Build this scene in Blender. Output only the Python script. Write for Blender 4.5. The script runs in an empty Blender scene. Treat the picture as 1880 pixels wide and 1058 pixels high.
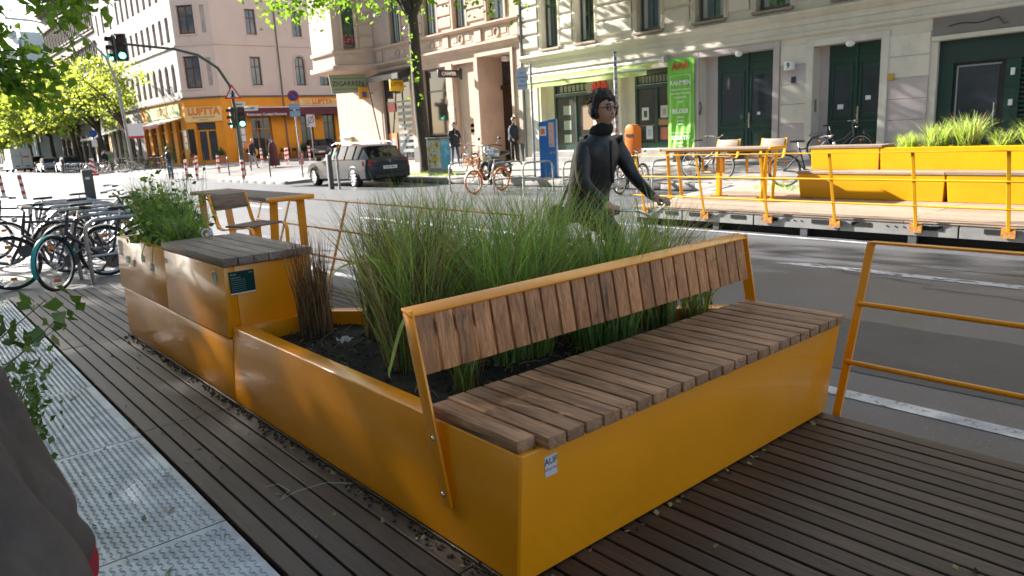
import bpy, bmesh, math, random
import numpy as np
from mathutils import Vector, Matrix
R_ = math.radians
random.seed(7)
rng = np.random.default_rng(11)
scn = bpy.context.scene
COL = scn.collection

# ------------------------------------------------------------ camera, world, sun, exposure
cam_d = bpy.data.cameras.new('camera'); cam = bpy.data.objects.new('camera', cam_d); COL.objects.link(cam)
cam_d.sensor_width = 36.0
cam_d.lens = 1344.17/1880*36.0
cam_d.clip_start = 0.05; cam_d.clip_end = 2000
# columns: camera right, up, back in world axes (x across the street, y along it, z up)
CR = Matrix(((0.757, 0.174, -0.630), (-0.651, 0.125, -0.749), (-0.051, 0.977, 0.208)))
x_ = CR.col[0].normalized(); z_ = (CR.col[2] - x_*CR.col[2].dot(x_)).normalized(); y_ = z_.cross(x_)
cam.matrix_world = Matrix(((x_.x, y_.x, z_.x, 0), (x_.y, y_.y, z_.y, 0), (x_.z, y_.z, z_.z, 1.6), (0, 0, 0, 1)))
cam_d.dof.use_dof = True; cam_d.dof.focus_distance = 3.0; cam_d.dof.aperture_fstop = 6.3
scn.camera = cam

SUN = Vector((-0.225, 0.87, 0.44)).normalized()
el = math.asin(SUN.z); azm = math.atan2(SUN.x, SUN.y)
world = bpy.data.worlds.new('World'); scn.world = world; world.use_nodes = True
nt = world.node_tree; nt.nodes.clear()
sky = nt.nodes.new('ShaderNodeTexSky'); sky.sky_type = 'NISHITA'; sky.sun_disc = False
sky.sun_elevation = el; sky.sun_rotation = azm; sky.air_density = 1.0; sky.dust_density = 1.2; sky.ozone_density = 1.0
bg = nt.nodes.new('ShaderNodeBackground'); bg.inputs['Strength'].default_value = 0.056
wo = nt.nodes.new('ShaderNodeOutputWorld')
hsv = nt.nodes.new('ShaderNodeHueSaturation'); hsv.inputs['Saturation'].default_value = 0.85; nt.links.new(sky.outputs[0], hsv.inputs['Color']); nt.links.new(hsv.outputs[0], bg.inputs[0]); nt.links.new(bg.outputs[0], wo.inputs[0])
sun_d = bpy.data.lights.new('sun', 'SUN'); sun_d.energy = 5.0; sun_d.angle = R_(0.6); sun_d.color = (1.0, 0.94, 0.86)
sun = bpy.data.objects.new('sun', sun_d); COL.objects.link(sun)
sun.rotation_euler = SUN.to_track_quat('Z', 'Y').to_euler(); sun.location = (0, 0, 30)
scn.view_settings.view_transform = 'Standard'; scn.view_settings.look = 'None'
scn.view_settings.exposure = 2.2; scn.view_settings.gamma = 1.0; scn.view_settings.use_curve_mapping = False
scn.render.engine = 'CYCLES'
scn.cycles.use_denoising = True
scn.cycles.max_bounces = 8; scn.cycles.diffuse_bounces = 4; scn.cycles.glossy_bounces = 4
scn.cycles.transmission_bounces = 6; scn.cycles.transparent_max_bounces = 8
scn.cycles.sample_clamp_indirect = 6; scn.cycles.caustics_reflective = False; scn.cycles.caustics_refractive = False

# ------------------------------------------------------------ object helpers
ORG = {}
def thing(name, label, cat, loc=(0, 0, 0), rotz=0.0, group=None, local=False):
    o = bpy.data.objects.new(name, None); COL.objects.link(o); o.empty_display_size = 0.1
    o.location = loc; o.rotation_euler = (0, 0, rotz)
    o['label'] = label; o['category'] = cat
    if group: o['group'] = group
    ORG[o.name] = Vector((0, 0, 0)) if local else Vector(loc)
    return o
def tag(o, label=None, cat=None, group=None, kind=None):
    if label: o['label'] = label
    if cat: o['category'] = cat
    if group: o['group'] = group
    if kind: o['kind'] = kind
    return o
def copy_tree(o, parent=None, hide=()):
    kids = [c for c in o.children]
    c = o.copy(); COL.objects.link(c); c.parent = parent
    ORG[c.name] = ORG.get(o.name, Vector((0, 0, 0)))
    for k in kids: copy_tree(k, c)
    return c
def place(proto, loc, rotz, label, group=None, first=[None], scale=None, used={}):
    if proto.name not in used:
        used[proto.name] = 1; o = proto
    else: o = copy_tree(proto)
    o.location = loc; o.rotation_euler = (0, 0, rotz); o['label'] = label
    if group: o['group'] = group
    if scale: o.scale = (scale,)*3 if isinstance(scale, (int, float)) else scale
    return o

class M:
    def __init__(s): s.v = []; s.f = []; s.mi = []; s.cur = 0
    def add(s, vs, fs, mi=None):
        n = len(s.v); s.v.extend([tuple(v) for v in vs]); m = s.cur if mi is None else mi
        for f in fs: s.f.append(tuple(i+n for i in f)); s.mi.append(m)
        return s
    def box(s, x0, y0, z0, x1, y1, z1, mi=None):
        vs = [(x, y, z) for z in (z0, z1) for y in (y0, y1) for x in (x0, x1)]
        return s.add(vs, [(0, 2, 3, 1), (4, 5, 7, 6), (0, 1, 5, 4), (2, 6, 7, 3), (0, 4, 6, 2), (1, 3, 7, 5)], mi)
    def hexa(s, p, mi=None):   # 8 points: bottom loop 0-3, top loop 4-7
        return s.add(p, [(3, 2, 1, 0), (4, 5, 6, 7), (0, 1, 5, 4), (1, 2, 6, 5), (2, 3, 7, 6), (3, 0, 4, 7)], mi)
    def obox(s, c, size, rot=None, mi=None):
        hx, hy, hz = size[0]/2, size[1]/2, size[2]/2; c = Vector(c); rot = rot or Matrix.Identity(3)
        p = [c + rot @ Vector(q) for q in ((-hx, -hy, -hz), (hx, -hy, -hz), (hx, hy, -hz), (-hx, hy, -hz), (-hx, -hy, hz), (hx, -hy, hz), (hx, hy, hz), (-hx, hy, hz))]
        return s.hexa(p, mi)
    def bar(s, a, b, w, h, up=(0, 0, 1), mi=None):   # rectangular bar a->b
        a = Vector(a); b = Vector(b); d = (b-a); L = d.length; d.normalize(); up = Vector(up)
        sx = d.cross(up)
        if sx.length < 1e-4: sx = d.cross(Vector((1, 0, 0)))
        sx.normalize(); u = sx.cross(d)
        p = []
        for q in (a, b):
            p += [q - sx*w/2 - u*h/2, q + sx*w/2 - u*h/2, q + sx*w/2 + u*h/2, q - sx*w/2 + u*h/2]
        return s.hexa(p, mi)
    def tube(s, pts, r, n=8, closed=False, mi=None, caps=True):
        pts = [Vector(p) for p in pts]; N = len(pts)
        rr = r if isinstance(r, (list, tuple)) else [r]*N
        vs = []; prev = None
        for i, p in enumerate(pts):
            if closed: t = pts[(i+1) % N] - pts[i-1]
            else: t = pts[min(i+1, N-1)] - pts[max(i-1, 0)]
            if t.length < 1e-9: t = Vector((0, 0, 1))
            t.normalize()
            if prev is None:
                ref = Vector((0, 0, 1)) if abs(t.z) < .9 else Vector((1, 0, 0))
                a = t.cross(ref).normalized()
            else:
                a = prev - t*prev.dot(t)
                if a.length < 1e-6: a = t.orthogonal()
                a.normalize()
            prev = a; b = t.cross(a)
            for k in range(n):
                th = 2*math.pi*k/n
                vs.append(p + (a*math.cos(th) + b*math.sin(th))*rr[i])
        fs = []
        for i in range(N if closed else N-1):
            j = (i+1) % N
            for k in range(n):
                l = (k+1) % n
                fs.append((i*n+k, i*n+l, j*n+l, j*n+k))
        if caps and not closed:
            fs.append(tuple(range(n-1, -1, -1))); fs.append(tuple((N-1)*n+k for k in range(n)))
        return s.add(vs, fs, mi)
    def cyl(s, a, b, r0, r1=None, n=12, mi=None): return s.tube([a, b], [r0, r0 if r1 is None else r1], n, mi=mi)
    def prism(s, pts, a0, a1, axis='x', mi=None):
        n = len(pts); vs = []
        for a in (a0, a1):
            for (p, q) in pts:
                vs.append({'x': (a, p, q), 'y': (p, a, q), 'z': (p, q, a)}[axis])
        fs = [tuple(range(n-1, -1, -1)), tuple(range(n, 2*n))] + [(i, (i+1) % n, n+(i+1) % n, n+i) for i in range(n)]
        return s.add(vs, fs, mi)
    def lathe(s, prof, c=(0, 0, 0), n=16, mi=None, axis='z', closed=False):
        vs = []; c = Vector(c)
        for (r, h) in prof:
            for k in range(n):
                th = 2*math.pi*k/n; a, b = r*math.cos(th), r*math.sin(th)
                vs.append(c + Vector({'z': (a, b, h), 'x': (h, a, b), 'y': (a, h, b)}[axis]))
        N = len(prof); fs = []
        for i in range(N if closed else N-1):
            j = (i+1) % N
            for k in range(n):
                fs.append((i*n+k, i*n+(k+1) % n, j*n+(k+1) % n, j*n+k))
        if not closed:
            fs.append(tuple(range(n-1, -1, -1))); fs.append(tuple((N-1)*n+k for k in range(n)))
        return s.add(vs, fs, mi)
    def ball(s, c, r, n=12, m=8, mi=None, sc=(1, 1, 1)):
        vs = [Vector(c) + Vector((0, 0, -r*sc[2]))]
        for i in range(1, m):
            ph = math.pi*i/m - math.pi/2
            for k in range(n):
                th = 2*math.pi*k/n
                vs.append(Vector(c) + Vector((r*math.cos(ph)*math.cos(th)*sc[0], r*math.cos(ph)*math.sin(th)*sc[1], r*math.sin(ph)*sc[2])))
        vs.append(Vector(c) + Vector((0, 0, r*sc[2])))
        fs = [(0, 1+(k+1) % n, 1+k) for k in range(n)]
        for i in range(m-2):
            for k in range(n):
                a = 1+i*n
                fs.append((a+k, a+(k+1) % n, a+n+(k+1) % n, a+n+k))
        t = len(vs)-1; a = 1+(m-2)*n
        fs += [(a+k, a+(k+1) % n, t) for k in range(n)]
        return s.add(vs, fs, mi)
    def ring(s, c, R, r, axis='y', n=28, m=8, mi=None, a0=0, a1=360, sq=1.0):
        full = abs(a1-a0) >= 359.9; N = n if full else n+1
        pts = []
        for i in range(N):
            t = R_(a0 + (a1-a0)*i/n)
            a, b = R*math.cos(t), R*math.sin(t)
            pts.append(Vector(c) + Vector({'y': (a, 0, b), 'x': (0, a, b), 'z': (a, b, 0)}[axis]))
        return s.tube(pts, r, m, closed=full, mi=mi)
    def build(s, name, mat, parent=None, smooth=False, bev=0, seg=2, label=None, world=False, ang=None):
        org = Vector((0, 0, 0))
        p = parent
        if parent is not None:
            org = ORG.get(parent.name, Vector((0, 0, 0)))
        me = bpy.data.meshes.new(name)
        me.from_pydata([(v[0]-org.x, v[1]-org.y, v[2]-org.z) for v in s.v], [], s.f)
        mats = mat if isinstance(mat, (list, tuple)) else [mat]
        for m in mats: me.materials.append(m)
        if len(mats) > 1: me.polygons.foreach_set('material_index', s.mi)
        bm = bmesh.new(); bm.from_mesh(me)
        bmesh.ops.recalc_face_normals(bm, faces=bm.faces)
        if bev:
            es = [e for e in bm.edges if len(e.link_faces) == 2 and e.calc_face_angle(0) > .5]
            bmesh.ops.bevel(bm, geom=es, offset=bev, segments=seg, profile=.5, affect='EDGES', clamp_overlap=True)
        bm.to_mesh(me); bm.free()
        if smooth or bev:
            me.polygons.foreach_set('use_smooth', [True]*len(me.polygons))
            me.set_sharp_from_angle(angle=R_(ang or (60 if smooth and not bev else 35)))
        o = bpy.data.objects.new(name, me); COL.objects.link(o)
        if parent is not None:
            o.parent = parent; ORG[o.name] = org
        else: ORG[o.name] = Vector((0, 0, 0))
        if label: o['label'] = label
        return o

def npmesh(name, V, F, mats, mi=None, parent=None, smooth=False):
    """V (n,3) float, F (m,k) int, mats list, mi (m,) int"""
    org = ORG.get(parent.name, Vector((0, 0, 0))) if parent is not None else Vector((0, 0, 0))
    me = bpy.data.meshes.new(name)
    V = np.asarray(V, dtype=np.float32) - np.array(org, dtype=np.float32); F = np.asarray(F, dtype=np.int32)
    k = F.shape[1]
    me.vertices.add(len(V)); me.vertices.foreach_set('co', V.ravel())
    me.loops.add(F.size); me.loops.foreach_set('vertex_index', F.ravel())
    me.polygons.add(len(F)); me.polygons.foreach_set('loop_start', np.arange(0, F.size, k, dtype=np.int32))
    for m in (mats if isinstance(mats, (list, tuple)) else [mats]): me.materials.append(m)
    if mi is not None: me.polygons.foreach_set('material_index', np.asarray(mi, dtype=np.int32))
    if smooth: me.polygons.foreach_set('use_smooth', np.ones(len(F), dtype=bool))
    me.update(calc_edges=True)
    o = bpy.data.objects.new(name, me); COL.objects.link(o)
    if parent is not None: o.parent = parent; ORG[o.name] = org
    return o

def text(s, size, loc, mat, parent, X=(1, 0, 0), Y=(0, 0, 1), name='lettering', ext=.002, bold=0.0, align='CENTER', sx=1.0, spacing=1.0):
    cu = bpy.data.curves.new(name, 'FONT'); cu.body = s; cu.size = size; cu.align_x = align; cu.align_y = 'CENTER'
    cu.extrude = ext; cu.offset = bold; cu.resolution_u = 2; cu.space_character = spacing
    cu.materials.append(mat)
    o = bpy.data.objects.new('tmp', cu); me = bpy.data.meshes.new_from_object(o); me.name = name; bpy.data.objects.remove(o); bpy.data.curves.remove(cu)
    o = bpy.data.objects.new(name, me); COL.objects.link(o)
    org = ORG.get(parent.name, Vector((0, 0, 0)))
    o.parent = parent; ORG[o.name] = org
    X = Vector(X).normalized(); Y = Vector(Y); Y = (Y - X*Y.dot(X)).normalized(); Z = X.cross(Y)
    L = Vector(loc) - org
    o.matrix_local = Matrix(((X.x*sx, Y.x, Z.x, L.x), (X.y*sx, Y.y, Z.y, L.y), (X.z*sx, Y.z, Z.z, L.z), (0, 0, 0, 1)))
    return o

# ------------------------------------------------------------ materials
MATS = {}
def mat(name, col, rough=.6, metal=0.0, col2=None, scale=6.0, detail=4.0, bump=0.0, bscale=None, stretch=None, rnd=0.0, coat=0.0,
        spec=.5, spots=None, trans=0.0, ramp=(.35, .65), emit=None, estr=0, rough2=None, dirt=None, dscale=1.5, dramp=(.5, .7), transl=0.0, alpha=None, coord='Object', dist=0.0):
    if name in MATS: return MATS[name]
    m = bpy.data.materials.new(name); m.use_nodes = True; MATS[name] = m
    t = m.node_tree; N = t.nodes; L = t.links
    p = N['Principled BSDF']; out = N['Material Output']
    p.inputs['Base Color'].default_value = (*col, 1); p.inputs['Roughness'].default_value = rough; p.inputs['Metallic'].default_value = metal
    p.inputs['Specular IOR Level'].default_value = spec
    if coat: p.inputs['Coat Weight'].default_value = coat; p.inputs['Coat Roughness'].default_value = .08
    if trans: p.inputs['Transmission Weight'].default_value = trans
    if emit: p.inputs['Emission Color'].default_value = (*emit, 1); p.inputs['Emission Strength'].default_value = estr
    tc = mp = None
    if col2 or bump or dirt or rough2 is not None:
        tc = N.new('ShaderNodeTexCoord'); mp = N.new('ShaderNodeMapping')
        L.new(tc.outputs[coord], mp.inputs[0])
        if stretch: mp.inputs['Scale'].default_value = stretch
        if rnd:
            oi = N.new('ShaderNodeObjectInfo'); vm = N.new('ShaderNodeVectorMath'); vm.operation = 'SCALE'
            vm.inputs[0].default_value = (13.1, 7.7, 19.3); L.new(oi.outputs['Random'], vm.inputs['Scale'])
            L.new(vm.outputs[0], mp.inputs['Location'])
    cur = None
    def noise(sc, det=detail, rg=.6, ds=dist):
        n = N.new('ShaderNodeTexNoise'); n.inputs['Scale'].default_value = sc; n.inputs['Detail'].default_value = det
        n.inputs['Roughness'].default_value = rg; n.inputs['Distortion'].default_value = ds
        L.new(mp.outputs[0], n.inputs['Vector']); return n
    if col2:
        n = noise(scale); r = N.new('ShaderNodeMapRange'); r.inputs[1].default_value = ramp[0]; r.inputs[2].default_value = ramp[1]
        L.new(n.outputs['Fac'], r.inputs[0])
        mx = N.new('ShaderNodeMix'); mx.data_type = 'RGBA'; mx.inputs[6].default_value = (*col, 1); mx.inputs[7].default_value = (*col2, 1)
        L.new(r.outputs[0], mx.inputs[0]); cur = mx.outputs[2]
        if rough2 is not None:
            rr = N.new('ShaderNodeMapRange'); rr.inputs[3].default_value = rough; rr.inputs[4].default_value = rough2
            L.new(r.outputs[0], rr.inputs[0]); L.new(rr.outputs[0], p.inputs['Roughness'])
    if dirt:
        n = noise(dscale, 6, .7); r = N.new('ShaderNodeMapRange'); r.inputs[1].default_value = dramp[0]; r.inputs[2].default_value = dramp[1]
        L.new(n.outputs['Fac'], r.inputs[0])
        mx = N.new('ShaderNodeMix'); mx.data_type = 'RGBA'; mx.inputs[7].default_value = (*dirt, 1)
        if cur: L.new(cur, mx.inputs[6])
        else: mx.inputs[6].default_value = (*col, 1)
        L.new(r.outputs[0], mx.inputs[0]); cur = mx.outputs[2]
    if spots:
        if mp is None:
            tc = N.new('ShaderNodeTexCoord'); mp = N.new('ShaderNodeMapping'); L.new(tc.outputs[coord], mp.inputs[0])
        n = noise(spots[1], 6, .75); r = N.new('ShaderNodeMapRange'); r.inputs[1].default_value = spots[2]; r.inputs[2].default_value = spots[3]
        L.new(n.outputs['Fac'], r.inputs[0])
        mx = N.new('ShaderNodeMix'); mx.data_type = 'RGBA'; mx.inputs[7].default_value = (*spots[0], 1)
        if cur: L.new(cur, mx.inputs[6])
        else: mx.inputs[6].default_value = (*col, 1)
        L.new(r.outputs[0], mx.inputs[0]); cur = mx.outputs[2]
    if rnd:
        oi2 = N.new('ShaderNodeObjectInfo'); r = N.new('ShaderNodeMapRange'); r.inputs[3].default_value = 1-rnd; r.inputs[4].default_value = 1+rnd
        L.new(oi2.outputs['Random'], r.inputs[0])
        hs = N.new('ShaderNodeHueSaturation'); L.new(r.outputs[0], hs.inputs['Value'])
        if cur: L.new(cur, hs.inputs['Color'])
        else: hs.inputs['Color'].default_value = (*col, 1)
        cur = hs.outputs[0]
    if cur: L.new(cur, p.inputs['Base Color'])
    if bump:
        n = noise(bscale or scale*3, 5); b = N.new('ShaderNodeBump'); b.inputs['Strength'].default_value = bump; b.inputs['Distance'].default_value = .01
        L.new(n.outputs['Fac'], b.inputs['Height']); L.new(b.outputs[0], p.inputs['Normal'])
    if transl:
        tr = N.new('ShaderNodeBsdfTranslucent'); ms = N.new('ShaderNodeMixShader'); ms.inputs[0].default_value = transl
        tr.inputs['Color'].default_value = (min(1, col[0]*2.2), min(1, col[1]*1.9), col[2]*1.1, 1)
        L.new(p.outputs[0], ms.inputs[1]); L.new(tr.outputs[0], ms.inputs[2]); L.new(ms.outputs[0], out.inputs['Surface'])
    return m

YEL = mat('yellow_powder_coat', (.90, .325, .003), .30, coat=.35, spots=((.16, .08, .02), 26, .70, .74), col2=(.84, .30, .002), scale=2.5, bump=.03, bscale=160, dirt=(.5, .25, .03), dscale=3.5, dramp=(.66, .95))
YELF = mat('yellow_paint_far', (.80, .40, .004), .35, col2=(.74, .35, .004), scale=2)
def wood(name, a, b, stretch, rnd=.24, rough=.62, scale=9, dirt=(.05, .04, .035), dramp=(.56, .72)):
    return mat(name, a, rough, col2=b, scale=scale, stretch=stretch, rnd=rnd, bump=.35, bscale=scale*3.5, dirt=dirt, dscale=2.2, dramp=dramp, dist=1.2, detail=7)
W_SEAT = wood('seat_timber', (.46, .245, .13), (.22, .11, .06), (6, .6, 6), scale=6)
W_BACK = wood('backrest_timber', (.62, .285, .12), (.32, .14, .06), (9, 9, .7), scale=5, dirt=(.07, .045, .03))
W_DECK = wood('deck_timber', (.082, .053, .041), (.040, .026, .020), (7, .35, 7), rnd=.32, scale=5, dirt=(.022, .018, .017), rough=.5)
W_TOP = wood('box_top_timber', (.33, .25, .20), (.18, .13, .105), (7, .5, 7), scale=5)
W_TAB = wood('table_timber', (.23, .16, .12), (.13, .085, .06), (7, .5, 7), scale=5)
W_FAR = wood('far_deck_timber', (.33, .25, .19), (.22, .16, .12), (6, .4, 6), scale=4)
GALV = mat('galvanised_steel', (.38, .42, .46), .46, .85, col2=(.26, .29, .33), scale=7, rough2=.5, bump=.06, bscale=60, dirt=(.20, .20, .20), dscale=3, dramp=(.5, .8))
STEEL = mat('rack_steel', (.42, .44, .46), .38, .9, col2=(.3, .31, .33), scale=9)
DSTEEL = mat('dark_steel', (.12, .12, .13), .45, .6)
BLACK = mat('black_plastic', (.014, .014, .016), .42)
RUB = mat('tyre_rubber', (.018, .018, .018), .8)
CHROME = mat('chrome', (.75, .75, .76), .18, 1.0)
WHITE = mat('white_paint', (.75, .75, .74), .5)
RED = mat('red_paint', (.55, .03, .025), .45)
GLASS = mat('window_glass', (.02, .028, .035), .04, spec=.9, col2=(.05, .06, .07), scale=.6)
GLASSB = mat('blue_window_glass', (.02, .07, .10), .05, spec=.9, col2=(.05, .12, .15), scale=.8)
ASPH = mat('asphalt', (.070, .076, .094), .50, col2=(.10, .106, .124), scale=110, bump=.55, bscale=170, dirt=(.07, .07, .074), dscale=.35, dramp=(.45, .62), detail=3, spec=.8, spots=((.26, .26, .27), 48, .60, .65))
PAVE = mat('paving', (.34, .32, .295), .75, col2=(.26, .245, .23), scale=2.3, dirt=(.2, .19, .18), dscale=.6, bump=.3, bscale=30)
KERB = mat('kerb_granite', (.36, .34, .32), .7, col2=(.25, .24, .23), scale=40, rnd=.12)
LINE = mat('road_marking', (.55, .56, .58), .6, col2=(.36, .37, .39), scale=7, dirt=(.10, .10, .11), dscale=14, dramp=(.55, .64), spots=((.09, .09, .10), 60, .60, .64))
SOIL = mat('soil', (.020, .017, .014), .95, col2=(.045, .036, .028), scale=30, bump=1, bscale=60)
GRN = mat('grass_blade', (.20, .36, .075), .5, col2=(.12, .25, .05), scale=9, transl=.35)
GRN2 = mat('grass_blade_light', (.36, .50, .14), .5, transl=.4)
GRN3 = mat('grass_blade_blue', (.19, .31, .15), .5, transl=.3)
STRAW = mat('dry_stalk', (.20, .115, .06), .7, col2=(.11, .06, .035), scale=14, transl=.15)
STRAW2 = mat('pale_dry_stalk', (.42, .32, .19), .7, transl=.2)
LEAF = mat('linden_leaf', (.10, .21, .022), .5, col2=(.07, .15, .02), scale=1.2, transl=.5)
LEAFY = mat('spring_leaf_yellow', (.17, .23, .05), .5, col2=(.11, .17, .045), scale=.5, transl=.55)
LEAFD = mat('shrub_leaf', (.06, .13, .03), .42, col2=(.085, .16, .035), scale=5, transl=.3)
BARK = mat('bark', (.075, .058, .045), .9, col2=(.035, .028, .023), scale=14, stretch=(1, 1, .25), bump=1.0, bscale=30)

# generic foliage and blade generators (numpy)
def leaves_mesh(name, C, size, mats, parent, mi=None, up=.35, rs=rng):
    n = len(C); d = rs.normal(size=(n, 3)); d /= np.linalg.norm(d, axis=1)[:, None]
    a = rs.normal(size=(n, 3)); nrm = np.cross(d, a); nrm[:, 2] += up; nrm /= np.linalg.norm(nrm, axis=1)[:, None]
    b = np.cross(nrm, d); b /= np.linalg.norm(b, axis=1)[:, None]
    s = (size*(.65+.7*rs.random(n)))[:, None]
    tip = C + d*s*.62; base = C - d*s*.5; L = C + b*s*.42 - nrm*s*.1 - d*s*.08; Rr = C - b*s*.42 - nrm*s*.1 - d*s*.08
    V = np.stack([base, L, tip, Rr], 1).reshape(-1, 3)
    i = np.arange(n)*4
    F = np.concatenate([np.stack([i, i+1, i+2], 1), np.stack([i, i+2, i+3], 1)])
    m2 = None if mi is None else np.concatenate([mi, mi])
    return npmesh(name, V, F, mats, m2, parent)
def blades_mesh(name, root, h, spread, lean, width, mats, mi, parent, seg=6, droop=1.0, rs=rng, az=None, azk=.0):
    n = len(root); th = rs.random(n)*2*np.pi if az is None else az + rs.normal(size=n)*azk
    dirx = np.stack([np.cos(th), np.sin(th), np.zeros(n)], 1)
    side = np.stack([-np.sin(th), np.cos(th), np.zeros(n)], 1)
    tw = rs.normal(size=n)*.9; wv = side*np.cos(tw)[:, None] + dirx*np.sin(tw)[:, None]
    lean = lean*(.25+1.2*rs.random(n)); V = []
    for k in range(seg+1):
        t = k/seg
        p = root + dirx*(spread*t + lean*h*t**2.2)[:, None]
        p[:, 2] += h*(t - droop*lean*.55*t**3)
        w = width*(1-t**1.6)*.5 + .0004
        V.append(p - wv*w[:, None] if hasattr(w, '__len__') else p - wv*w); V.append(p + wv*w[:, None] if hasattr(w, '__len__') else p + wv*w)
    V = np.stack(V, 1); m = 2*(seg+1)
    i = (np.arange(n)*m)[:, None]; F = []
    for k in range(seg):
        F.append(np.concatenate([i+2*k, i+2*k+1, i+2*k+3, i+2*k+2], 1))
    F = np.stack(F, 1).reshape(-1, 4)
    return npmesh(name, V.reshape(-1, 3), F, mats, np.repeat(mi, seg), parent, smooth=True)
# ============================================================ ground and streets
def sheet(name, pts, z, m, kind='structure', label=None):
    mm = M(); mm.add([(x, y, z if not callable(z) else z(x, y)) for x, y in pts], [tuple(range(len(pts)))])
    o = mm.build(name, m); o['kind'] = kind
    if label: o['label'] = label
    return o
sheet('road', [(-80, -60), (12.41, -60), (12.41, 420), (-80, 420)], 0, ASPH)
sheet('ground', [(-400, -400), (500, -400), (500, 900), (-400, 900)], -.05, ASPH)
PLIGHT = mat('junction_asphalt', (.17, .165, .16), .55, col2=(.13, .128, .125), scale=3, bump=.3, bscale=60)
sheet('parking_lane', [(12.40, 9.4), (14.62, 9.4), (14.62, 28.7), (12.40, 28.7)], .004, ASPH)
# far pavement: rises from the kerb to the house fronts
def gz(x): return min(.424, .12 + .04*(x-12.4))
def walk(name, xs, y0, y1, m, zf=gz):
    mm = M(); xs = sorted(xs); vs = []; fs = []
    for x in xs: vs += [(x, y0, zf(x)), (x, y1, zf(x))]
    for i in range(len(xs)-1): fs.append((2*i, 2*i+2, 2*i+3, 2*i+1))
    x0 = xs[0]; n = len(vs)
    vs += [(x0, y0, -.04), (x0, y1, -.04)]; fs.append((0, 1, n+1, n))
    x1 = xs[-1]
    vs += [(x1, y1, -.04), (x1, y0, -.04)]
    fs.append((1, 2*len(xs)-1, n+2, n+1)); fs.append((0, n, n+3, 2*len(xs)-2))
    mm.add(vs, fs); o = mm.build(name, m); o['kind'] = 'structure'; return o
walk('pavement', [12.55, 16, 20, 21.2], -40, 9.45, PAVE)
walk('pavement', [14.75, 17, 20, 21.2], 9.45, 28.6, PAVE)
walk('pavement', [12.55, 16, 20, 21.2], 28.6, 36.5, PAVE, lambda x: min(.40, .10 + (x-12.4)*.04))
walk('side_road', [12.40, 20, 20.2, 90], 36.5, 50.5, PLIGHT, lambda x: min(.385, .0 + (x-12.4)*.05))
walk('pavement', [12.45, 20, 22, 90], 50.5, 62, PAVE, lambda x: min(.42, .02 + (x-12.4)*.053))
walk('pavement', [14.8, 19.5, 20], 62, 330, PAVE, lambda x: min(.40, .12 + (x-14)*.045))
sheet('parking_strip', [(12.40, 62), (14.9, 62), (14.9, 330), (12.40, 330)], .004, ASPH)
# kerb stones of the far pavement, one by one
kr = thing('kerb', 'granite kerb stones along the far pavement', 'kerb', (12.4, 0, 0))
def stone_mesh(L):
    mm = M(); mm.box(0, 0.004, -.03, .15, L-.004, .135); return mm
ks = {}
for (x, y0, y1, h) in ((12.40, -6, 9.45, 0), (14.60, 9.45, 28.6, .06), (12.40, 28.6, 36.4, 0)):
    L = 1.0; n = int(round((y1-y0)/L)); L = (y1-y0)/n
    for i in range(n):
        if (round(L, 3)) not in ks:
            mm = stone_mesh(L); o = mm.build('kerb_stone', KERB, None, bev=.012); ks[round(L, 3)] = o.data; bpy.data.objects.remove(o)
        o = bpy.data.objects.new('kerb_stone', ks[round(L, 3)]); COL.objects.link(o); o.parent = kr
        o.location = (x-12.4, y0+i*L, h + random.uniform(-.004, .004))
# near pavement under and left of the steel plates
mm = M(); mm.box(-14, -20, -.03, .60, 60, .16); tag(mm.build('near_pavement', PAVE), kind='structure')
mm = M(); mm.box(.60, 9.6, -.02, .78, 60, .12); tag(mm.build('near_kerb', KERB), kind='structure')
# road markings
def line_strip(x0, x1, y0, y1, name='road_marking', sl=0):
    mm = M(); mm.add([(x0, y0, .004), (x1, y0, .004), (x1, y1+sl, .004), (x0, y1, .004)], [(0, 1, 2, 3)])
    o = mm.build(name, LINE); o['kind'] = 'structure'; return o
line_strip(4.02, 4.14, -12, 9.0)
line_strip(7.53, 7.69, -3.0, 4.35, sl=-.35); line_strip(7.53, 7.69, 8.2, 14.0, sl=-.35); line_strip(7.53, 7.69, 18, 24)
line_strip(9.28, 9.36, -8, 9.2)
# worn patches in the centre line: tar smudges lying on the paint
mm = M()
for i in range(16):
    y = 3.8 - i*.37 + random.uniform(-.1, .1); x = 7.56 + random.uniform(0, .08); L = random.uniform(.05, .22)
    mm.add([(x+.02*math.cos(a)*random.uniform(.6, 1.2), y+L*math.sin(a)*random.uniform(.6, 1), .008) for a in [k*math.pi/4 for k in range(8)]], [tuple(range(8))])
tag(mm.build('tar_spots', ASPH), kind='stuff')
mm = M()
for (x0, x1, y0, y1) in ((5.0, 5.6, 26, 33), (6.4, 7.0, 26, 33)):
    mm.add([(x0, y0, .004), (x1, y0, .004), (x1, y1, .004), (x0, y1, .004)], [(0, 1, 2, 3)])

# ============================================================ near parklet: deck and plates
deck = thing('timber_deck', 'dark timber deck under the yellow planter bench', 'deck', (.80, 1.59, .2))
pitch = (3.27-.80)/30; bd = {}
def board(x, y0, y1, z, mt, w=pitch-.011, t=.03, parent=deck, name='board', key=None):
    k = (round(y1-y0, 3), round(w, 4), mt.name)
    if k not in bd:
        mm = M(); mm.box(0, 0, -t, w, y1-y0, 0); o = mm.build(name, mt, None, bev=.0025, seg=1); bd[k] = o.data; bpy.data.objects.remove(o)
    o = bpy.data.objects.new(name, bd[k]); COL.objects.link(o); o.parent = parent
    org = ORG[parent.name]; o.location = (x-org.x, y0-org.y, z-org.z + random.uniform(-.0012, .0012)); return o
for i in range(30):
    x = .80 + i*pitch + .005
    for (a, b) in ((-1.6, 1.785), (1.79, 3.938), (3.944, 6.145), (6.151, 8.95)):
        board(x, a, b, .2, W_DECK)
mm = M()
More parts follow.
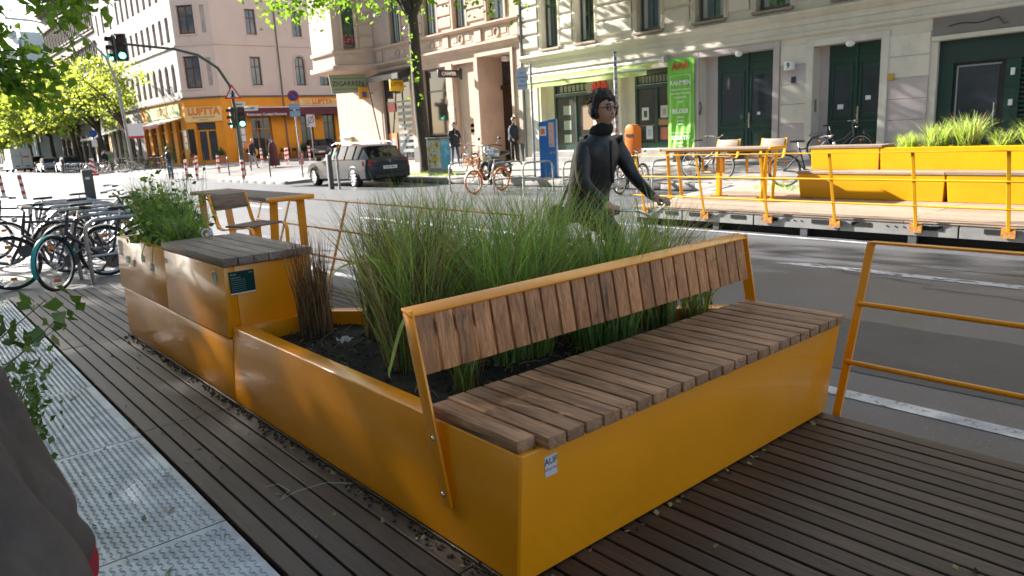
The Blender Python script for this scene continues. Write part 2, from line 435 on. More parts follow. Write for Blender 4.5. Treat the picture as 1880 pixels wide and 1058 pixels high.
for y in (-1.5, -.6, .3, 1.2, 1.79, 2.6, 3.3, 3.94, 4.8, 5.5, 6.15, 7.0, 7.9, 8.8):
    mm.box(.82, y-.04, .06, 3.25, y+.04, .169)
mm.build('joist', DSTEEL, deck)
mm = M(); mm.box(3.245, -1.6, .05, 3.26, 8.95, .165); mm.build('edge_beam', DSTEEL, deck)
mm = M(); mm.box(.80, -1.6, .005, 3.24, 8.95, .03); mm.build('dark_underlay', mat('dark_void', (.01, .01, .01), .95), deck)  # near-black sheet: shade below the boards put into its colour
# checker plates with raised lozenges
pl = thing('tread_plates', 'galvanised checker plate walkway beside the timber deck', 'metal plates', (.4, 3, .2))
for (a, b) in ((-.2, 1.45), (1.457, 2.715), (2.722, 3.885), (3.892, 5.02), (5.027, 6.4), (6.407, 7.7), (7.707, 8.9)):
    x0 = .375 if a < 7 else .30
    x0 = .32 + .02*random.random()
    mm = M(); mm.box(x0, a, .188, .785, b, .196); base = mm.build('plate', GALV, pl)
    V = []; F = []; k = 0; px, py = .027, .024
    nx = int((.785-x0-.02)/px); ny = int((b-a-.02)/py)
    for i in range(nx):
        for j in range(ny):
            cx = x0+.02+i*px; cy = a+.02+j*py; s = 1 if (i+j) % 2 else -1
            al = .785398 + (0 if s > 0 else math.pi/2); c, q = math.cos(al), math.sin(al)
            pts = [(-.0125, 0, 0), (0, -.0036, .0), (.0125, 0, 0), (0, .0036, 0), (-.006, 0, .0028), (.006, 0, .0028)]
            for (u, v, w) in pts: V.append((cx+u*c-v*q, cy+u*q+v*c, .1962+w))
            F += [(k, k+1, k+4, k+4), (k+1, k+2, k+5, k+4), (k+2, k+3, k+5, k+5), (k+3, k, k+4, k+5)]; k += 6
    F3 = []
    for f in F:
        if f[2] == f[3]: F3.append((f[0], f[1], f[2]))
        else: F3 += [(f[0], f[1], f[2]), (f[0], f[2], f[3])]
    o = npmesh('tread_pattern', V, F3, GALV, parent=base); o['kind'] = 'stuff'
# strip of soil and fallen leaves left of the plates
sheet('planting_soil', [(-.9, -.5), (.31, -.5), (.31, 9), (-.9, 9)], .17, SOIL)

# ============================================================ the yellow planter bench
PB = thing('planter_bench', 'long yellow steel planter with slatted bench and backrest in front', 'planter bench', (1.3, 1.59, .2))
def side_prism(prof, y0, y1): m = M(); m.prism(prof, y0, y1, 'y'); return m
lp = [(1.298, .205), (1.335, .632), (1.420, .632), (1.420, .56), (1.405, .56), (1.30+.06, .205)]
side_prism(lp, 1.592, 3.992).build('side_panel', YEL, PB, bev=.010, seg=3)
# front panel, trapezoid: wider at the top
m = M(); y0, y1 = 1.588, 1.64
m.add([(1.302, y0, .205), (3.268, y0, .205), (3.392, y0, .632), (1.339, y0, .632), (1.302, y1, .205), (3.268, y1, .205), (3.392, y1+.012, .632), (1.339, y1+.012, .632)],
      [(0, 1, 2, 3), (7, 6, 5, 4), (0, 4, 5, 1), (1, 5, 6, 2), (2, 6, 7, 3), (3, 7, 4, 0)])
fp = m.build('front_panel', YEL, PB, bev=.007, seg=3)
# right short panel and the slanting back panel
m = M(); m.add([(3.262, 1.60, .205), (3.386, 1.60, .632), (3.30, 1.60, .632), (3.2, 1.60, .205), (3.24, 2.2, .205), (3.36, 2.2, .632), (3.27, 2.16, .632), (3.17, 2.16, .205)],
                [(0, 1, 2, 3), (7, 6, 5, 4), (0, 4, 5, 1), (1, 5, 6, 2), (2, 6, 7, 3), (3, 7, 4, 0)])
m.build('end_panel', YEL, PB, bev=.007, seg=2)
a = Vector((3.36, 2.19, 0)); b = Vector((1.88, 4.0, 0)); d = (b-a).normalized(); nn = Vector((d.y, -d.x, 0))
m = M(); w = .085
m.add([a+Vector((0, 0, .205)), b+Vector((0, 0, .205)), b+Vector((0, 0, .632)), a+Vector((0, 0, .632)),
       a-nn*w+Vector((0, 0, .205)), b-nn*w+Vector((0, 0, .205)), b-nn*w+Vector((0, 0, .632)), a-nn*w+Vector((0, 0, .632))],
      [(0, 1, 2, 3), (7, 6, 5, 4), (0, 4, 5, 1), (1, 5, 6, 2), (2, 6, 7, 3), (3, 7, 4, 0)])
m.build('back_panel', YEL, PB, bev=.007, seg=2)
m = M(); m.box(1.42, 3.925, .5, 1.86, 3.992, .632); m.build('inner_rim', YEL, PB, bev=.006, seg=2)
# thin lip at the front left corner under the first slat
m = M(); m.box(1.345, 1.60, .628, 1.40, 2.05, .6335); m.build('lip', YEL, PB)
# post frame of the backrest
def flatbar(m, pts, wid, th, nrm):
    pts = [Vector(p) for p in pts]; nrm = Vector(nrm).normalized()
    for a, b in zip(pts[:-1], pts[1:]): m.bar(a, b, th, wid, up=nrm.cross((b-a).normalized()))
m = M()
for (xb, xt, sgn, zb, yb) in ((1.289, 1.303, 1, .345, 1.945), (3.352, 3.372, -1, .60, 2.04)):
    A = Vector((xb, yb, zb)); B = Vector((xt, 2.122, 1.012)); dd = (B-A).normalized(); n2 = Vector((1, 0, 0)); s = dd.cross(n2).normalized()*.030
    T = n2*.011
    p = [A-s, A-s+T, A+s+T, A+s, B-s, B-s+T, B+s+T, B+s]
    m = M(); m.hexa(p); q = m.build('backrest_post', YEL, PB, bev=.004, seg=2)
    if sgn == 1: fr = q
m = M(); m.bar((1.297, 2.120, 1.008), (3.380, 2.120, 1.008), .064, .012, up=(0, -.30, .95)); m.build('top_rail', YEL, PB, bev=.005, seg=3)
for (y, z) in ((1.998, .585), (1.957, .392)):
    mb = M(); mb.lathe([(0, -.004), (.006, -.004), (.009, 0), (.009, .002), (0, .002)], (1.286+.016*(z-.39), y, z), 12, axis='x'); mb.build('bolt', CHROME, fr)
# seat slats
n = 24; sp = (3.372-1.336)/n; sm = {}
for i in range(n):
    x = 1.336 + i*sp; y0 = 1.602 if i == 0 else 1.552; y1 = 2.085 if i else 2.07
    key = (y0,)
    if key not in sm:
        m = M(); m.box(0, 0, 0, sp-.0115, y1-y0, .042); o = m.build('seat_slat', W_SEAT, None, bev=.003, seg=2); sm[key] = o.data; bpy.data.objects.remove(o)
    o = bpy.data.objects.new('seat_slat', sm[key]); COL.objects.link(o); o.parent = PB
    o.location = (x-1.3, y0-1.59+random.uniform(-.0015, .0015), .434+random.uniform(-.001, .001))
m = M(); m.box(1.42, 1.66, .60, 3.3, 1.70, .633); m.box(1.42, 1.98, .60, 3.3, 2.02, .633); m.build('seat_batten', DSTEEL, PB)
# back slats hang under the top rail
m = M(); sb = (3.360-1.318)/n
tilt = Vector((0, -.165, -.98)).normalized(); nb = Vector((0, -.98, .165))
base = None
for i in range(n):
    if base is None:
        A = Vector((0, 0, 0)); L = .212
        p = []
        for q in (A, A+tilt*L):
            p += [q, q+Vector((sb-.0115, 0, 0)), q+Vector((sb-.0115, 0, 0))-nb*.026, q-nb*.026]
        m.hexa(p); o = m.build('back_slat', W_BACK, None, bev=.0025, seg=2); base = o.data; bpy.data.objects.remove(o)
    o = bpy.data.objects.new('back_slat', base); COL.objects.link(o); o.parent = PB
    o.location = (1.318+i*sb-1.3, 2.098-1.59, .998-.2); o.rotation_euler = (random.uniform(-.004, .004), 0, random.uniform(-.004, .004))
m = M(); m.bar((1.31, 2.125, .95), (3.36, 2.125, .95), .006, .05, up=(0, 0, 1)); m.build('slat_strap', YEL, PB)
# sticker
PURP = mat('purple_ink', (.05, .02, .06), .5); STK = mat('sticker_white', (.62, .60, .62), .45)
m = M(); m.box(1.432, 1.5865, .528, 1.484, 1.5875, .598); st = m.build('sticker', STK, PB)
text('AUF', .030, (1.458, 1.5862, .577), PURP, st, name='lettering', ext=.0002, bold=.0004)
text('KEINSTEN', .0125, (1.458, 1.5862, .551), mat('red_ink', (.35, .05, .10), .5), st, ext=.0002)
# bed of soil
sheet_pts = [(1.36, 1.66), (3.24, 1.66), (3.24, 2.2), (1.86, 3.95), (1.36, 3.95)]
import mathutils
bmq = bmesh.new(); vs = [bmq.verts.new((x-1.3, y-1.59, .34)) for x, y in sheet_pts]; bmq.faces.new(vs)
bmesh.ops.triangulate(bmq, faces=bmq.faces); bmesh.ops.subdivide_edges(bmq, edges=bmq.edges, cuts=24, use_grid_fill=True)
for v in bmq.verts:
    q = mathutils.noise.noise(v.co*5)*.03 + mathutils.noise.noise(v.co*22)*.02 + mathutils.noise.noise(v.co*60)*.010; v.co.z += q
me = bpy.data.meshes.new('soil'); bmq.to_mesh(me); bmq.free(); me.materials.append(SOIL)
o = bpy.data.objects.new('soil', me); COL.objects.link(o); o.parent = PB; o['kind'] = 'stuff'
# straw and chips on the soil
def in_bed(x, y): return 1.45 < x < 3.2 and 1.7 < y < 3.9 and (y-3.93) < -(x-1.86)*(1.79/1.42)-.05 or (1.45 < x < 1.8 and 1.7 < y < 3.9)
m = M()
for i in range(420):
    while True:
        x, y = random.uniform(1.42, 3.22), random.uniform(1.9, 3.9)
        if in_bed(x, y): break
    if not (x > 1.9 or i % 3 == 0): continue
    z = .548; t = random.uniform(0, 6.28); L = random.uniform(.03, .12); dz = random.uniform(-.01, .035)
    m.tube([(x, y, z), (x+L*.5*math.cos(t), y+L*.5*math.sin(t), z+.012+dz*.5), (x+L*math.cos(t+.3), y+L*math.sin(t+.3), z+dz)], .0014, 3, caps=False)
tag(m.build('dry_stems_litter', STRAW2, PB), kind='stuff')
m = M()
for i in range(900):
    while True:
        x, y = random.uniform(1.40, 3.22), random.uniform(1.68, 3.92)
        if in_bed(x, y): break
    s = random.uniform(.004, .013); q = Matrix.Rotation(random.uniform(0, 6), 3, 'Z') @ Matrix.Rotation(random.uniform(-.6, .6), 3, 'X')
    m.obox((x, y, .545+random.uniform(0, .02)), (s*1.8, s, s*.6), q)
tag(m.build('bark_chips', mat('bark_chips', (.05, .038, .028), .9, col2=(.018, .014, .012), scale=25), PB), kind='stuff')
# crumpled paper scrap on the soil
m = M(); V = []
for i in range(7):
    for j in range(5):
        V.append((1.66+i*.014+random.uniform(-.006, .006), 3.36+j*.016+random.uniform(-.006, .006), .575+random.uniform(0, .03)))
m.add(V, [(i*5+j, i*5+j+1, (i+1)*5+j+1, (i+1)*5+j) for i in range(6) for j in range(4)])
tag(m.build('paper_scrap', mat('paper', (.5, .5, .5), .7)), 'crumpled white paper scrap on the soil beside the dry reeds', 'litter')

# ============================================================ tall box with timber top
TB = thing('storage_planter', 'tall yellow steel box with slatted timber top and herb trough', 'planter box', (1.3, 4.0, .2))
m = M(); m.prism([(1.303, .205), (1.318, .562), (1.40, .562), (1.40, .205)], 4.0, 6.30, 'y'); m.build('lower_panel', YEL, TB, bev=.006, seg=2)
m = M(); m.prism([(1.310, .570), (1.333, .962), (1.385, .962), (1.385, .57)], 4.0, 5.0995, 'y'); m.build('upper_panel', YEL, TB, bev=.0025, seg=2)
m = M(); m.prism([(1.310, .570), (1.333, .962), (1.385, .962), (1.385, .57)], 5.1005, 6.35, 'y'); m.build('upper_panel', YEL, TB, bev=.0025, seg=2)
m = M(); m.box(1.386, 3.998, .205, 1.835, 4.03, .962); m.build('end_panel', YEL, TB, bev=.005, seg=2)
m = M(); m.box(1.386, 6.30, .205, 1.835, 6.345, .962); m.build('end_panel', YEL, TB, bev=.005, seg=2)
m = M(); m.box(1.80, 4.031, .205, 1.835, 6.299, .962); m.build('rear_panel', YEL, TB, bev=.005, seg=2)
nT = 6; w7 = (1.842-1.325)/nT
for i in range(nT):
    o = None
    if ('top', 1) not in sm:
        m = M(); m.box(0, 0, 0, w7-.006, 1.14, .045); q = m.build('top_slat', W_TOP, None, bev=.003, seg=2); sm[('top', 1)] = q.data; bpy.data.objects.remove(q)
    o = bpy.data.objects.new('top_slat', sm[('top', 1)]); COL.objects.link(o); o.parent = TB
    o.location = (1.325+i*w7-1.3, 3.975-4.0, .968-.2+random.uniform(-.001, .001))
m = M(); m.box(1.39, 5.13, .90, 1.798, 6.29, .925); tag(m.build('soil', SOIL, TB), kind='stuff')
# green plaque
PLQ = mat('plaque_green', (.006, .05, .045), .3); INK = mat('plaque_lettering', (.55, .62, .6), .5)
m = M(); m.box(1.352, 3.9945, .806, 1.492, 3.997, .932); pq = m.build('plaque', PLQ, TB)
m = M(); m.box(1.352, 3.9935, .806, 1.492, 3.9944, .814); m.build('plaque_edge', WHITE, pq)
text('FELDE', .012, (1.360, 3.994, .915), INK, pq, align='LEFT', ext=.0002)
text('Begegnungszone', .0085, (1.360, 3.994, .898), INK, pq, align='LEFT', ext=.0002)
for k in range(6): text('eine Pflanzung für die Strasse und alle', .0052, (1.360, 3.994, .885-k*.0115), INK, pq, align='LEFT', ext=.0001)
text('xhain', .010, (1.484, 3.994, .918), INK, pq, align='RIGHT', ext=.0002)
SG = mat('sticker_grey', (.35, .38, .38), .5, col2=(.12, .16, .17), scale=30)
for (y, z, w, h) in ((6.24, .885, .10, .11), (6.05, .81, .09, .055), (5.88, .80, .06, .05), (5.62, .858, .08, .05), (5.40, .82, .085, .055), (5.06, .90, .05, .03)):
    m = M(); xs = 1.333 - (.962-z)*.0587
    m.add([(xs-.0035-(h/2)*.0587, y-w/2, z-h/2), (xs-.0035-(h/2)*.0587, y+w/2, z-h/2), (xs-.0035+(h/2)*.0587, y+w/2, z+h/2), (xs-.0035+(h/2)*.0587, y-w/2, z+h/2)], [(0, 1, 2, 3)])
    m.build('sticker', SG, TB)
m = M(); pts = [(math.cos(t)*.040, math.sin(t)*.045) for t in [k*math.pi/12 for k in range(24)]]
m.add([(1.3265+v*.0587, 4.145+u, .895+v) for u, v in pts], [tuple(range(24))]); r0 = m.build('sticker', mat('sticker_pale', (.36, .42, .36), .5), TB, label='round pale green sticker')
m = M(); m.ring((1.3262, 4.145, .895), .028, .002, 'x', 20, 4); m.build('ring_mark', PLQ, r0)

# ============================================================ ornamental grasses in the planter
gi = 0
def tuft(x, y, z, n, h, spread, lean, mix, label, width=.0055, rootr=.09, name='grass_clump', cat='grass clump', group='grasses in the yellow planter', droop=1.0, seg=6, azr=0):
    if z == .535 and h > .7: n = int(n*1.7); h *= 1.10; lean *= 1.15; width *= .98
    th = rng.random(n)*2*np.pi; r = rootr*np.sqrt(rng.random(n))
    root = np.stack([x + r*np.cos(th), y + r*np.sin(th), np.full(n, z)], 1)
    hh = h*(.45+.6*rng.random(n)**.7)
    mi = rng.choice(5, size=n, p=mix)
    e = bpy.data.objects.new
    o = blades_mesh(name, root, hh, spread*(rng.random(n)), lean, width*(.6+.8*rng.random(n)), [GRN, GRN2, GRN3, STRAW, STRAW2], mi, None, seg=seg, droop=droop, az=th*azr + (1-azr)*rng.random(n)*2*np.pi, azk=.5)
    tag(o, label, cat, group); return o
Z = .535
tuft(1.74, 3.80, Z, 250, .60, .06, .10, [.0, .0, .0, .78, .22], 'clump of straight dry brown reeds at the corner of the tall box', width=.0055, rootr=.095, droop=.4, seg=5)
tuft(2.0, 3.42, Z, 340, .72, .10, .12, [.16, .08, .12, .46, .18], 'brown and green reed clump right of the dry reeds', width=.0048, rootr=.15)
G_ = [.42, .16, .30, .06, .06]
tuft(1.82, 2.88, Z, 420, .80, .16, .26, [.28, .12, .18, .28, .14], 'nearest green grass clump, behind the left post of the backrest', rootr=.17)
tuft(2.18, 3.18, Z, 460, .86, .17, .26, G_, 'tall green grass clump right of the brown and green reeds', rootr=.2)
tuft(1.74, 2.40, Z, 130, .42, .10, .2, [.3, .1, .2, .3, .1], 'short sparse tuft showing under the first slats of the backrest', rootr=.06)
tuft(2.20, 2.62, Z, 450, .80, .17, .28, G_, 'dense green grass clump behind the middle slats of the backrest', rootr=.18)
tuft(2.55, 2.84, Z, 460, .84, .17, .26, G_, 'green grass clump against the slanting rear wall, screening the cyclist', rootr=.2)
tuft(2.62, 2.42, Z, 430, .76, .16, .28, G_, 'green grass clump whose stems show below the backrest near its middle', rootr=.16)
tuft(2.98, 2.38, Z, 240, .74, .14, .26, [.32, .12, .26, .22, .08], 'thinner grass clump below the cyclist handlebar', rootr=.10)
tuft(3.16, 2.26, Z, 110, .60, .14, .26, [.3, .12, .2, .28, .1], 'last thin grass clump at the right end of the backrest', rootr=.07)
# two broad arching blades leaning over the rim
def arch(name, pts, w, mt, label, cat='grass blade'):
    pts = [Vector(p) for p in pts]; n = len(pts); V = []; F = []
    fine = []
    for i in range(n-1):
        for k in range(6):
            t = k/6; p0, p1, p2, p3 = pts[max(i-1, 0)], pts[i], pts[i+1], pts[min(i+2, n-1)]
            fine.append(.5*((2*p1)+(-p0+p2)*t+(2*p0-5*p1+4*p2-p3)*t*t+(-p0+3*p1-3*p2+p3)*t**3))
    fine.append(pts[-1]); N = len(fine); m = M()
    for i, p in enumerate(fine):
        t = (fine[min(i+1, N-1)]-fine[max(i-1, 0)]).normalized(); s = t.cross(Vector((.63, .75, 0))).normalized()
        ww = w*math.sin(math.pi*min(1, .12+.88*(i/(N-1)))) + .0005
        m.v += [tuple(p-s*ww), tuple(p+s*ww)]
        if i: m.f.append((2*i-2, 2*i-1, 2*i+1, 2*i)); m.mi.append(0)
    o = m.build(name, mt, smooth=True); tag(o, label, cat); return o
arch('arching_leaf', [(1.86, 2.62, .55), (1.80, 2.66, .72), (1.62, 2.62, .86), (1.44, 2.50, .70), (1.41, 2.46, .665)], .008, GRN2, 'broad bright blade arching down onto the left rim')
arch('arching_leaf', [(1.84, 2.70, .55), (1.80, 2.82, .85), (1.74, 3.0, 1.03), (1.62, 3.15, 1.02), (1.55, 3.2, .96)], .007, GRN2, 'broad bright blade curling up left of the backrest post')
arch('arching_leaf', [(1.80, 2.50, .56), (1.70, 2.44, .66), (1.56, 2.42, .66), (1.52, 2.46, .58), (1.56, 2.5, .55)], .003, STRAW2, 'thin pale blade looping over the soil beside the post')
# herbs in the tall box
def herb(x, y, n, h, lean, label):
    return tuft(x, y, .93, int(n*1.4), h*1.35, .10, lean*.75, [.55, .12, .28, .03, .02], label, width=.006, rootr=.11, name='herb_plant', cat='plant', group='herbs in the trough of the tall box')
herb(1.55, 5.35, 300, .24, .7, 'low leafy herb spilling over the box rim beside the timber top')
herb(1.62, 5.75, 360, .34, .6, 'bushy green herb in the middle of the trough')
herb(1.60, 6.12, 360, .40, .5, 'tall green herb at the far end of the trough')
P_ = []
for (x, y, z, k, s) in ((1.50, 5.30, 1.0, 160, .07), (1.62, 5.5, 1.08, 260, .11), (1.60, 5.8, 1.14, 420, .12), (1.56, 6.1, 1.14, 330, .12), (1.40, 5.45, .99, 120, .06), (1.38, 5.9, 1.0, 140, .07)):
    P_.append(rng.normal(size=(int(k*.45), 3))*np.array([s*.9, s*1.4, s*1.2])+np.array([x, y, z]))
P_ = np.concatenate(P_); P_ = P_[P_[:, 2] > .95]; tag(leaves_mesh('herb_leaves', P_, .035, [LEAFD, GRN], None, mi=rng.choice(2, len(P_)), up=.3), 'small dark green leaves of the bushy herbs in the trough', 'plant')
m = M()
for i in range(38):
    x, y = 1.40+random.random()*.42, 5.35+random.random()*.9; h = random.uniform(.35, .68); lx, ly = random.uniform(-.10, .10), random.uniform(-.12, .12)
    pts = [(x, y, .93), (x+lx*.4, y+ly*.4, .93+h*.5), (x+lx, y+ly, .93+h)]
    m.tube(pts, .0014, 3, caps=False, mi=0)
    for k in range(5): m.ball((x+lx+random.uniform(-.012, .012), y+ly+random.uniform(-.012, .012), .93+h+random.uniform(-.02, .02)), .003, 4, 4, mi=1)
tag(m.build('flower_stems', [GRN3, mat('seed_heads', (.10, .12, .06), .8)]), 'tall thin seed stalks standing above the herbs', 'plant')
m = M()
for (x, y, z) in ((1.50, 5.6, 1.08), (1.55, 5.95, 1.16), (1.66, 5.7, 1.2), (1.6, 5.85, 1.25), (1.45, 6.0, 1.14)):
    for k in range(7):
        t = k*.9; m.ball((x+.009*math.cos(t), y+.009*math.sin(t), z), .007, 6, 4)
tag(m.build('orange_flowers', mat('orange_petal', (.75, .25, .01), .6)), kind='stuff')
for (pts, lab) in (([(1.45, 5.30, .94), (1.36, 5.27, 1.02), (1.30, 5.25, .93), (1.285, 5.24, .75)], 'long blade hanging down the side of the tall box'),
                   ([(1.5, 5.45, .94), (1.38, 5.46, 1.03), (1.30, 5.47, .94), (1.28, 5.47, .84)], 'short blade drooping over the rim near the stickers')):
    arch('arching_leaf', pts, .004, GRN, lab)
m = M(); m.ring((1.62, 5.12, 1.035), .028, .006, 'y', 16, 6); m.ring((1.66, 5.14, 1.035), .026, .006, 'x', 16, 6); m.ring((1.64, 5.10, 1.03), .02, .005, 'z', 16, 6)
tag(m.build('plant_tie', mat('pale_ribbon', (.6, .62, .66), .5)), 'pale looped ribbon tied at the edge of the timber top', 'ribbon')

# ============================================================ railings of the near parklet
def railing(name, label, posts, y_end=None, first_bend=True, x=3.30, z0=.2, off=.30, H=.79, mt=YEL):
    rl = thing(name, label, 'railing', (x, posts[0], z0))
    def P(t): return x + off*t, z0 + H*t    # leaning outwards
    for y in posts:
        m = M(); a = Vector((x, y, z0-.05)); b = Vector((x+off, y, z0+H)); m.bar(a, b, .040, .012, up=(1, 0, 0)); m.build('post', mt, rl, bev=.003, seg=1)
    ya, yb = min(posts), max(posts)
    if y_end is not None: ya = min(ya, y_end); yb = max(yb, y_end)
    m = M(); m.bar((x+off, ya, z0+H), (x+off, yb, z0+H), .040, .012); m.build('top_rail', mt, rl, bev=.004, seg=2)
    for t in (.64, .30):
        px, pz = P(t); m = M(); m.cyl((px, ya, pz), (px, yb, pz), .0125, n=12); m.build('rail', mt, rl, smooth=True)
    return rl
RB = railing('railing', 'yellow railing with two round bars right of the bench', [1.55, -1.2], x=3.295)
RA = railing('railing', 'long yellow railing behind the planter and the bar table', [4.1, 5.46, 6.83, 8.2, 9.0], x=3.295)

# ============================================================ bar tables and chairs
def make_table(L=2.3, mt=YEL, wmt=W_TAB, label='x'):
    t = thing('bar_table', label, 'bar table', local=True)    # local: length along y, centred, top at .87
    for i in range(3):
        m = M(); m.box(-.235+i*.158, -L/2+.045, .835, -.235+i*.158+.150, L/2-.045, .870); m.build('table_slat', wmt, t, bev=.003, seg=1)
    for s in (-1, 1):
        m = M(); m.bar((-.245, s*(L/2-.02), .848), (.245, s*(L/2-.02), .848), .04, .05); m.build('end_bar', mt, t, bev=.012, seg=2)
    for s in (-1, 1):
        for q in (-1, 1):
            m = M(); m.bar((q*.14, s*(L/2-.12), .83), (q*.17, s*(L/2-.20), -.02), .014, .085, up=(1, 0, 0)); m.bar((q*.17-.05, s*(L/2-.20), .006), (q*.17+.05, s*(L/2-.20), .006), .12, .012)
            m.build('leg', mt, t, bev=.003, seg=1)
    m = M(); m.box(-.14, -L/2+.12, .80, -.10, L/2-.12, .834); m.box(.10, -L/2+.12, .80, .14, L/2-.12, .834); m.build('frame', mt, t)
    return t
NT = make_table(2.36, label='near yellow bar table with dark timber top beside the railing'); NT.location = (3.06, 8.12, .225)
FT = make_table(2.2, YELF, W_FAR, 'far yellow bar table on the opposite parklet'); FT.location = (10.92, 7.32, .3)
def bent(m, pts, w, th, side):   # flat strip following points
    pts = [Vector(p) for p in pts]
    for a, b in zip(pts[:-1], pts[1:]): m.bar(a, b, w, th, up=Vector(side).cross((b-a).normalized()))
def make_chair(mt=YEL, wmt=W_TAB, label='x'):
    c = thing('bar_chair', label, 'chair', local=True)   # faces -x (towards the table when rotz=0); seat z .68
    for s in (-1, 1):
        m = M(); y = s*.215
        bent(m, [(-.19, y, .42), (-.20, y, .62), (-.185, y, .665), (-.15, y, .68), (.16, y, .655), (.20, y, .67), (.225, y, .71), (.29, y, .98)], .045, .012, (0, 1, 0))
        m.build('side_frame', mt, c, bev=.003, seg=1)
    m = M(); m.box(-.17, -.205, .675, .15, .205, .693); m.build('seat', wmt, c, bev=.006, seg=1)
    m = M(); a = Vector((.245, 0, .83)); b = Vector((.283, 0, .97))
    p = []
    for q in (a, b): p += [q+Vector((-.012, -.205, 0)), q+Vector((.006, -.205, 0)), q+Vector((.006, .205, 0)), q+Vector((-.012, .205, 0))]
    m.hexa(p); m.build('backrest', wmt, c, bev=.005, seg=2)
    m = M(); m.cyl((-.19, -.215, .43), (-.19, .215, .43), .012, n=8); m.build('footrest', mt, c)
    m = M(); m.box(-.05, -.04, 0.012, .03, .04, .674); m.box(-.12, -.11, 0, .10, .11, .012); m.build('pedestal', mt, c, bev=.004, seg=1)
    return c
c1 = make_chair(YEL, W_TAB, 'bar chair with dark timber back at the near bar table'); c1.location = (2.58, 6.76, .2); c1.rotation_euler = (0, 0, R_(114))
c2 = copy_tree(c1); c2.location = (2.38, 8.80, .2); c2['label'] = 'bar chair half hidden behind the herbs of the tall box'; c2.rotation_euler = (0, 0, math.pi)
c1['group'] = c2['group'] = 'chairs at the near bar table'
c3 = make_chair(YELF, W_FAR, 'bar chair on the far parklet, left of its neighbour'); c3.location = (11.35, 7.60, .3)
c4 = copy_tree(c3); c4.location = (11.35, 6.72, .3); c4['label'] = 'bar chair on the far parklet, nearer the yellow planter boxes'
c3['group'] = c4['group'] = 'chairs at the far bar table'
# repairs, cracks and covers in the carriageway
PATCH = mat('asphalt_repair', (.055, .057, .062), .6, col2=(.08, .08, .086), scale=120, bump=.5, bscale=180, dirt=(.045, .046, .05), dscale=1.2)
for (x0, x1, y0, y1) in ((4.5, 5.7, -2.2, 3.1), (8.1, 9.0, 1.0, 7.5), (5.2, 6.6, 9, 15), (9.6, 11.6, 11.5, 16)):
    mm = M(); n = 14; pts = []
    for k in range(n): pts.append((x0+random.uniform(-.02, .02), y0+(y1-y0)*k/n))
    pts += [(x0+(x1-x0)*k/5, y1+random.uniform(-.03, .03)) for k in range(5)]
    for k in range(n): pts.append((x1+random.uniform(-.02, .02), y1-(y1-y0)*k/n))
    pts += [(x1-(x1-x0)*k/5, y0+random.uniform(-.03, .03)) for k in range(5)]
    mm.add([(x, y, .0035 if x1 < 8 or True else 0) for x, y in pts], [tuple(range(len(pts)))]); o = mm.build('asphalt_patch', PATCH); o['kind'] = 'structure'
mm = M(); rdc = random.Random(2)
for (x, y, a, L) in ((6.3, -2.0, 1.5, 7), (5.0, 4.0, 1.2, 6), (8.6, -1, 1.7, 5), (6.9, 5.5, 1.4, 9), (9.0, 8.5, 1.9, 6), (4.4, 7, 1.5, 6)):
    P_ = [(x, y)]
    for k in range(int(L/.16)): a2 = a+rdc.gauss(0, .45); P_.append((P_[-1][0]+.16*math.cos(a2), P_[-1][1]+.16*math.sin(a2)))
    vs = []
    for i, (px_, py_) in enumerate(P_): w_ = rdc.uniform(.003, .010); vs += [(px_-w_, py_, .0075), (px_+w_, py_, .0075)]
    mm.add(vs, [(2*i, 2*i+1, 2*i+3, 2*i+2) for i in range(len(P_)-1)])
tag(mm.build('tar_cracks', mat('crack_dark', (.02, .02, .022), .8)), kind='stuff')
# ============================================================ far parklet
FD = thing('timber_deck', 'pale timber deck of the opposite parklet on steel beams', 'deck', (9.45, 0, .3))
pf = (12.3-9.45)/20
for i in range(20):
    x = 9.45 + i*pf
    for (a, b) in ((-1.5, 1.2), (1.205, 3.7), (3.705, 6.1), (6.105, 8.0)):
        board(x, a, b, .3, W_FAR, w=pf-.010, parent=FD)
BEAM = mat('beam_steel', (.36, .36, .36), .45, .5, col2=(.28, .28, .28), scale=4)
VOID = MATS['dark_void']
for (a, b) in ((-1.5, 1.2), (1.22, 3.08), (3.10, 4.50), (4.52, 5.75), (5.77, 7.00), (7.02, 8.0)):
    m = M(); m.box(9.46, a, .115, 9.50, b, .268); bb = m.build('beam', BEAM, FD, bev=.004, seg=1)
    c = (a+b)/2
    for k in (-1, 1): m = M(); m.box(9.452, c+k*(b-a)*.30-.12, .19, 9.4598, c+k*(b-a)*.30+.12, .245); m.build('slot', VOID, bb)
    m = M()
    for k in (-.10, 0, .10): m.cyl((9.4525, c+k, .215), (9.4597, c+k, .215), .010, n=8)
    m.build('bolt_hole', VOID, bb)
m = M(); m.box(9.55, -1.5, .01, 12.3, 8.0, .255); m.build('underside', VOID, FD)  # solid near-black block in place of the shade under the deck
for y in (-1.4, .4, 2.2, 3.6, 5.0, 6.4, 7.8): m = M(); m.box(9.47, y-.05, .01, 9.54, y+.05, .165); m.build('foot', DSTEEL, FD)
FR = thing('railing', 'yellow railing along the road edge of the far parklet', 'railing', (9.42, 4, .3))
ys = [7.72, 6.57, 5.52, 4.55, 3.55, 2.58, 1.6, .5]
for y in ys:
    m = M(); m.bar((9.43, y, .20), (9.20, y, 1.13), .04, .014, up=(1, 0, 0)); pp = m.build('post', YELF, FR, bev=.003, seg=1)
    m = M(); m.box(9.415, y-.07, .16, 9.448, y+.07, .27); m.build('post_foot', mat('rusty_yellow', (.55, .25, .03), .6, col2=(.3, .13, .04), scale=20), pp)
m = M(); m.bar((9.20, .5, 1.135), (9.20, 7.93, 1.135), .042, .012); m.build('top_rail', YELF, FR, bev=.003, seg=1)
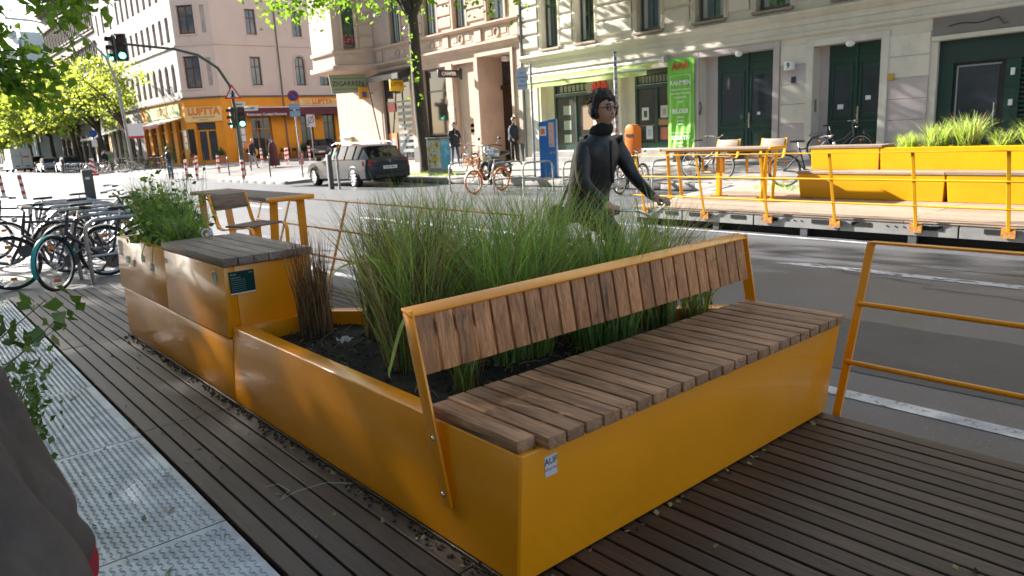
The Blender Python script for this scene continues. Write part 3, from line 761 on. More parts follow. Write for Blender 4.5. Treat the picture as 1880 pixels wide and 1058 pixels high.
for (x, z) in ((9.28, .80), (9.36, .49)):
    m = M(); m.cyl((x, .5, z), (x, 7.90, z), .012, n=8); m.build('rail', YELF, FR, smooth=True)
def fbox(name, label, x0, x1, y0, y1, z0, z1, slats, under=.04, seat=False, soil=False):
    t = thing(name, label, 'planter box', (x0, (y0+y1)/2, z0))
    m = M(); m.add([(x0+under, y0+under*.6, z0), (x0, y0, z1), (x0, y1, z1), (x0+under, y1-under*.6, z0), (x0+.09, y0+under, z0), (x0+.05, y0, z1), (x0+.05, y1, z1), (x0+.09, y1-under, z0)],
                    [(0, 1, 2, 3), (7, 6, 5, 4), (0, 4, 5, 1), (1, 5, 6, 2), (2, 6, 7, 3), (3, 7, 4, 0)])
    m.build('front_panel', YELF, t, bev=.006, seg=1)
    m = M(); m.hexa([(x0+.09, y0+under, z0), (x1, y0+under, z0), (x1, y0+.05+under, z0), (x0+.09, y0+.05+under, z0), (x0+.05, y0, z1), (x1, y0, z1), (x1, y0+.05, z1), (x0+.05, y0+.05, z1)])
    m.build('end_panel', YELF, t)
    m = M(); m.hexa([(x0+.09, y1-.05-under, z0), (x1, y1-.05-under, z0), (x1, y1-under, z0), (x0+.09, y1-under, z0), (x0+.05, y1-.05, z1), (x1, y1-.05, z1), (x1, y1, z1), (x0+.05, y1, z1)])
    m.build('end_panel', YELF, t)
    m = M(); m.box(x1-.03, y0+.05, z0, x1, y1-.05, z1); m.build('rear_panel', YELF, t)
    if slats:
        sy0, sy1 = slats; n = max(3, int(round((x1-x0+.02)/.087))); w = (x1-x0+.02)/n
        for i in range(n):
            board(x0-.01+i*w, sy0, sy1, z1+.042, W_FAR, w=w-.006, t=.04, parent=t, name='seat_slat')
    if soil:
        m = M(); m.box(x0+.055, y0+.055, z1-.06, x1-.035, y1-.055, z1-.03); tag(m.build('soil', SOIL, t), kind='stuff')
    return t
fbox('bench_box', 'low yellow bench box of the far parklet, left one', 11.50, 11.92, 3.985, 6.20, .302, .690, (3.99, 6.22))
fbox('bench_box', 'low yellow bench box of the far parklet, right one', 11.50, 11.92, 1.75, 3.965, .302, .690, (1.76, 3.98))
fbox('planter_box', 'tall yellow box on the far parklet with a timber lid', 11.935, 12.40, 5.10, 6.22, .302, 1.070, (5.06, 6.26))
fbox('planter_box', 'tall yellow planter on the far parklet full of sunlit grass', 11.935, 12.40, 1.75, 5.085, .302, 1.070, None, soil=True)
def ftuft(x, y, h, n, lab, lean=.5):
    return tuft(x, y, 1.02, n, h*1.25, .16, lean*.8, [.2, .5, .1, .08, .12], lab, width=.010, rootr=.15, group='grasses on the far parklet', seg=5)
ftuft(12.15, 4.75, .26, 260, 'short bright grass next to the timber lid of the far box')
ftuft(12.15, 4.35, .40, 340, 'bright grass clump left of the pale shutter door')
ftuft(12.18, 3.95, .48, 340, 'tallest bright grass clump in the far planter')
ftuft(12.15, 3.50, .28, 200, 'low grass clump at the dip in the far planter')
ftuft(12.15, 3.10, .38, 300, 'bright grass clump in front of the dark shop door')
ftuft(12.15, 2.65, .42, 180, 'loose grass clump with dry tips near the picture edge')
ftuft(12.15, 2.25, .36, 220, 'last grass clump at the right end of the far planter')

# ============================================================ building helpers
class Fr:
    """facade frame: u along the wall, z up, d depth into the house"""
    def __init__(s, O, U, N): s.O = Vector(O); s.U = Vector(U).normalized(); s.N = Vector(N).normalized()
    def p(s, u, z, d): q = s.O + s.U*u - s.N*d; return (q.x, q.y, z)
    def box(s, m, u0, u1, z0, z1, d0, d1, mi=None):
        m.hexa([s.p(u0, z0, d0), s.p(u1, z0, d0), s.p(u1, z0, d1), s.p(u0, z0, d1), s.p(u0, z1, d0), s.p(u1, z1, d0), s.p(u1, z1, d1), s.p(u0, z1, d1)], mi)
    def prof(s, m, pts, u0, u1, mi=None):   # pts (d,z) extruded along u
        n = len(pts); vs = [s.p(u0, z, d) for d, z in pts] + [s.p(u1, z, d) for d, z in pts]
        m.add(vs, [tuple(range(n-1, -1, -1)), tuple(range(n, 2*n))] + [(i, (i+1) % n, n+(i+1) % n, n+i) for i in range(n)], mi)
    def wall(s, m, u0, u1, z0, z1, ops, th=.30, mi=None):
        """front skin with rectangular openings and their reveals"""
        us = sorted({u0, u1} | {o[0] for o in ops} | {o[1] for o in ops}); zs = sorted({z0, z1} | {o[2] for o in ops} | {o[3] for o in ops})
        us = [u for u in us if u0 <= u <= u1]; zs = [z for z in zs if z0 <= z <= z1]
        for i in range(len(us)-1):
            for j in range(len(zs)-1):
                cu, cz = (us[i]+us[i+1])/2, (zs[j]+zs[j+1])/2
                if any(o[0] < cu < o[1] and o[2] < cz < o[3] for o in ops): continue
                m.add([s.p(us[i], zs[j], 0), s.p(us[i+1], zs[j], 0), s.p(us[i+1], zs[j+1], 0), s.p(us[i], zs[j+1], 0)], [(0, 1, 2, 3)], mi)
        for o in ops:
            a, b, c, d = o[:4]; t = o[4] if len(o) > 4 else th
            q = [(a, c), (b, c), (b, d), (a, d)]
            for k in range(4):
                (ua, za), (ub, zb) = q[k], q[(k+1) % 4]
                m.add([s.p(ua, za, 0), s.p(ub, zb, 0), s.p(ub, zb, t), s.p(ua, za, t)], [(0, 1, 2, 3)], mi)
def window(fr, parent, u0, u1, z0, z1, fm, gm, d=.22, bars_u=(.5,), bars_z=(.68,), fw=.07, arch=False, name='window', curtain=None):
    m = M()
    fr.box(m, u0, u0+fw, z0, z1, d, d+.07); fr.box(m, u1-fw, u1, z0, z1, d, d+.07)
    fr.box(m, u0+fw, u1-fw, z0, z0+fw, d, d+.07); fr.box(m, u0+fw, u1-fw, z1-fw, z1, d, d+.07)
    for b in bars_u: c = u0+(u1-u0)*b; fr.box(m, c-.03, c+.03, z0+fw, z1-fw, d+.004, d+.066)
    for b in bars_z: c = z0+(z1-z0)*b; fr.box(m, u0+fw, u1-fw, c-.035, c+.035, d-.006, d+.062)
    w = m.build(name, fm, parent)
    m = M(); m.add([fr.p(u0+.02, z0+.02, d+.035), fr.p(u1-.02, z0+.02, d+.035), fr.p(u1-.02, z1-.02, d+.035), fr.p(u0+.02, z1-.02, d+.035)], [(0, 1, 2, 3)])
    m.build('pane', gm, w)
    if curtain:
        m = M()
        for side in (0, 1):
            a = u0+fw+.005 if side == 0 else u1-fw-.005-(u1-u0)*.17; b = a+(u1-u0)*.17
            fr.box(m, a, b, z0+fw, z1-fw, d+.033-.004, d+.034)
        m.build('curtain', curtain, w)
    return w
CREAM = mat('cream_stucco', (.64, .60, .50), .85, col2=(.58, .545, .46), scale=1.2, bump=.25, bscale=40, dirt=(.45, .42, .36), dscale=.9, dramp=(.5, .85))
CREAM2 = mat('cream_block', (.64, .60, .52), .85, col2=(.58, .55, .48), scale=1.5, rnd=.09, bump=.2, bscale=40, dirt=(.46, .43, .38), dscale=1.3, dramp=(.5, .8))
LILAC = mat('lilac_grey_block', (.50, .44, .43), .85, col2=(.44, .39, .38), scale=1.6, rnd=.06, bump=.2, bscale=40)
GREEND = mat('dark_green_door', (.010, .050, .036), .35, col2=(.008, .038, .028), scale=5, stretch=(1, 1, .3), dirt=(.03, .08, .06), dscale=4, dramp=(.55, .8), coat=.2)
GREYP = mat('grey_fascia', (.20, .185, .165), .8, col2=(.17, .155, .14), scale=2)
INT = mat('shop_interior', (.10, .085, .07), .9)
BRONZE = mat('brown_sill', (.30, .25, .19), .7)
CURT = mat('curtain_white', (.42, .44, .44), .8)

# ============================================================ house A: cream stucco, number 9
HA = thing('apartment_building', 'cream stucco apartment house with green doors and the green shop banner', 'building', (20, 10, .3))
FA = Fr((20, 0, 0), (0, 1, 0), (-1, 0, 0))
ops = [(18.70, 21.45, .82, 3.40, .35), (15.25, 17.38, .82, 3.42, .35), (11.62, 14.14, .35, 3.56, .42), (8.62, 10.42, .35, 3.46, .42), (2.6, 7.28, .35, 3.22, .30)]
winA = [(20.36, 21.24), (18.52, 19.42), (15.62, 16.62), (13.28, 14.30), (11.15, 12.22), (8.9, 9.9), (6.6, 7.6), (4.2, 5.2)]
for a, b in winA: ops.append((a, b, 4.62, 6.95, .30))
for zf in (8.6, 12.2, 15.8):
    for a, b in winA[:3]: ops.append((a, b, zf, zf+2.2, .25))
m = M(); FA.wall(m, -12, 22.38, .2, 20, ops); wa = m.build('wall', CREAM, HA)
m = M(); m.box(20.5, -12, .2, 32, 22.38, 20.0); m.build('core', CREAM, HA)
m = M(); FA.box(m, -12, 22.38, .2, 3.6, .44, .49); m.build('inner_wall', INT, HA)
# unseen oriel above the view, its depth set to shade the right front
m = M(); m.hexa([(18.55, -8, 6.05), (20, -8, 5.7), (20, 17.75, 5.7), (18.55, 17.3, 6.05), (18.55, -8, 18), (20, -8, 18), (20, 17.75, 18), (18.55, 17.3, 18)]) if False else m.box(18.05, -8, 6.05, 19.998, 17.6, 18)
m.build('oriel', CREAM, HA)
# windows of the upper floor
for i, (a, b) in enumerate(winA[:6]):
    window(FA, HA, a+.06, b-.06, 4.68, 6.9, DSTEEL if i > 1 else mat('green_frame', (.03, .05, .04), .4), GLASSB if i > 1 else GLASS, d=.20, bars_u=(.5,), bars_z=(.66,), fw=.06, curtain=CURT)
    m = M(); FA.box(m, a-.10, b+.10, 4.54, 4.62, -.10, .28); m.build('sill', BRONZE, HA, bev=.01, seg=1)
    # carved surround: beads up the jambs
    m = M(); FA.box(m, a-.16, a-.002, 4.62, 6.95, -.035, .02); FA.box(m, b+.002, b+.16, 4.62, 6.95, -.035, .02)
    for s in (a-.08, b+.08):
        for k in range(26): c = FA.p(s, 4.70+k*.085, -.045); m.ball(c, .030, 6, 4)
    m.build('surround', CREAM, HA)
# rusticated blocks between the upper windows
edges = [22.30] + [e for w in winA for e in (w[1]+.18, w[0]-.18)] + [2]
for k in range(0, len(edges)-1, 2):
    u1, u0 = edges[k], edges[k+1]
    if u1-u0 < .2: continue
    for j in range(5):
        z = 4.70+j*.52
        m = M()
        FA.prof(m, [(0, z), (-.075, z+.05), (-.075, z+.43), (0, z+.48)], u0+.02, u1-.02); m.build('stone_block', CREAM2, HA)
# ground floor blocks
def blocks(fr, parent, u0, u1, z0, z1, n, mats, d=-.025, gap=.012, cols=1, name='stone_block'):
    h = (z1-z0)/n; w = (u1-u0)/cols
    for j in range(n):
        for c in range(cols):
            m = M(); fr.box(m, u0+c*w+gap/2, u0+(c+1)*w-gap/2, z0+j*h+gap/2, z0+(j+1)*h-gap/2, d, .02)
            m.build(name, mats[(j) % len(mats)], parent, bev=.006, seg=1)
CL = [LILAC, CREAM2, CREAM2, LILAC, CREAM2, CREAM2]
blocks(FA, HA, 10.62, 11.40, .35, 3.58, 6, [LILAC, LILAC, CREAM2, CREAM2, LILAC, CREAM2])
blocks(FA, HA, 7.45, 8.44, .35, 3.48, 6, [LILAC, LILAC, LILAC, LILAC, CREAM2, CREAM2])
blocks(FA, HA, 21.60, 22.34, .35, 3.60, 6, [CREAM2])
blocks(FA, HA, 14.36, 15.10, .35, 3.58, 6, [LILAC, LILAC, CREAM2, CREAM2, CREAM2, CREAM2])
blocks(FA, HA, 17.52, 18.58, .82, 3.42, 4, [CREAM2])
# door surrounds
for (a, b, t) in ((11.62, 14.14, 3.56), (8.62, 10.42, 3.46)):
    m = M(); FA.box(m, a-.20, a-.001, .35, t+.18, -.05, .02); FA.box(m, b+.001, b+.20, .35, t+.18, -.05, .02); FA.box(m, a-.001, b+.001, t+.001, t+.18, -.05, .02)
    m.build('door_surround', LILAC if a > 11 else CREAM2, HA, bev=.01, seg=1)
# cornice band between ground and upper floor
m = M(); FA.prof(m, [(.02, 3.72), (-.05, 3.76), (-.09, 3.80), (-.09, 3.86), (-.03, 3.88), (-.03, 4.06), (-.07, 4.08), (-.07, 4.22), (-.14, 4.26), (-.24, 4.36), (-.24, 4.42), (-.10, 4.47), (.02, 4.50)], -12, 22.36)
m.build('cornice', CREAM, HA)
m = M(); FA.box(m, 14.9, 21.6, .60, .80, -.30, .02); FA.box(m, 14.7, 21.8, .36, .60, -.62, -.005); m.build('step', mat('step_stone', (.33, .32, .30), .8, col2=(.24, .23, .22), scale=3), HA, bev=.015, seg=1)
m = M(); FA.box(m, -12, 22.38, .2, .44, -.03, .02); m.build('plinth', mat('plinth_grey', (.22, .21, .2), .85), HA)
# panelled double doors
def pdoor(fr, parent, u0, u1, z0, z1, d, glass_z, lilac=False, fan=None):
    dm = M(); dd = thing if False else None
    m = M(); fr.box(m, u0, u1, z0, z1, d, d+.06); door = m.build('door', GREEND, parent)
    mid = (u0+u1)/2
    m = M(); fr.box(m, mid-.035, mid+.035, z0, z1, d-.035, d+.01); fr.box(m, u0, u1, z1-.36, z1-.30, d-.03, d+.01)
    for a, b in ((u0+.10, mid-.10), (mid+.10, u1-.10)):
        for (za, zb) in ((z0+.32, z0+.95), (z0+1.15, z1-.50)):
            for (q0, q1, e0, e1) in ((a, a+.04, za, zb), (b-.04, b, za, zb), (a+.04, b-.04, za, za+.04), (a+.04, b-.04, zb-.04, zb)):
                fr.box(m, q0, q1, e0, e1, d-.028, d+.01)
        fr.box(m, a-.06, b+.06, z0+1.02, z0+1.09, d-.045, d+.01)
        # raised pyramid field in the lower panel
        c0, c1, e0, e1 = a+.14, b-.14, z0+.45, z0+.82; cu, ce = (c0+c1)/2, (e0+e1)/2
        m.add([fr.p(c0, e0, d-.004), fr.p(c1, e0, d-.004), fr.p(c1, e1, d-.004), fr.p(c0, e1, d-.004), fr.p(cu-.08, ce, d-.05), fr.p(cu+.08, ce, d-.05)],
              [(0, 1, 5, 4), (1, 2, 5), (2, 3, 4, 5), (3, 0, 4)])
    m.build('door_panel', GREEND, door, bev=.006, seg=1)
    m = M()
    for a, b in ((u0+.17, mid-.17), (mid+.17, u1-.17)):
        fr.box(m, a, b, z0+1.28, z1-.66, d-.006, d-.002)
    m.build('pane', GLASS, door)
    m = M(); fr.box(m, mid-.10, mid-.06, z0+1.0, z0+1.45, d-.05, d-.036); c = fr.p(mid-.08, z0+1.22, d-.075); m.ball(c, .025, 8, 6); m.build('handle', mat('brass_handle', (.6, .55, .42), .3, .8), door)
    m = M(); fr.box(m, u0+.01, u1-.01, z0, z0+.20, d-.05, d-.0355); m.build('kick_plate', mat('rust_brown', (.09, .045, .03), .7), door)
    return door
d1 = pdoor(FA, HA, 11.62, 13.72, .36, 3.56, .36, 0)
m = M(); FA.box(m, 13.72, 14.14, .36, 3.56, .36, .42); m.build('door_jamb', LILAC, HA)
d2 = pdoor(FA, HA, 8.62, 10.16, .36, 3.46, .36, 0)
m = M(); FA.box(m, 10.16, 10.42, .36, 3.46, .36, .42); m.build('door_jamb', LILAC, HA)
for (u, z, lab) in ((12.72, 3.52, 'half round white lamp above the left green double door'), (9.40, 3.42, 'half round white lamp above the right green double door')):
    m = M(); m.ball((19.93, u, z), .12, 14, 8, sc=(.7, 1, .7)); tag(m.build('door_lamp', WHITE, smooth=True), lab, 'lamp', 'lamps above the house doors')
# house number lamp
t = thing('number_lamp', 'white box lamp with the house number 9', 'lamp', (19.95, 11.06, 3.02))
m = M(); m.box(19.80, 10.94, 2.90, 19.96, 11.20, 3.14); m.build('box', WHITE, t, bev=.01); text('9', .20, (19.797, 11.07, 3.02), mat('blue_black', (.01, .015, .05), .5), t, X=(0, -1, 0), ext=.001, bold=.006)
m = M(); m.box(19.955, 10.92, 2.55, 19.974, 11.05, 2.72); tag(m.build('enamel_plate', mat('navy_enamel', (.02, .03, .07), .3)), 'small dark blue plate under the number lamp', 'plate')
m = M(); m.box(19.93, 8.26, 2.40, 19.974, 8.40, 2.56); tag(m.build('orange_plate', mat('ochre', (.5, .3, .03), .5)), 'small ochre hydrant plate right of the right green door', 'plate')
m = M(); m.box(20.10, 10.418, 1.72, 20.22, 10.43, 2.06); tag(m.build('bell_panel', STEEL), 'steel doorbell panel on the door reveal', 'bell panel')
for (u, z, q, lab) in ((12.28, 1.78, .05, 'small white notice on the left green door'), (9.06, 2.02, .07, 'small white notice on the right leaf of the right green door'), (9.80, 1.82, .08, 'white hexagon sticker on the left leaf of the right green door')):
    m = M(); m.box(20.345, u-q, z-q*.8, 20.352, u+q, z+q*.8); tag(m.build('notice', WHITE), lab, 'notice')
# shop windows of the frame shop
def shopwin(fr, parent, u0, u1, z0, z1, d, split, sign):
    m = M(); fw = .10
    fr.box(m, u0, u0+fw*1.6, z0, z1, d, d+.09); fr.box(m, u1-fw, u1, z0, z1, d, d+.09); fr.box(m, u0+fw*1.6, u1-fw, z0, z0+.20, d, d+.09); fr.box(m, u0+fw*1.6, u1-fw, z1-.10, z1, d, d+.09)
    fr.box(m, u0+fw*1.6, u1-fw, z1-.58, z1-.46, d-.02, d+.09)
    mu = u0+(u1-u0)*split; fr.box(m, mu-.05, mu+.05, z0+.20, z1-.58, d, d+.09)
    w = m.build('shop_window', GREEND, parent, bev=.008, seg=1)
    m = M(); fr.box(m, u0+.05, u1-.05, z0+.15, z1-.50, d+.05, d+.056); m.build('pane', mat('shop_glass', (.10, .10, .09), .05, spec=.8, col2=(.20, .19, .17), scale=1.1, trans=.6), w)
    m = M(); fr.box(m, u0+.16, u1-.10, z1-.46, z1-.10, d+.05, d+.056)
    m.build('pane', GLASS, w)
    m = M(); n = 8
    for k in range(n):
        a = u0+.30+(u1-u0-.55)*k/n; fr.box(m, a, a+(u1-u0-.55)/n*.66, z1-.40, z1-.18, d+.035, d+.048)
    m.build('leaded_light', mat('pale_print', (.20, .21, .19), .5), w)
    m = M(); fr.box(m, u0+.18, u1-.12, z1-.462, z1-.452, d-.03, d-.021); m.build('trim', WHITE, w)
    return w
shopwin(FA, HA, 18.72, 21.00, .82, 3.38, .27, .5, 0); shopwin(FA, HA, 15.27, 16.98, .82, 3.40, .27, .46, 0)
for (a, b) in ((21.0, 21.45), (16.98, 17.38)): m = M(); FA.box(m, a, b, .82, 3.40, .28, .36); m.build('reveal', CREAM, HA)
# things in the shop windows
def card(u, z, w, h, col, lab, cat='picture', inner=None, d=.318):
    t = thing('framed_picture', lab, cat, (20+d, u, z-h/2))
    m = M(); m.box(20+d, u-w/2, z-h/2, 20+d+.004, u+w/2, z+h/2); m.build('mount', mat('card_%.2f_%.2f_%.2f' % col, col, .7), t)
    if inner:
        m = M(); m.box(20+d-.002, u-w*.27, z-h*.27, 20+d-.0005, u+w*.22, z+h*.25); m.build('print', mat('print_%.2f_%.2f_%.2f' % inner, inner, .7), t)
card(16.12+.45, 1.98, .30, .42, (.55, .58, .52), 'pale framed portrait print in the right shop window', inner=(.05, .06, .06))
card(15.82-.05, 2.02, .30, .40, (.5, .5, .46), 'light framed print at the right edge of the right shop window', inner=(.3, .3, .28))
card(16.40, 1.35, .28, .44, (.45, .5, .55), 'blue grey picture low in the right shop window', inner=(.3, .35, .4))
card(15.75, 1.30, .34, .40, (.35, .12, .08), 'reddish picture low in the right shop window')
card(20.35, 2.30, .40, .34, (.26, .32, .28), 'upper green grey sheet in the left shop window'); card(20.35, 1.75, .38, .34, (.28, .36, .28), 'middle green grey sheet in the left shop window')
card(20.35, 1.25, .36, .30, (.32, .42, .32), 'lower pale green sheet in the left shop window'); card(19.25, 2.0, .55, .9, (.22, .15, .08), 'brown wooden easel panel in the left shop window')
m = M()
for k in range(12): m.box(20.30, 15.5+k*.05, 1.60, 20.325, 15.5+k*.05+.035, 1.60+random.uniform(.12, .22))
tag(m.build('books', mat('book_spines', (.40, .22, .12), .7, rnd=.1)), 'row of books on the shelf in the right shop window', 'books')
m = M(); m.box(20.30, 15.40, 1.58, 20.33, 16.8, 1.60); tag(m.build('shelf', mat('shelf_wood', (.3, .18, .09), .6)), 'thin wooden shelf in the right shop window', 'shelf')
# dark shop with shutter at the right
m = M(); FA.box(m, 2.6, 7.28, 2.68, 3.22, .10, .2); m.build('shutter_box', mat('dark_green_shutter', (.012, .035, .028), .45), HA)
m = M(); FA.box(m, 6.95, 7.28, .36, 2.68, .12, .2); FA.box(m, 5.55, 5.85, .36, 2.68, .12, .2); m.build('shutter_post', GREEND, HA)
sd = M(); FA.box(sd, 5.85, 6.95, .36, 2.68, .16, .2); o = sd.build('shop_door', BLACK, HA)
m = M(); FA.box(m, 5.98, 6.85, .8, 2.58, .150, .158); m.build('pane', GLASS, o)
m = M(); FA.box(m, 6.85, 6.88, .5, 2.60, .142, .158); FA.box(m, 5.95, 6.88, 2.58, 2.61, .142, .158); m.build('trim', mat('grey_trim', (.3, .3, .3), .5), o)
m = M(); m.tube([FA.p(6.02, 1.2, .13), FA.p(6.02, 1.2, .08), FA.p(6.02, 1.7, .08), FA.p(6.02, 1.7, .13)], .014, 8); m.build('handle', STEEL, o)
m = M(); FA.box(m, 5.66, 5.74, 2.30, 2.46, .08, .12); FA.box(m, 5.66, 5.74, 1.62, 1.76, .08, .12); m.build('lock', WHITE, HA)
for k in range(22):
    z = .42+k*.103
    m = M(); FA.prof(m, [(.19, z), (.15, z+.02), (.15, z+.075), (.19, z+.097)], 2.62, 5.55); m.build('shutter_slat', MATS['dark_green_shutter'], HA)
text("o'ד2", .55, (20.145, 4.9, 1.55), mat('ochre_spray', (.30, .25, .06), .8), HA, X=(0, -1, 0), name='graffiti', ext=.0006)
text("0'72", .42, (20.144, 5.05, 1.62), mat('ochre_spray', (.30, .25, .06), .8), HA, X=(0, -1, 0), name='graffiti', ext=.0006) if False else None
m = M(); FA.box(m, 1, 7.42, 3.34, 3.78, -.06, .02); m.build('fascia_board', GREYP, HA, bev=.01, seg=1)
m = M(); FA.box(m, 1, 7.42, 3.235, 3.335, -.085, .02); m.build('lintel', CREAM, HA)
m = M(); pts = [FA.p(7.05-k*.11, 3.53+.03*math.sin(k*.8)+k*.006, -.075) for k in range(10)] + [FA.p(6.02, 3.60, -.08), FA.p(5.95, 3.50, -.09), FA.p(5.9, 3.44, -.09), FA.p(5.82, 3.47, -.09)]
m.tube(pts, .010, 5); tag(m.build('loose_cable', BLACK), 'loose black cable hanging on the grey fascia board', 'cable')
# graffiti scribbles near the left door
m = M()
for s in range(4):
    c = 14.16; pts = [(19.972-.002, 14.25-s*.06+.03*math.sin(k*1.7), 1.95+.22*math.sin(k*1.1+s)+s*.03) for k in range(7)]
    m.tube(pts, .010, 4)
tag(m.build('graffiti_tag', BLACK), 'black scribbled tag on the wall left of the left green door', 'graffiti')
# green banner
BAN = mat('banner_green', (.17, .52, .04), .5, col2=(.24, .62, .09), scale=1.4, bump=.2, bscale=3, transl=.12)
t = thing('shop_banner', 'long green fabric banner lettered RAHMEN BILDER KREATIV', 'banner', (19.9, 14.75, .75))
V = []; F = []; nu, nz = 20, 60
for i in range(nu+1):
    for j in range(nz+1):
        u = 14.27+(15.30-14.27)*i/nu; z = .78+(3.62-.78)*j/nz; k = (1-j/nz)
        V.append((19.905-.018*math.sin(u*26+z*2.2)*k**1.2-.02*math.sin(z*5+u*7)*k, u+.02*k*math.sin(z*3), z))
F = [(i*(nz+1)+j, (i+1)*(nz+1)+j, (i+1)*(nz+1)+j+1, i*(nz+1)+j+1) for i in range(nu) for j in range(nz)]
npmesh('cloth', V, F, BAN, parent=t, smooth=True)
WT = mat('white_print', (.8, .85, .78), .6); RDP = mat('red_print', (.6, .03, .03), .5)
bx = 19.868
for k, dy in ((0, .22), (1, 0), (2, -.22)):
    text('A', .30, (bx+.004, 14.79+dy, 3.38), RDP, t, X=(0, -1, 0), bold=.008); 
for (s, z, q) in (('RAHMEN', 2.86, .20), ('BILDER', 1.98, .20), ('KREATIV', 1.14, .19)): text(s, q, (bx, 14.78, z), WT, t, X=(0, -1, 0), bold=.004)
for s, z in (('individuelle Rahmen', 2.66), ('nach Ihren Wünschen', 2.54), ('Passepartouts', 2.42), ('Spiegel', 2.28), ('Galerie', 1.80), ('Drucke', 1.68), ('Poster', 1.58), ('Bedarf', .98), ('Farben', .88)):
    text(s, .085, (bx, 14.78, z), WT, t, X=(0, -1, 0))
m = M()
for (a, b, c, d) in ((14.40, 15.18, 3.09, 3.10), (14.40, 15.18, 1.30, 1.31), (14.40, 14.412, 1.31, 3.09), (15.168, 15.18, 1.31, 3.09)): m.box(bx, a, c, bx+.003, b, d)
m.build('printed_border', WT, t)
# awning over the shop windows
t = thing('awning', 'pale green rolled awning above the two shop windows', 'awning', (19.6, 18.3, 3.6))
m = M(); m.box(19.62, 15.35, 3.52, 19.95, 21.75, 3.70) if False else None
m = M(); m.cyl((19.80, 15.38, 3.63), (19.80, 21.72, 3.63), .085, n=12); m.box(19.72, 15.30, 3.54, 19.98, 15.40, 3.74); m.box(19.72, 21.70, 3.54, 19.98, 21.80, 3.74); m.build('cassette', mat('awning_metal', (.55, .55, .55), .35, .5), t, smooth=True)
m = M(); A = [(19.78, 15.5, 3.60), (19.78, 21.65, 3.60), (19.10, 21.65, 3.36), (19.10, 15.5, 3.36)]
m.add(A, [(0, 1, 2, 3)]); n = 24; vs = []
for k in range(n+1):
    y = 15.5+(6.15)*k/n; vs += [(19.10, y, 3.36), (19.08+.01*math.sin(k*1.3), y, 3.36-.20-.012*math.sin(k*.9))]
m.add(vs, [(2*k, 2*k+2, 2*k+3, 2*k+1) for k in range(n)])
m.build('awning_cloth', mat('awning_green', (.40, .52, .22), .7, col2=(.34, .46, .18), scale=2, transl=.35), t)
m = M(); m.box(19.07, 15.45, 3.345, 19.13, 21.70, 3.385); m.build('front_bar', MATS['awning_metal'], t)
m = M(); m.bar((19.8, 16.2, 3.6), (19.15, 16.2, 3.36), .03, .03); m.bar((19.8, 21, 3.6), (19.15, 21, 3.36), .03, .03); m.build('arm', MATS['awning_metal'], t)
# AAA letters sign projecting
t = thing('letter_sign', 'red and white three letter sign between the shop windows', 'sign', (19.8, 18.2, 3.0))
for k in range(3): text('A', .46, (19.80, 18.42-k*.23, 3.02), RDP, t, X=(0, -1, 0), ext=.03, bold=.012)
m = M(); m.box(19.86, 17.70, 2.83, 19.90, 18.85, 3.22); m.build('backing', mat('sign_grey', (.22, .22, .25), .5), t)
m = M(); m.box(19.90, 18.2, 3.0, 20.0, 18.3, 3.05); m.build('bracket', DSTEEL, t)
m = M(); m.box(19.93, 17.55, 2.55, 19.97, 17.72, 2.76); tag(m.build('ochre_plate', MATS['ochre']), 'small ochre plate left of the right shop window', 'plate')
m = M(); m.tube([(19.94, 22.40, .3), (19.94, 22.40, 12)], .055, 10); 
for z in (1.5, 4.0, 6.5): m.cyl((19.94, 22.40, z), (19.94, 22.40, z+.06), .07, n=10)
tag(m.build('drainpipe', mat('zinc_pipe', (.25, .26, .27), .5, .4), smooth=True), 'grey drainpipe where the cream and the pinkish house meet', 'drainpipe')

# ============================================================ house B: pinkish corner house
PINK = mat('pink_stucco', (.58, .43, .345), .85, col2=(.52, .385, .31), scale=1.3, bump=.22, bscale=35, dirt=(.36, .27, .22), dscale=.8, dramp=(.5, .85))
PINK2 = mat('pink_block', (.55, .42, .345), .85, col2=(.50, .375, .31), scale=1.6, rnd=.07, bump=.2, bscale=35)
ANTH = mat('anthracite_frame', (.035, .035, .038), .4)
HB = thing('apartment_building', 'pinkish stucco corner house with the cigar shop and a deep portal', 'building', (20, 28, .3))
opsB = [(27.62, 29.45, 1.62, 4.62, .28), (25.55, 27.02, .45, 4.62, .32), (23.08, 25.20, .40, 4.74, 1.35), (30.60, 33.15, .50, 4.62, .28)]
winB = [(28.00, 28.98), (25.90, 26.78), (23.38, 24.45), (31.0, 31.9), (32.9, 33.4)]
for a, b in winB[:4]: opsB.append((a, b, 6.08, 8.3, .25))
for zf in (10.2, 14):
    for a, b in winB[:4]: opsB.append((a, b, zf, zf+2.2, .25))
m = M(); FA.wall(m, 22.42, 34.4, .2, 20, opsB); m.build('wall', PINK, HB)
m = M(); m.box(21.5, 22.42, .2, 32, 36.0, 20); m.box(20.2, 25.3, .2, 21.5, 34.4, 20); m.box(20.2, 22.42, 4.8, 21.5, 25.3, 20); m.box(20.2, 22.42, .2, 21.5, 23.0, 4.8); m.build('core', PINK, HB)
# inner part behind the glass
for i, (a, b) in enumerate(winB[:4]):
    window(FA, HB, a+.05, b-.05, 6.12, 8.25, ANTH, GLASSB, d=.15, fw=.06, curtain=CURT)
    m = M(); FA.box(m, a-.12, a-.002, 6.08, 8.3, -.05, .02); FA.box(m, b+.002, b+.12, 6.08, 8.3, -.05, .02); m.build('surround', PINK2, HB, bev=.01, seg=1)
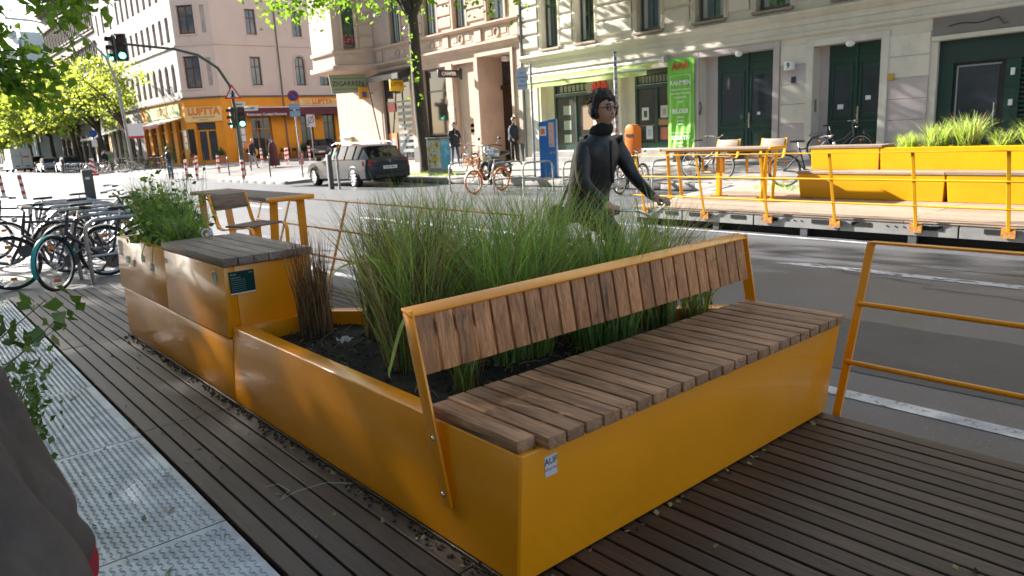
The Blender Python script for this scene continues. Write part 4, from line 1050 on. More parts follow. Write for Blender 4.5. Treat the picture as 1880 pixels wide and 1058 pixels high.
# ledge, frieze with ring ornaments, balustrade band
m = M(); FA.prof(m, [(.02, 4.86), (-.05, 4.90), (-.05, 5.02), (-.12, 5.08), (-.22, 5.20), (-.22, 5.28), (-.06, 5.32), (.02, 5.34)], 22.44, 33.5); m.build('cornice', PINK, HB)
m = M(); FA.prof(m, [(.02, 5.88), (-.06, 5.90), (-.16, 5.98), (-.16, 6.04), (.02, 6.07)], 22.44, 33.5); m.build('sill_band', PINK, HB)
for c in (23.9, 26.3, 28.5, 31.4):
    m = M(); FA.box(m, c-.75, c+.75, 5.38, 5.84, -.012, .02); pn = m.build('frieze_panel', PINK2, HB, bev=.008, seg=1)
    m = M(); m.ring(FA.p(c, 5.61, -.02), .17, .035, 'x', 20, 6); m.build('ring_ornament', PINK2, pn, smooth=True)
    for s in (-1, 1): m = M(); FA.box(m, c+s*.46-.17, c+s*.46+.17, 5.50, 5.72, -.03, -.011); m.build('moulding', PINK2, pn, bev=.006, seg=1)
for c in (22.75, 25.1, 27.4, 29.85, 33.0):
    m = M(); FA.box(m, c-.22, c+.22, 5.345, 5.875, -.06, .02); m.build('pedestal', PINK2, HB, bev=.012, seg=1)
# piers of blocks: ground floor
blocks(FA, HB, 27.10, 27.52, 1.15, 4.70, 6, [PINK2]); blocks(FA, HB, 29.60, 30.45, 1.15, 4.70, 6, [PINK2], cols=1)
blocks(FA, HB, 25.26, 25.50, 1.15, 4.70, 6, [PINK2]); blocks(FA, HB, 22.50, 23.02, 1.15, 4.78, 6, [PINK2]); blocks(FA, HB, 33.30, 34.36, .5, 4.70, 7, [PINK2])
DADO = mat('grey_dado', (.15, .14, .13), .8, col2=(.12, .11, .105), scale=4)
for a, b in ((27.04, 27.60), (29.47, 30.58), (25.22, 25.53), (22.44, 23.06)): m = M(); FA.box(m, a, b, .2, 1.12, -.045, .02); m.build('dado', DADO, HB, bev=.01, seg=1)
for (u0, u1, z) in ((22.45, 27.3, 9.2),): pass
for j in range(5):
    for (a, b) in ((26.95, 27.85), (24.6, 25.75), (29.15, 30.8)):
        m = M(); z = 6.2+j*.5; FA.prof(m, [(0, z), (-.05, z+.04), (-.05, z+.42), (0, z+.46)], a, b); m.build('stone_block', PINK2, HB)
window(FA, HB, 27.66, 29.41, 1.66, 4.58, ANTH, mat('shopB_glass', (.05, .045, .04), .05, spec=.9, col2=(.16, .06, .03), scale=.8, ramp=(.5, .8)), d=.16, bars_u=(), bars_z=(.67,), fw=.07, name='shop_window')
m = M(); FA.box(m, 27.62, 29.45, .45, 1.62, 0, .1); m.build('apron', PINK, HB)
dB = window(FA, HB, 25.60, 26.96, .47, 4.58, ANTH, mat('doorB_glass', (.11, .12, .12), .08, spec=.8, col2=(.06, .065, .07), scale=1), d=.22, bars_u=(), bars_z=(.38+.22,), fw=.09, name='glass_door')
m = M(); m.tube([FA.p(26.75, 1.2, .2), FA.p(26.75, 1.2, .13), FA.p(26.75, 1.9, .13), FA.p(26.75, 1.9, .2)], .02, 8); m.build('handle', STEEL, dB)
m = M(); FA.box(m, 26.0, 26.25, 1.9, 2.05, .20, .215); FA.box(m, 26.0, 26.25, 1.68, 1.83, .20, .215); m.build('notice', WHITE, dB)
m = M(); FA.box(m, 25.4, 27.1, .38, .55, -.35, .2); m.build('step', MATS['step_stone'], HB, bev=.015, seg=1)
# portal: surround, inner timber door and fanlight
m = M(); FA.box(m, 22.92, 23.078, .4, 4.9, -.08, .02); FA.box(m, 25.202, 25.36, .4, 4.9, -.08, .02); FA.box(m, 23.078, 25.202, 4.742, 4.9, -.08, .02); m.build('portal_surround', PINK2, HB, bev=.01, seg=1)
WDOOR = mat('carved_oak', (.045, .024, .016), .45, col2=(.025, .013, .009), scale=8, stretch=(1, 1, .3))
m = M(); FA.box(m, 23.08, 25.20, .38, 3.42, 1.25, 1.34); w = m.build('timber_door', WDOOR, HB)
m = M()
for a, b in ((23.2, 24.05), (24.2, 25.05)):
    for (za, zb) in ((.6, 1.5), (1.7, 3.2)):
        FA.box(m, a, b, za, zb, 1.21, 1.249); FA.box(m, a+.12, b-.12, za+.12, zb-.12, 1.18, 1.2095)
m.build('door_panel', WDOOR, w, bev=.01, seg=1)
m = M(); FA.box(m, 23.08, 25.20, 3.42, 3.60, 1.15, 1.34); m.build('transom', WDOOR, HB); m = M(); FA.box(m, 23.08, 25.20, 3.6, 4.74, 1.28, 1.33); m.build('fanlight', GLASS, HB)
m = M(); m.box(20.5, 24.0, 4.50, 20.75, 24.3, 4.70); tag(m.build('portal_lamp', WHITE, bev=.02), 'white box lamp under the portal ceiling', 'lamp')
# cigar shop front
m = M(); sw = window(FA, HB, 30.65, 33.10, .55, 4.55, ANTH, GLASS, d=.12, bars_u=(.36,), bars_z=(.70,), fw=.08, name='shop_window')
m = M()
for k in range(8): FA.box(m, 30.75, 32.0, .9+k*.30, 1.06+k*.30, .118, .128)
m.build('window_print', mat('print_grey', (.30, .34, .34), .6, col2=(.12, .14, .15), scale=12), sw)
m = M(); FA.box(m, 32.25, 33.0, .75, 1.85, .105, .118); q = m.build('orange_panel', mat('orange_print', (.70, .20, .03), .5), sw); m = M(); FA.box(m, 32.33, 32.9, .85, 1.6, .098, .1045); m.build('grey_panel', mat('grey_poster', (.25, .27, .3), .5), q)
m = M(); FA.box(m, 32.2, 32.9, 2.9, 3.3, .105, .118); m.build('red_print', mat('red_poster', (.5, .06, .05), .5), sw)
t = thing('shop_awning', 'narrow dark awning box above the cigar shop window', 'awning', (19.8, 31.8, 4.5))
m = M(); m.hexa([(19.25, 30.4, 4.35), (20, 30.4, 4.50), (20, 33.35, 4.50), (19.25, 33.35, 4.35), (19.25, 30.4, 4.60), (20, 30.4, 4.85), (20, 33.35, 4.85), (19.25, 33.35, 4.60)]); m.build('cover', ANTH, t)
text('TABAK', .22, (19.245, 32.3, 4.47), mat('grey_lettering', (.3, .3, .32), .5), t, X=(0, -1, 0)); m = M(); m.bar((19.3, 33.32, 4.4), (19.9, 33.32, .8), .05, .05); m.build('side_bar', ANTH, t)
YSG = mat('yellow_sign', (.80, .50, .02), .5)
t = thing('lotto_sign', 'yellow illuminated lottery sign behind the tree trunk', 'sign', (19.6, 30.9, 4.0)); m = M(); m.box(19.12, 30.86, 3.80, 19.86, 30.98, 4.32); m.build('box', YSG, t, bev=.02); text('LOTTO', .20, (19.49, 30.855, 4.10), RED, t, X=(1, 0, 0), bold=.006); m = M(); m.box(19.86, 30.9, 4.0, 20.0, 30.94, 4.05); m.build('bracket', DSTEEL, t)
t = thing('hanging_sign', 'black projecting shop sign with white lettering', 'sign', (19.5, 26.4, 4.3)); m = M(); m.box(18.72, 26.36, 4.02, 19.82, 26.44, 4.34); m.build('box', BLACK, t, bev=.01); text('CAMPER', .20, (19.27, 26.355, 4.18), WHITE, t, bold=.006); m = M(); m.box(19.82, 26.37, 3.95, 20.0, 26.43, 4.42); m.build('bracket', BLACK, t)
m = M(); m.box(19.95, 26.98, 2.05, 19.985, 27.10, 2.75); tag(m.build('black_plate', BLACK), 'black plate beside the glass shop door', 'sign')
t = thing('zigarren_sign', 'olive green projecting sign lettered ZIGARREN at the house corner', 'sign', (19, 34.6, 4.4))
OL = mat('olive_sign', (.24, .27, .16), .6)
P0, P1 = Vector((18.05, 34.95, 0)), Vector((19.75, 34.15, 0)); dX = (P1-P0).normalized()
m = M(); nx = Vector((dX.y, -dX.x, 0))*.07
A_, B_ = P0, P1
m.hexa([(*(A_+dX*.12+nx).xy, 3.95), (*(B_+nx).xy, 4.0), (*(B_-nx).xy, 4.0), (*(A_+dX*.12-nx).xy, 3.95), (*(A_+nx).xy, 4.88), (*(B_+nx).xy, 4.88), (*(B_-nx).xy, 4.88), (*(A_-nx).xy, 4.88)]); m.build('board', OL, t, bev=.02)
c = (P0+P1)/2+nx*1.03; m = M(); m.bar((*(P0+dX*.22+nx*1.02).xy, 4.16), (*(P1-dX*.12+nx*1.02).xy, 4.16), .01, .02); m.bar((*(P0+dX*.22+nx*1.02).xy, 4.68), (*(P1-dX*.12+nx*1.02).xy, 4.68), .01, .02); m.build('border', BLACK, t)
text('ZIGARREN', .33, (c.x, c.y, 4.42), BLACK, t, X=dX, bold=.004)
t = thing('post_sign', 'small orange square sign hanging at the house corner', 'sign', (19.4, 33.9, 3.9)); m = M(); m.box(19.15, 33.95, 3.62, 19.72, 34.05, 4.22); m.build('box', mat('orange_sign', (.78, .36, .03), .5), t, bev=.02)
m = M(); m.box(19.32, 33.943, 3.72, 19.58, 33.949, 3.98); m.build('emblem', mat('blue_emblem', (.1, .12, .35), .5), t); m = M(); m.box(19.72, 33.98, 3.9, 19.99, 34.02, 3.95); m.build('bracket', DSTEEL, t)
# corner oriel
m = M()
pl_ = [(20.0, 33.5), (18.3, 34.6), (18.3, 37.0), (20.0, 38.2), (24, 38.2), (24, 33.5)]
m.prism(pl_, 5.30, 20, 'z'); orl = m.build('oriel', PINK, HB)
m = M(); m.prism([(20.0, 33.35), (18.15, 34.5), (18.15, 37.1), (20.0, 38.4), (24, 38.4), (24, 33.35)], 5.06, 5.298, 'z'); m.prism([(20.05, 33.45), (18.22, 34.56), (18.22, 37.05), (20, 38.3), (24, 38.3), (24, 33.45)], 5.86, 6.06, 'z'); m.build('ledge', PINK, orl, bev=.03)
m = M(); m.box(20.0, 34.42, .2, 24, 38.0, 5.05); m.build('corner_pier', PINK2, HB)
FO = Fr((20.0, 33.5, 0), (-1.7, 1.1, 0), (-1.1, -1.7, 0))
window(FO, HB, .95, 1.48, 6.12, 8.3, ANTH, GLASS, d=-.05, bars_u=(), bars_z=(), fw=.05)
m = M(); FO.box(m, .80, .93, 6.06, 8.4, -.10, 0); FO.box(m, 1.5, 1.63, 6.06, 8.4, -.10, 0); FO.box(m, .93, 1.5, 8.3, 8.42, -.12, 0); m.build('surround', PINK2, HB)
m = M(); FO.box(m, .95, 1.5, 6.12, 6.22, -.22, -.06); fb = m.build('window_box', DSTEEL, HB)
m = M()
for k in range(40): m.ball(FO.p(random.uniform(.98, 1.47), random.uniform(6.22, 6.75), random.uniform(-.2, -.1)), random.uniform(.02, .045), 5, 4)
m.build('flowers', mat('pink_flowers', (.6, .12, .16), .7), fb)
for j in range(4):
    m = M(); z = 6.15+j*.55; FO.box(m, .05, .72, z, z+.46, -.05, .02); m.build('stone_block', PINK2, HB, bev=.02, seg=1)
m = M(); FO.prof(m, [(0, 5.5), (-.04, 5.5), (-.04, 5.8), (0, 5.8)], 1.02, 1.45); m.build('shield_panel', PINK2, HB)
# ============================================================ house C: pale pink corner house with the orange restaurant
PALE = mat('pale_pink_stucco', (.62, .52, .45), .88, col2=(.57, .475, .41), scale=.5, bump=.15, bscale=20)
PALE2 = mat('weathered_stucco', (.46, .415, .39), .9, col2=(.36, .325, .31), scale=1.1, bump=.6, bscale=6, dirt=(.28, .25, .24), dscale=.9, dramp=(.48, .7))
ORNG = mat('orange_wall', (.78, .31, .015), .7, col2=(.70, .27, .012), scale=1.2, dirt=(.55, .2, .02), dscale=1.1, dramp=(.55, .85))
BRN = mat('brown_window_frame', (.075, .035, .022), .5)
GLC = mat('far_glass', (.06, .08, .10), .06, spec=.9, col2=(.20, .17, .14), scale=.35, ramp=(.45, .6))
AWN = mat('maroon_awning', (.14, .03, .04), .7, col2=(.10, .02, .03), scale=3)
HC = thing('corner_building', 'pale pink corner house with the orange restaurant on its ground floor', 'building', (21, 59, .4))
YC = 58.85
FCs = Fr((21.12, YC, 0), (1, 0, 0), (0, -1, 0))           # side street front, u = x-21.12
FCm = Fr((18.97, 61, 0), (0, 1, 0), (-1, 0, 0))           # main street front, u = y-61
FCc = Fr((18.97, 61, 0), (2.15, -2.15, 0), (-1, -1, 0)); Lc = 3.04
ux = lambda x: x-21.12
side_w = [(ux(23.78), ux(24.62), 6.27, 8.46, 0), (ux(27.50), ux(28.36), 6.27, 8.58, 1), (ux(29.62), ux(30.46), 6.27, 8.58, 1), (ux(31.75), ux(32.6), 6.27, 8.58, 1),
          (ux(23.80), ux(24.62), 10.12, 12.03, 0), (ux(27.60), ux(28.40), 10.12, 12.1, 0), (ux(29.85), ux(30.65), 10.12, 12.2, 0), (ux(32.0), ux(32.8), 10.12, 12.2, 0),
          (ux(23.80), ux(24.62), 13.8, 15.7, 0), (ux(27.60), ux(28.40), 13.8, 15.7, 0), (ux(29.85), ux(30.65), 13.8, 15.7, 0)]
gs = [(ux(23.25), ux(24.95), .50, 3.85), (ux(27.45), ux(28.55), 1.0, 4.1), (ux(29.5), ux(30.6), 1.0, 4.1), (ux(31.6), ux(32.7), 1.0, 4.1)]
m = M(); FCs.wall(m, 0, 14, 5.42, 20, [w[:4] for w in side_w], th=.22); m.build('wall', PALE, HC)
m = M(); FCs.wall(m, 0, 14, .3, 5.38, gs, th=.25); m.build('orange_wall', ORNG, HC)
def arched(fr, parent, a, b, z0, z1, mt, fm, gm, d=.14, recess=None):
    """fills the top corners of an opening so that it reads as a round arch"""
    cu = (a+b)/2; r = (b-a)/2; zc = z1-r; n = 8
    m = M()
    for s in (-1, 1):
        prev = None
        for k in range(n+1):
            t = math.pi/2*k/n; pu, pz = cu+s*r*math.cos(t), zc+r*math.sin(t)
            if prev:
                q = [(prev[0], prev[1]), (pu, pz), (pu, z1+.001), (prev[0], z1+.001)]
                m.add([fr.p(u, z, .004) for u, z in q] + [fr.p(u, z, .18) for u, z in q], [(0, 1, 2, 3), (0, 1, 5, 4)])
            prev = (pu, pz)
    m.build('arch', mt, parent)
def boxsurround(fr, parent, a, b, z0, z1, mt, w=.10, d=-.05, name='surround'):
    m = M(); fr.box(m, a-w, a-.001, z0, z1, d, .02); fr.box(m, b+.001, b+w, z0, z1, d, .02); fr.box(m, a-w, b+w, z1+.001, z1+w, d, .02); fr.box(m, a-w*1.3, b+w*1.3, z0-.10, z0-.001, d-.06, .2); m.build(name, mt, parent)
for (a, b, z0, z1, ar) in side_w:
    window(FCs, HC, a+.02, b-.02, z0+.02, z1-.02, BRN, GLC, d=.13, bars_u=(.5,), bars_z=(.66,), fw=.08)
    if ar: arched(FCs, HC, a, b, z0, z1, PALE, BRN, GLC); m = M(); cu = (a+b)/2; pts = [FCs.p(cu+.56*math.cos(t), z1-.43+.56*math.sin(t), -.02) for t in [math.pi*k/10 for k in range(11)]]; m.tube([FCs.p(cu+.56, z0, -.02)]+pts+[FCs.p(cu-.56, z0, -.02)], .07, 6); m.build('arch_moulding', PALE, HC)
    else: boxsurround(FCs, HC, a, b, z0, z1, PALE, w=.09, d=-.02)
m = M(); FCs.box(m, 0, 14, 9.30, 9.42, -.10, .02); FCc.box(m, 0, Lc, 9.30, 9.42, -.10, .02); FCm.box(m, 0, 24.5, 9.30, 9.42, -.10, .02); m.build('string_course', PALE, HC)
m = M(); FCs.box(m, 0, 14, 5.38, 5.50, -.12, .02); FCc.box(m, 0, Lc, 5.38, 5.50, -.12, .02); m.build('dark_ledge', mat('lead_ledge', (.10, .095, .09), .6), HC)
m = M(); FCm.box(m, 0, 24.5, 5.34, 5.46, -.16, .02); m.build('ledge', MATS['lead_ledge'], HC)
m = M(); m.cyl(FCs.p(ux(26.15), .4, -.08), FCs.p(ux(26.15), 20, -.08), .06, n=8); m.build('downpipe', DSTEEL, HC)
# corner facet
cw = [(.45, 1.75, 6.15, 8.55), (.45, 1.75, 10.15, 12.25), (.45, 1.75, 13.9, 16)]; cn = [(2.25, 2.60, 6.3, 8.4), (2.25, 2.60, 10.2, 12.2)]
m = M(); FCc.wall(m, 0, Lc, 5.42, 20, cw+cn, th=.2); m.build('wall', PALE, HC)
for (a, b, z0, z1) in cw: window(FCc, HC, a+.02, b-.02, z0+.02, z1-.02, BRN, GLC, d=.12, fw=.1, bars_z=(.64,)); boxsurround(FCc, HC, a, b, z0, z1, PALE, w=.12)
for (a, b, z0, z1) in cn: m = M(); FCc.box(m, a, b, z0, z1, .10, .18); m.build('blind_niche', PALE2, HC)
m = M(); FCc.wall(m, 0, Lc, .3, 5.38, [(.75, 2.35, .45, 3.55)], th=.3); m.build('orange_wall', ORNG, HC)
dr = M(); FCc.box(dr, .75, 2.35, .45, 3.0, .20, .26); dd = dr.build('door', mat('orange_timber', (.70, .30, .02), .5), HC)
m = M(); FCc.box(m, .87, 1.45, .65, 2.9, .19, .199); FCc.box(m, 1.62, 2.22, .65, 2.9, .19, .199); FCc.box(m, .8, 2.3, 3.05, 3.5, .19, .25); m.build('pane', GLASS, dd)
# main street front
row = []
for k in range(9): row.append(1.0+k*1.72)
aw_ = [(u, u+.85, 5.98, 8.15) for u in row[:9]]
up_ = [(u+.05, u+.80, 9.75, 11.6) for u in row]+[(17.6, 18.35, 9.75, 11.6), (20.3, 21.05, 9.75, 11.6), (22.6, 23.3, 9.75, 11.6)]
up2 = [(a, b, 12.95, 14.9) for a, b, _, _ in up_]; up3 = [(a, b, 16.1, 18) for a, b, _, _ in up_]
m = M(); FCm.wall(m, 0, 24.5, 5.42, 21, aw_+up_+up2+up3, th=.25); m.build('wall', PALE2, HC)
DG = mat('dull_brown_glass', (.09, .075, .065), .3, spec=.6)  # one even brownish tone, a little rough
for (a, b, z0, z1) in aw_:
    window(FCm, HC, a, b, z0, z1, BRN, DG, d=.18, fw=.06); arched(FCm, HC, a, b, z0, z1, PALE2, BRN, DG)
for (a, b, z0, z1) in up_+up2+up3: window(FCm, HC, a, b, z0, z1, BRN, DG, d=.18, fw=.06)
gm = [(1.2+k*2.35, 2.75+k*2.35, .45, 3.9) for k in range(5)] + [(13.6+k*2.2, 14.9+k*2.2, .45, 3.9) for k in range(5)]
m = M(); FCm.wall(m, 0, 12.2, .3, 5.34, gm[:5], th=.3); m.build('orange_wall', ORNG, HC)
m = M(); FCm.wall(m, 12.2, 24.5, .3, 5.34, gm[5:], th=.3); m.build('wall', PALE2, HC)
for i, (a, b, z0, z1) in enumerate(gm): window(FCm, HC, a, b, z0, z1, mat('orange_frame', (.45, .16, .02), .5) if i < 5 else BRN, GLASS, d=.2, fw=.12, bars_z=(.75,), name='shop_window')
m = M(); FCs.box(m, .1, 14, .3, 20, .45, 11); m.build('core', PALE, HC)
m = M(); m.box(19.5, 61.5, .3, 34, 85.4, 20.9); m.build('core', PALE2, HC)
for i, (a, b, z0, z1) in enumerate(gs): window(FCs, HC, a+.02, b-.02, z0, z1-.02, mat('orange_frame', (.45, .16, .02), .5) if i == 0 else BRN, GLASS, d=.18, fw=.09, bars_u=(.33, .66) if i == 0 else (.5,), bars_z=(.72,), name='shop_window')
# restaurant signs and awnings
SGN = mat('sign_cream', (.80, .56, .24), .6); SRED = mat('sign_red', (.50, .05, .02), .6); SYL = mat('sign_yellow_letter', (.85, .30, .02), .6)
t = thing('restaurant_sign', 'long cream restaurant sign with red and yellow letters above the maroon awning', 'sign', FCs.p(ux(29.3), 4.93, -.1))
m = M(); FCs.box(m, ux(27.5), ux(31.1), 4.66, 5.20, -.14, 0); m.build('board', SGN, t)
for dx, mt, b in ((0, SRED, .03), (0, SYL, .004)): text('LUFTTA', .52, FCs.p(ux(29.55), 4.93, -.15 if mt is SRED else -.165), mt, t, bold=b, ext=.004)
text('RESTAURANT', .11, FCs.p(ux(28.15), 5.05, -.15), SRED, t); text('CAFE BAR', .11, FCs.p(ux(28.15), 4.90, -.15), SRED, t); text('FRÜHSTÜCK', .11, FCs.p(ux(28.15), 4.76, -.15), SRED, t); text('COCKTAIL', .11, FCs.p(ux(30.75), 4.97, -.15), SRED, t); text('BAR', .11, FCs.p(ux(30.75), 4.80, -.15), SRED, t)
t = thing('restaurant_sign', 'square cream restaurant sign with large red letters over the corner door', 'sign', FCc.p(1.5, 4.2, -.1))
m = M(); FCc.box(m, .1, 3.0, 3.62, 4.75, -.16, 0); m.build('board', SGN, t)
for mt, b, q in ((SRED, .035, -.17), (SYL, .004, -.19)): text('LUFTTA', .72, FCc.p(1.6, 4.38, q), mt, t, X=(1, -1, 0), bold=b, ext=.004)
text('MEXICO BAR RESTAURANT', .15, FCc.p(1.55, 3.95, -.17), BLACK, t, X=(1, -1, 0)); text('FRÜHSTÜCK', .12, FCc.p(1.55, 3.76, -.17), BLACK, t, X=(1, -1, 0))
t = thing('sign_band', 'pale green and yellow picture sign above the white awning', 'sign', FCm.p(5, 4.5, -.1))
m = M(); FCm.box(m, .9, 10.2, 4.15, 5.12, -.12, 0); m.build('board', mat('sign_pale', (.50, .46, .24), .6, col2=(.28, .36, .16), scale=.9), t)
text('LUFTTA', .8, FCm.p(5.4, 4.64, -.13), mat('sign_brown', (.35, .15, .04), .6), t, X=(0, -1, 0), bold=.03, ext=.004)
t = thing('awning', 'long maroon awning with white lettering on the side street front', 'awning', FCs.p(ux(28), 4.4, -.5))
m = M(); FCs.prof(m, [(0, 4.62), (-1.1, 4.12), (-1.1, 4.08), (0, 4.56)], ux(22.1), ux(34)); m.build('awning_cloth', AWN, t)
m = M(); FCs.box(m, ux(22.1), ux(34), 4.50, 4.60, -.20, -.02); m.build('cassette', WHITE, t); m = M(); FCs.box(m, ux(22.1), ux(34), 3.86, 4.11, -1.13, -1.10); m.build('valance', AWN, t)
text('Restaurant Cocktail Mexicana', .27, FCs.p(ux(24.2), 3.98, -1.135), WHITE, t, bold=.003)
t = thing('awning', 'white awning with a maroon edge on the main street front of the restaurant', 'awning', FCm.p(5, 4, -.5))
m = M(); FCm.prof(m, [(0, 4.1), (-1.9, 3.55), (-1.9, 3.50), (0, 4.04)], .6, 11.2); m.build('awning_cloth', mat('awning_white', (.7, .68, .64), .7, transl=.3), t)
m = M(); FCm.box(m, .6, 11.2, 3.32, 3.54, -1.93, -1.9); m.build('valance', mat('valance_red', (.42, .12, .11), .7), t)
m = M(); FCm.box(m, -.2, 11.4, 3.72, 3.80, -.2, 0)
text('', .1, (0, 0, 0), WHITE, t) if False else None
# menu boards and posters on the corner
for (fr, u, z, w, h, mt, lab) in ((FCs, ux(22.35), 2.2, .75, 1.6, WHITE, 'white menu sheets on the orange wall right of the corner door'), (FCc, .32, 2.1, .5, 2.0, BLACK, 'black menu board left of the corner door'),
                              (FCm, .45, 2.3, .7, 1.5, WHITE, 'white menu sheets left of the black menu board'), (FCs, ux(22.3), 3.45, .9, .45, BLACK, 'small black sign lettered in yellow beside the traffic light')):
    t = thing('menu_board', lab, 'menu board', fr.p(u, z, -.05)); m = M(); fr.box(m, u-w/2, u+w/2, z-h/2, z+h/2, -.04, -.002); m.build('board', BLACK, t)
    if mt is WHITE:
        m = M()
        for i in range(2):
            for j in range(3): fr.box(m, u-w/2+.03+i*w/2, u-w/2+w/2-.02+i*w/2, z-h/2+.03+j*h/3, z-h/2+h/3-.02+j*h/3, -.05, -.041)
        m.build('sheet', WHITE, t)
m = M(); FCs.box(m, ux(23.4), ux(24.7), 3.2, 3.32, -.02, .0)
# two small wall lamps on the side front, giving no light
for i, x in enumerate((29.0, 31.1)):
    m = M(); FCs.box(m, ux(x)-.06, ux(x)+.06, 3.5, 3.7, -.12, -.002); tag(m.build('wall_lamp', DSTEEL), ('small wall lamp left of the pair on the orange side front', 'small wall lamp right of the pair on the orange side front')[i], 'lamp')

# ============================================================ houses farther up the street
def row_house(name, label, y0, y1, x, H, wm, cols, z_rows, wh, gm_, ground=5.0, orn=True, roof=None, nsill=True, frame=BRN):
    t = thing(name, label, 'building', (x, (y0+y1)/2, .4)); fr = Fr((x, y0, 0), (0, 1, 0), (-1, 0, 0)); L = y1-y0
    step = L/cols; ww = min(1.05, step*.5); ops = []
    for z in z_rows:
        for c in range(cols): u = (c+.5)*step; ops.append((u-ww/2, u+ww/2, z, z+wh))
    m = M(); fr.wall(m, 0, L, ground+.1, H, ops, th=.25); m.build('wall', wm, t)
    gops = []; gc = max(3, int(L/3)); gs_ = L/gc
    for c in range(gc): gops.append((c*gs_+.35, (c+1)*gs_-.35, .5, 3.7))
    m = M(); fr.wall(m, 0, L, .3, ground, gops, th=.3); m.build('ground_floor_wall', wm, t)
    for o in ops: window(fr, t, o[0], o[1], o[2], o[3], frame, gm_, d=.16, fw=.07, bars_z=(.68,))
    for o in gops: window(fr, t, o[0], o[1], o[2], o[3], frame, GLASS, d=.2, fw=.1, name='shop_window')
    for (a, b, q) in ((ground, ground+.25, .22), (H-.5, H-.25, .35), (H-.24, H, .7)): m = M(); fr.box(m, 0, L, a, b, -q, .02); m.build('cornice', wm, t)
    if orn:
        for z in z_rows:
            for c in range(cols):
                u = (c+.5)*step; m = M(); fr.box(m, u-ww/2-.14, u-ww/2-.002, z-.1, z+wh+.1, -.09, .02); fr.box(m, u+ww/2+.002, u+ww/2+.14, z-.1, z+wh+.1, -.09, .02)
                fr.box(m, u-ww/2-.25, u+ww/2+.25, z+wh+.12, z+wh+.3, -.25, .02); fr.box(m, u-ww/2-.2, u+ww/2+.2, z-.28, z-.12, -.18, .02)
                m.build('window_surround', wm, t)
            m = M(); fr.box(m, 0, L, z-.6, z-.45, -.14, .02); m.build('string_course', wm, t)
    m = M(); m.box(x+.4, y0+.02, .3, x+12, y1-.02, H-.01); m.build('core', wm, t)
    if roof: m = M(); m.prism([(x+.3, H), (x+4, H+2.6), (x+12, H+2.6), (x+12, H)], y0, y1, 'y'); m.build('roof', roof, t)
    return t
ST1 = mat('brown_grey_stucco', (.27, .235, .21), .9, col2=(.20, .175, .155), scale=.8, dirt=(.13, .12, .11), dscale=1.5, dramp=(.48, .7), bump=.4, bscale=8)
ST2 = mat('taupe_stucco', (.25, .21, .18), .9, col2=(.18, .15, .13), scale=.8, dirt=(.12, .10, .09), dscale=1.5, dramp=(.48, .7), bump=.4, bscale=8)
ST3 = mat('pale_blue_render', (.58, .66, .70), .9, col2=(.50, .58, .63), scale=.6)
ST4 = mat('white_render', (.62, .63, .64), .9); ST5 = mat('grey_render', (.4, .4, .4), .9)
SLATE = mat('slate_roof', (.10, .11, .12), .7)
row_house('apartment_building', 'dark grey stucco house with white window columns next to the pale corner house', 85.6, 96.5, 19.0, 20.5, ST1, 6, (6.2, 10.2, 14.3), 2.3, DG)
row_house('apartment_building', 'brown ornate stucco house with pediments, third from the corner restaurant', 96.6, 112.5, 19.0, 19.0, ST2, 9, (6.2, 10.2, 14.3), 2.2, DG, roof=SLATE)
hb = row_house('apartment_building', 'pale blue rendered house wall rising behind the trees', 119.5, 124, 17.2, 18.0, ST3, 2, (6.2, 10.2, 14), 1.8, DG, orn=False)
row_house('apartment_building', 'white house with small square windows left of the pale blue one', 124.1, 150, 17.4, 16.0, ST4, 10, (6.2, 9.6, 12.6), 1.5, DG, orn=False)
row_house('apartment_building', 'farthest grey house at the end of the street row', 150.2, 200, 18.5, 17.0, ST5, 14, (6.2, 10, 13.5), 2, DG, orn=False)
row_house('apartment_building', 'low grey link building behind the street trees', 112.6, 119.4, 20.5, 14.5, ST5, 3, (6.2, 10.2), 2, DG, orn=False)
row_house('apartment_building', 'hazy end house closing the view up the street', 200.5, 262, 18.0, 19.0, ST4, 16, (6.2, 10, 13.5), 2, DG, orn=False)
# side street: a house beyond the corner house and the gap, so the street does not end in nothing
row_house('apartment_building', 'grey house on the near side of the street behind the camera trees', -20, 60, -26, 18, ST5, 24, (6, 10, 14), 2, DG, orn=False)

